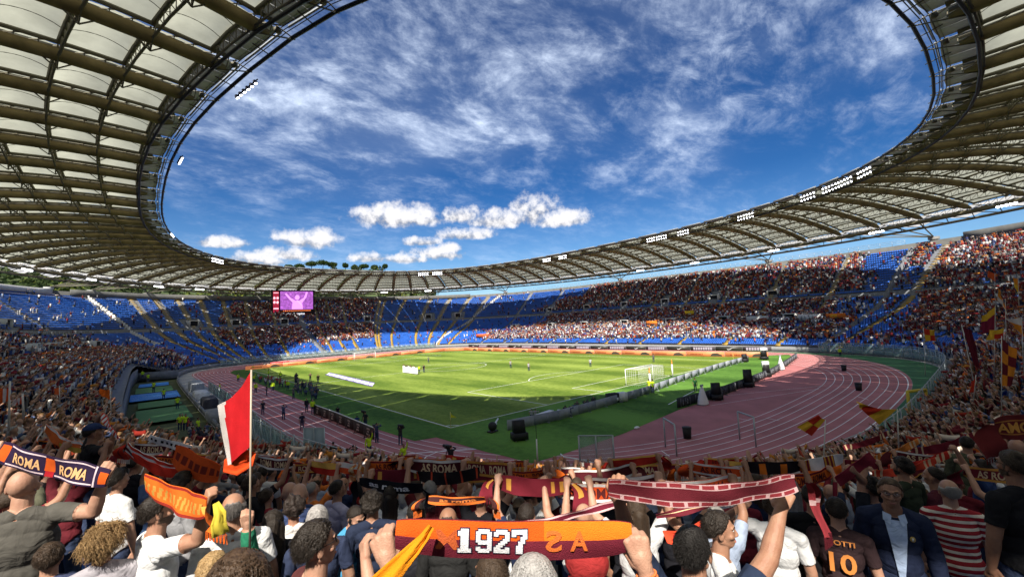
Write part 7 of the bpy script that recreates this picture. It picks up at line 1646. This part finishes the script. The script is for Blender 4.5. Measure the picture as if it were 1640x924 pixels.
for x, y, w, l_, h, c, lab in [(-16.2, 12, 1.8, 4.5, 1.0, (.10, .11, .12), 'long dark grey covered equipment box beside the left barrier'), (-15.8, 20, 1.6, 3., 1.3, (.03, .03, .035), 'black covered equipment by the left barrier'), (-16., 27, 2., 5., .9, (.16, .17, .18), 'grey box row along the left barrier'), (-15.6, 39, 1.8, 4., 1.4, (.04, .04, .05), 'black equipment case next to the blue runway'), (-15.5, 51, 2, 5, 1.2, (.6, .6, .6), 'white topped table shelter beyond the blue runway'), (-15, 66, 2, 7, 1.6, (.28, .3, .32), 'grey shelter at the far end of the sunken area')]:
    root = empty('equipment_cover', (x, y, 0), 0, lab, 'covered equipment', 'covered equipment on the left'); mb = MB(); V = []
    for z, k in ((0, 1), (h*.8, .96), (h, .75)):
        for sx, sy in ((-1, -1), (1, -1), (1, 1), (-1, 1)): V.append((sx*w/2*k, sy*l_/2*k, z))
    mb.add(V, [(0, 1, 5, 4), (1, 2, 6, 5), (2, 3, 7, 6), (3, 0, 4, 7), (4, 5, 9, 8), (5, 6, 10, 9), (6, 7, 11, 10), (7, 4, 8, 11), (8, 9, 10, 11)]); mb.build('cover', mat('cover_%.2f' % c[0], c, .7, var=.3, bump=.5, bscale=4), root); mb = MB(); [mb.beam((0, sy*l_*.25, h*.2), (w*.52, sy*l_*.25, h*.2), .08) for sy in (-1, 1)]; mb.build('strap', rail_m, root)
for u, v, f, vi in [(262, 640, 10, 7), (228, 606, 20, 12), (237, 612, 0, 7), (246, 628, 30, 7), (284, 655, 0, 7), (288, 690, 180, 7), (292, 689, 160, 12), (297, 690, 200, 7), (317, 697, 120, 7), (352, 630, 90, 7)]: by_pitch(u, v, f, HV, vi, 'steward in a yellow vest', h=1.02, z=.0 if u > 255 else 1.2)
for k in range(16):
    u = rg.uniform(300, 362); v = 700+(u-300)*.35+rg.uniform(-8, 14); by_pitch(u, v, rg.uniform(-40, 120), [(.04, .04, .06), (.3, .05, .06), (.08, .10, .2), (.35, .36, .38)][k % 4], (7, 10, 6, 12)[k % 4], 'spectator in '+['black', 'red', 'blue', 'grey'][k % 4], group='spectators in the sunken area', hair=k % 3)
# ---- the big screen on the far stand
dd = min((abs(pix(np.array((*(fs(s_)[0]+fs(s_)[1]*42.), 26.)))[0]-470), s_) for s_ in np.arange(290, 330, .5))[1]; P, Nn = fs(dd); c = np.array((*(P+Nn*34.), 20.3)); zc = (c-CAM)@cf; c = W(470, 485.5, zc); fwd3 = unit(np.array((CAM[0]-c[0]+30, CAM[1]-c[1]+60, 0))); rt = np.cross((0, 0, 1.), fwd3); Wd, Hd = 62/FPX*zc, 42/FPX*zc
root = empty('video_screen', tuple(c), 0, 'big video screen with a purple picture of a cheering supporter, above the far crowd', 'video screen'); up = np.array((0, 0, 1.))
def sq(x0, x1, y0, y1, off=.0, pts=None):
    q = pts or [(x0, y0), (x1, y0), (x1, y1), (x0, y1)]; return [rt*(x-.5)*Wd+up*(y-.5)*Hd+fwd3*off for x, y in q]
mb = MB(); V = sq(0, 1, 0, 1, .0)+sq(0, 1, 0, 1, -1.2); mb.add(V, [(0, 1, 2, 3), (7, 6, 5, 4), (0, 4, 5, 1), (1, 5, 6, 2), (2, 6, 7, 3), (3, 7, 4, 0)]); mb.build('housing', mat('screen_case', (.02, .02, .03), .7), root)
def em(n, c, e=1.0): return mat(n, c, .5, emit=e)
mb = MB(); mb.add(sq(.20, .96, .26, .95, .05), [(0, 1, 2, 3)]); scr = mb.build('picture', mat('screen_purple', (.20, .055, .26), .5, emit=.9, var=.6, vscale=1.1), root)
sub = MB(); 
for pts in ([(.46, .27), (.72, .27), (.70, .50), (.80, .72), (.84, .92), (.80, .92), (.74, .70), (.64, .60), (.54, .60), (.44, .70), (.34, .88), (.30, .86), (.40, .66), (.48, .52)],): sub.add(sq(0, 0, 0, 0, .09, pts), [tuple(range(len(pts)))])
t = np.linspace(0, 2*math.pi, 17)[:-1]; sub.add(sq(0, 0, 0, 0, .10, [(.59+.052*math.cos(a), .72+.095*math.sin(a)) for a in t]), [tuple(range(16))]); sub.build('figure_picture', em('screen_lilac', (.48, .20, .58), .9), scr)
mb = MB(); mb.add(sq(.04, .17, .16, .95, .05), [(0, 1, 2, 3)]); mb.build('score_column', em('screen_red', (.20, .01, .025), .8), root); mb = MB()
for x in (.07, .14):
    for y in (.70, .54): mb.add(sq(0, 0, 0, 0, .09, [(x+.027*math.cos(a), y+.05*math.sin(a)) for a in t]), [tuple(range(16))])
mb.add(sq(.05, .16, .28, .33, .09), [(0, 1, 2, 3)]); mb.add(sq(.05, .16, .88, .91, .09), [(0, 1, 2, 3)]); mb.build('score_marks', em('screen_pink', (.75, .35, .42), .9), root)
mb = MB()
for k in range(14): mb.add(sq(.26+k*.047, .29+k*.047, .19, .235, .09), [(0, 1, 2, 3)])
mb.build('ticker', em('screen_orange', (.45, .10, .03), .9), root)
text_on('lettering', 'Stadio Olimpico', rt*(-.24*Wd)+up*(-.44*Hd)+fwd3*.1, rt, up, .085*Hd, em('screen_white', (.7, .7, .75), .8), root, width=.50*Wd)
mb = MB()
for x in (.12, .35, .62, .85): mb.beam(rt*(x-.5)*Wd-up*Hd*.5-fwd3*.6, rt*(x-.5)*Wd-up*(Hd*.5+9)-fwd3*.6, .35)
mb.build('support', mat('screen_case'), root)
# banners tied to the long stand
for k, (s0, s1, d, col, txt, lab) in enumerate([(123.5, 128.5, 14, (.10, .10, .11), 'COMO', 'dark banner reading COMO in white on the long stand'), (129, 134.5, 14.8, (.5, .52, .5), '', 'pale banner left of the COMO banner'), (118, 122.5, 15., (.62, .62, .62), '', 'white banner with small black figures right of the COMO banner'), (113.5, 117., 15., (.62, .16, .03), '', 'orange and red banner near the end of the long stand'), (153, 156, 22, (.7, .45, .03), '', 'yellow banner over an exit of the long stand'), (244, 238, 5, (.62, .12, .04), '', 'orange red banner low at the left end of the long stand'), (162, 166, 14, (.7, .2, .03), '', 'orange banner in the middle of the long stand')]):
    a = stand(s0, d, float(zrow(d))+1.2); b = stand(s1, d, float(zrow(d))+1.2)
    if pix(a)[0] > pix(b)[0]: a, b = b, a
    root = empty('hung_banner', tuple(a), 0, lab, 'banner', 'banners on the long stand'); mb = MB(); mb.beam((0, 0, .6), tuple(b-a+np.array((0, 0, .6))), .06, 1.5); mb.build('cloth', fab(col), root); dr = unit(b-a); nn = np.cross(dr, (0, 0, 1.))
    if txt: text_on('lettering', txt, nn*.06+np.array((0, 0, .2))+dr*.6, dr, (0, 0, 1), .85, white_print, root, width=np.linalg.norm(b-a)*.8, bold=.05)
    elif k == 2: mq = MB(); [mq.box(tuple(dr*x+nn*.05+np.array((0, 0, .1))), (.3, .03, .9), base=True) for x in (.8, 1.6, 2.6, 3.4)]; mq.build('figures', black_case, root)
    elif k == 3: mq = MB(); mq.beam(tuple(dr*1.+nn*.05+np.array((0, 0, .6))), tuple(dr*2.4+nn*.05+np.array((0, 0, .6))), .03, 1.); mq.build('yellow_block', fab(YEL), root)
# ------------------------------------------------------------------ hill and trees behind the far stand
def hz_(az, r):
    """height of the hill (degrees east of +y, metres from the camera)"""
    w = max(0., min(1., (36-az)/6)); base = 0
    r0 = 232+max(0, az-5)*2.0; k = max(0., min(1., (r-r0)/170)); h = 52*k**.75
    ridge = max(0., min(1., (r-380)/170))*math.exp(-((az-19)/9.5)**4)*33
    left = 14*max(0., min(1., (2-az)/10))*k
    return (h+ridge+left)*w+3*mnoise.noise(Vector((az*.15, r*.012, 0)))*k*w
AZ = np.arange(-40, 41, 1.); RR = np.arange(195, 640, 14.); G = np.array([[(CAM[0]+r*math.sin(R_(a)), CAM[1]+r*math.cos(R_(a)), hz_(a, r)-.4) for r in RR] for a in AZ]); mb = MB(); mb.grid(G); tag(mb.build('hill', mat('hill_grass', (.06, .085, .03), .95, var=.5, vscale=.05), smooth=True), None, None, None, 'structure')
leaf_m = mat('leaves', rough=.8, attr=True, trans=.25, spec=.1); bark = mat('bark', (.10, .07, .045), .9, var=.3, vscale=4)
def leaves(C, R3, n, size, col, rg, shell=.55):
    """n leaf clumps as small tilted quads spread through an ellipsoid"""
    d = rg.normal(size=(n, 3)); d /= np.linalg.norm(d, axis=1)[:, None]; rad = shell+(1-shell)*rg.random(n)**.6; P = np.array(C)+d*rad[:, None]*np.array(R3); a = rg.normal(size=(n, 3)); a /= np.linalg.norm(a, axis=1)[:, None]; b = np.cross(a, rg.normal(size=(n, 3))); b /= np.linalg.norm(b, axis=1)[:, None]+1e-9; s = size*rg.uniform(.5, 1.3, (n, 1))
    V = np.stack([P-a*s-b*s*.6, P+a*s-b*s*.7, P+a*s*.8+b*s*.7, P-a*s*.7+b*s*.6], 1).reshape(-1, 3); c = np.repeat(np.array(col)*rg.uniform(.6, 1.5, (n, 1)), 4, 0); return V, c
rg = np.random.default_rng(3); LV, LC = [], []
for k in range(640):
    az = rg.uniform(-16, 35); r0 = 238+max(0, az-5)*2.; r = rg.uniform(r0, 440) if k % 3 else rg.uniform(r0, r0+50); z = hz_(az, r); x, y = CAM[0]+r*math.sin(R_(az)), CAM[1]+r*math.cos(R_(az)); s = rg.uniform(3, 6.5); col = [(.035, .055, .018), (.06, .085, .025), (.12, .15, .03), (.045, .06, .03), (.17, .19, .03)][rg.choice(5, p=[.35, .25, .15, .15, .10])]
    for q in range(3): V, c = leaves((x+rg.normal(0, s*.4), y+rg.normal(0, s*.4), z+s*.7+rg.normal(0, s*.3)), (s*.7, s*.7, s*.6), 45, .75, col, rg); LV.append(V); LC.append(c)
LV = np.concatenate(LV); tag(link('hillside_wood', mesh_np('hillside_wood', LV, np.arange(len(LV)).reshape(-1, 4), [leaf_m], col=np.concatenate(LC))), 'mixed dark and yellow green wood on the hill seen between far stand and roof', 'wood', None, 'stuff')
for k, (az, dz, w, lab) in enumerate([(13.5, 0, 7, 'umbrella pine at the left end of the ridge row above the roof'), (14.6, 1, 8, 'second umbrella pine from the left of the ridge row'), (15.9, 4, 9.5, 'tall umbrella pine left of the highest crown on the ridge'), (17.2, 5.5, 11, 'highest and broadest umbrella pine on the ridge above the roof'), (18.3, 3.5, 8, 'umbrella pine touching the highest crown from the right'), (19.8, 2.5, 5, 'narrow pine standing alone past the gap in the ridge row'), (20.9, .5, 6, 'low pine in the middle of the right half of the ridge row'), (22.0, 1.5, 8.5, 'broad umbrella pine, third from the right end of the ridge row'), (23.3, .5, 6.5, 'umbrella pine, second from the right end of the ridge row'), (24.6, 1.5, 5, 'small round pine at the right end of the ridge row')]):
    r = 545+k % 3*6; x, y = CAM[0]+r*math.sin(R_(az)), CAM[1]+r*math.cos(R_(az)); z = hz_(az, r)-.5; el = {0: 8.45}.get(0); top = CAM[2]+r*math.tan(R_(8.15+dz*.105)); h = max(6., top-z); root = empty('umbrella_pine', (x, y, z), 0, lab, 'tree', 'umbrella pines on the ridge'); mb = MB(); mb.tube([(0, 0, 0), (.4, .2, h*.4), (.2, 0, h*.72)], [.4, .3, .22], 8)
    for a_ in range(5): t = a_*1.26+k; mb.tube([(.2, 0, h*.62), (math.cos(t)*w*.22, math.sin(t)*w*.22, h*.76), (math.cos(t)*w*.42, math.sin(t)*w*.42, h*.85)], [.25, .16, .08], 6)
    mb.build('trunk', bark, root); Vs, Cs = [], []
    for q in range(9): t = q*.7+k; rr = w*.36*(0 if q == 0 else 1); V, c = leaves((math.cos(t)*rr, math.sin(t)*rr, h-3.0+rg.normal(0, .3)-(0 if q == 0 else .9)), (w*.42, w*.42, 2.7), 220, .42, (.035, .06, .015) if k % 2 else (.05, .075, .02), rg, .3); Vs.append(V); Cs.append(c)
    Vs = np.concatenate(Vs); link('crown', mesh_np('crown', Vs, np.arange(len(Vs)).reshape(-1, 4), [leaf_m], col=np.concatenate(Cs)), root)
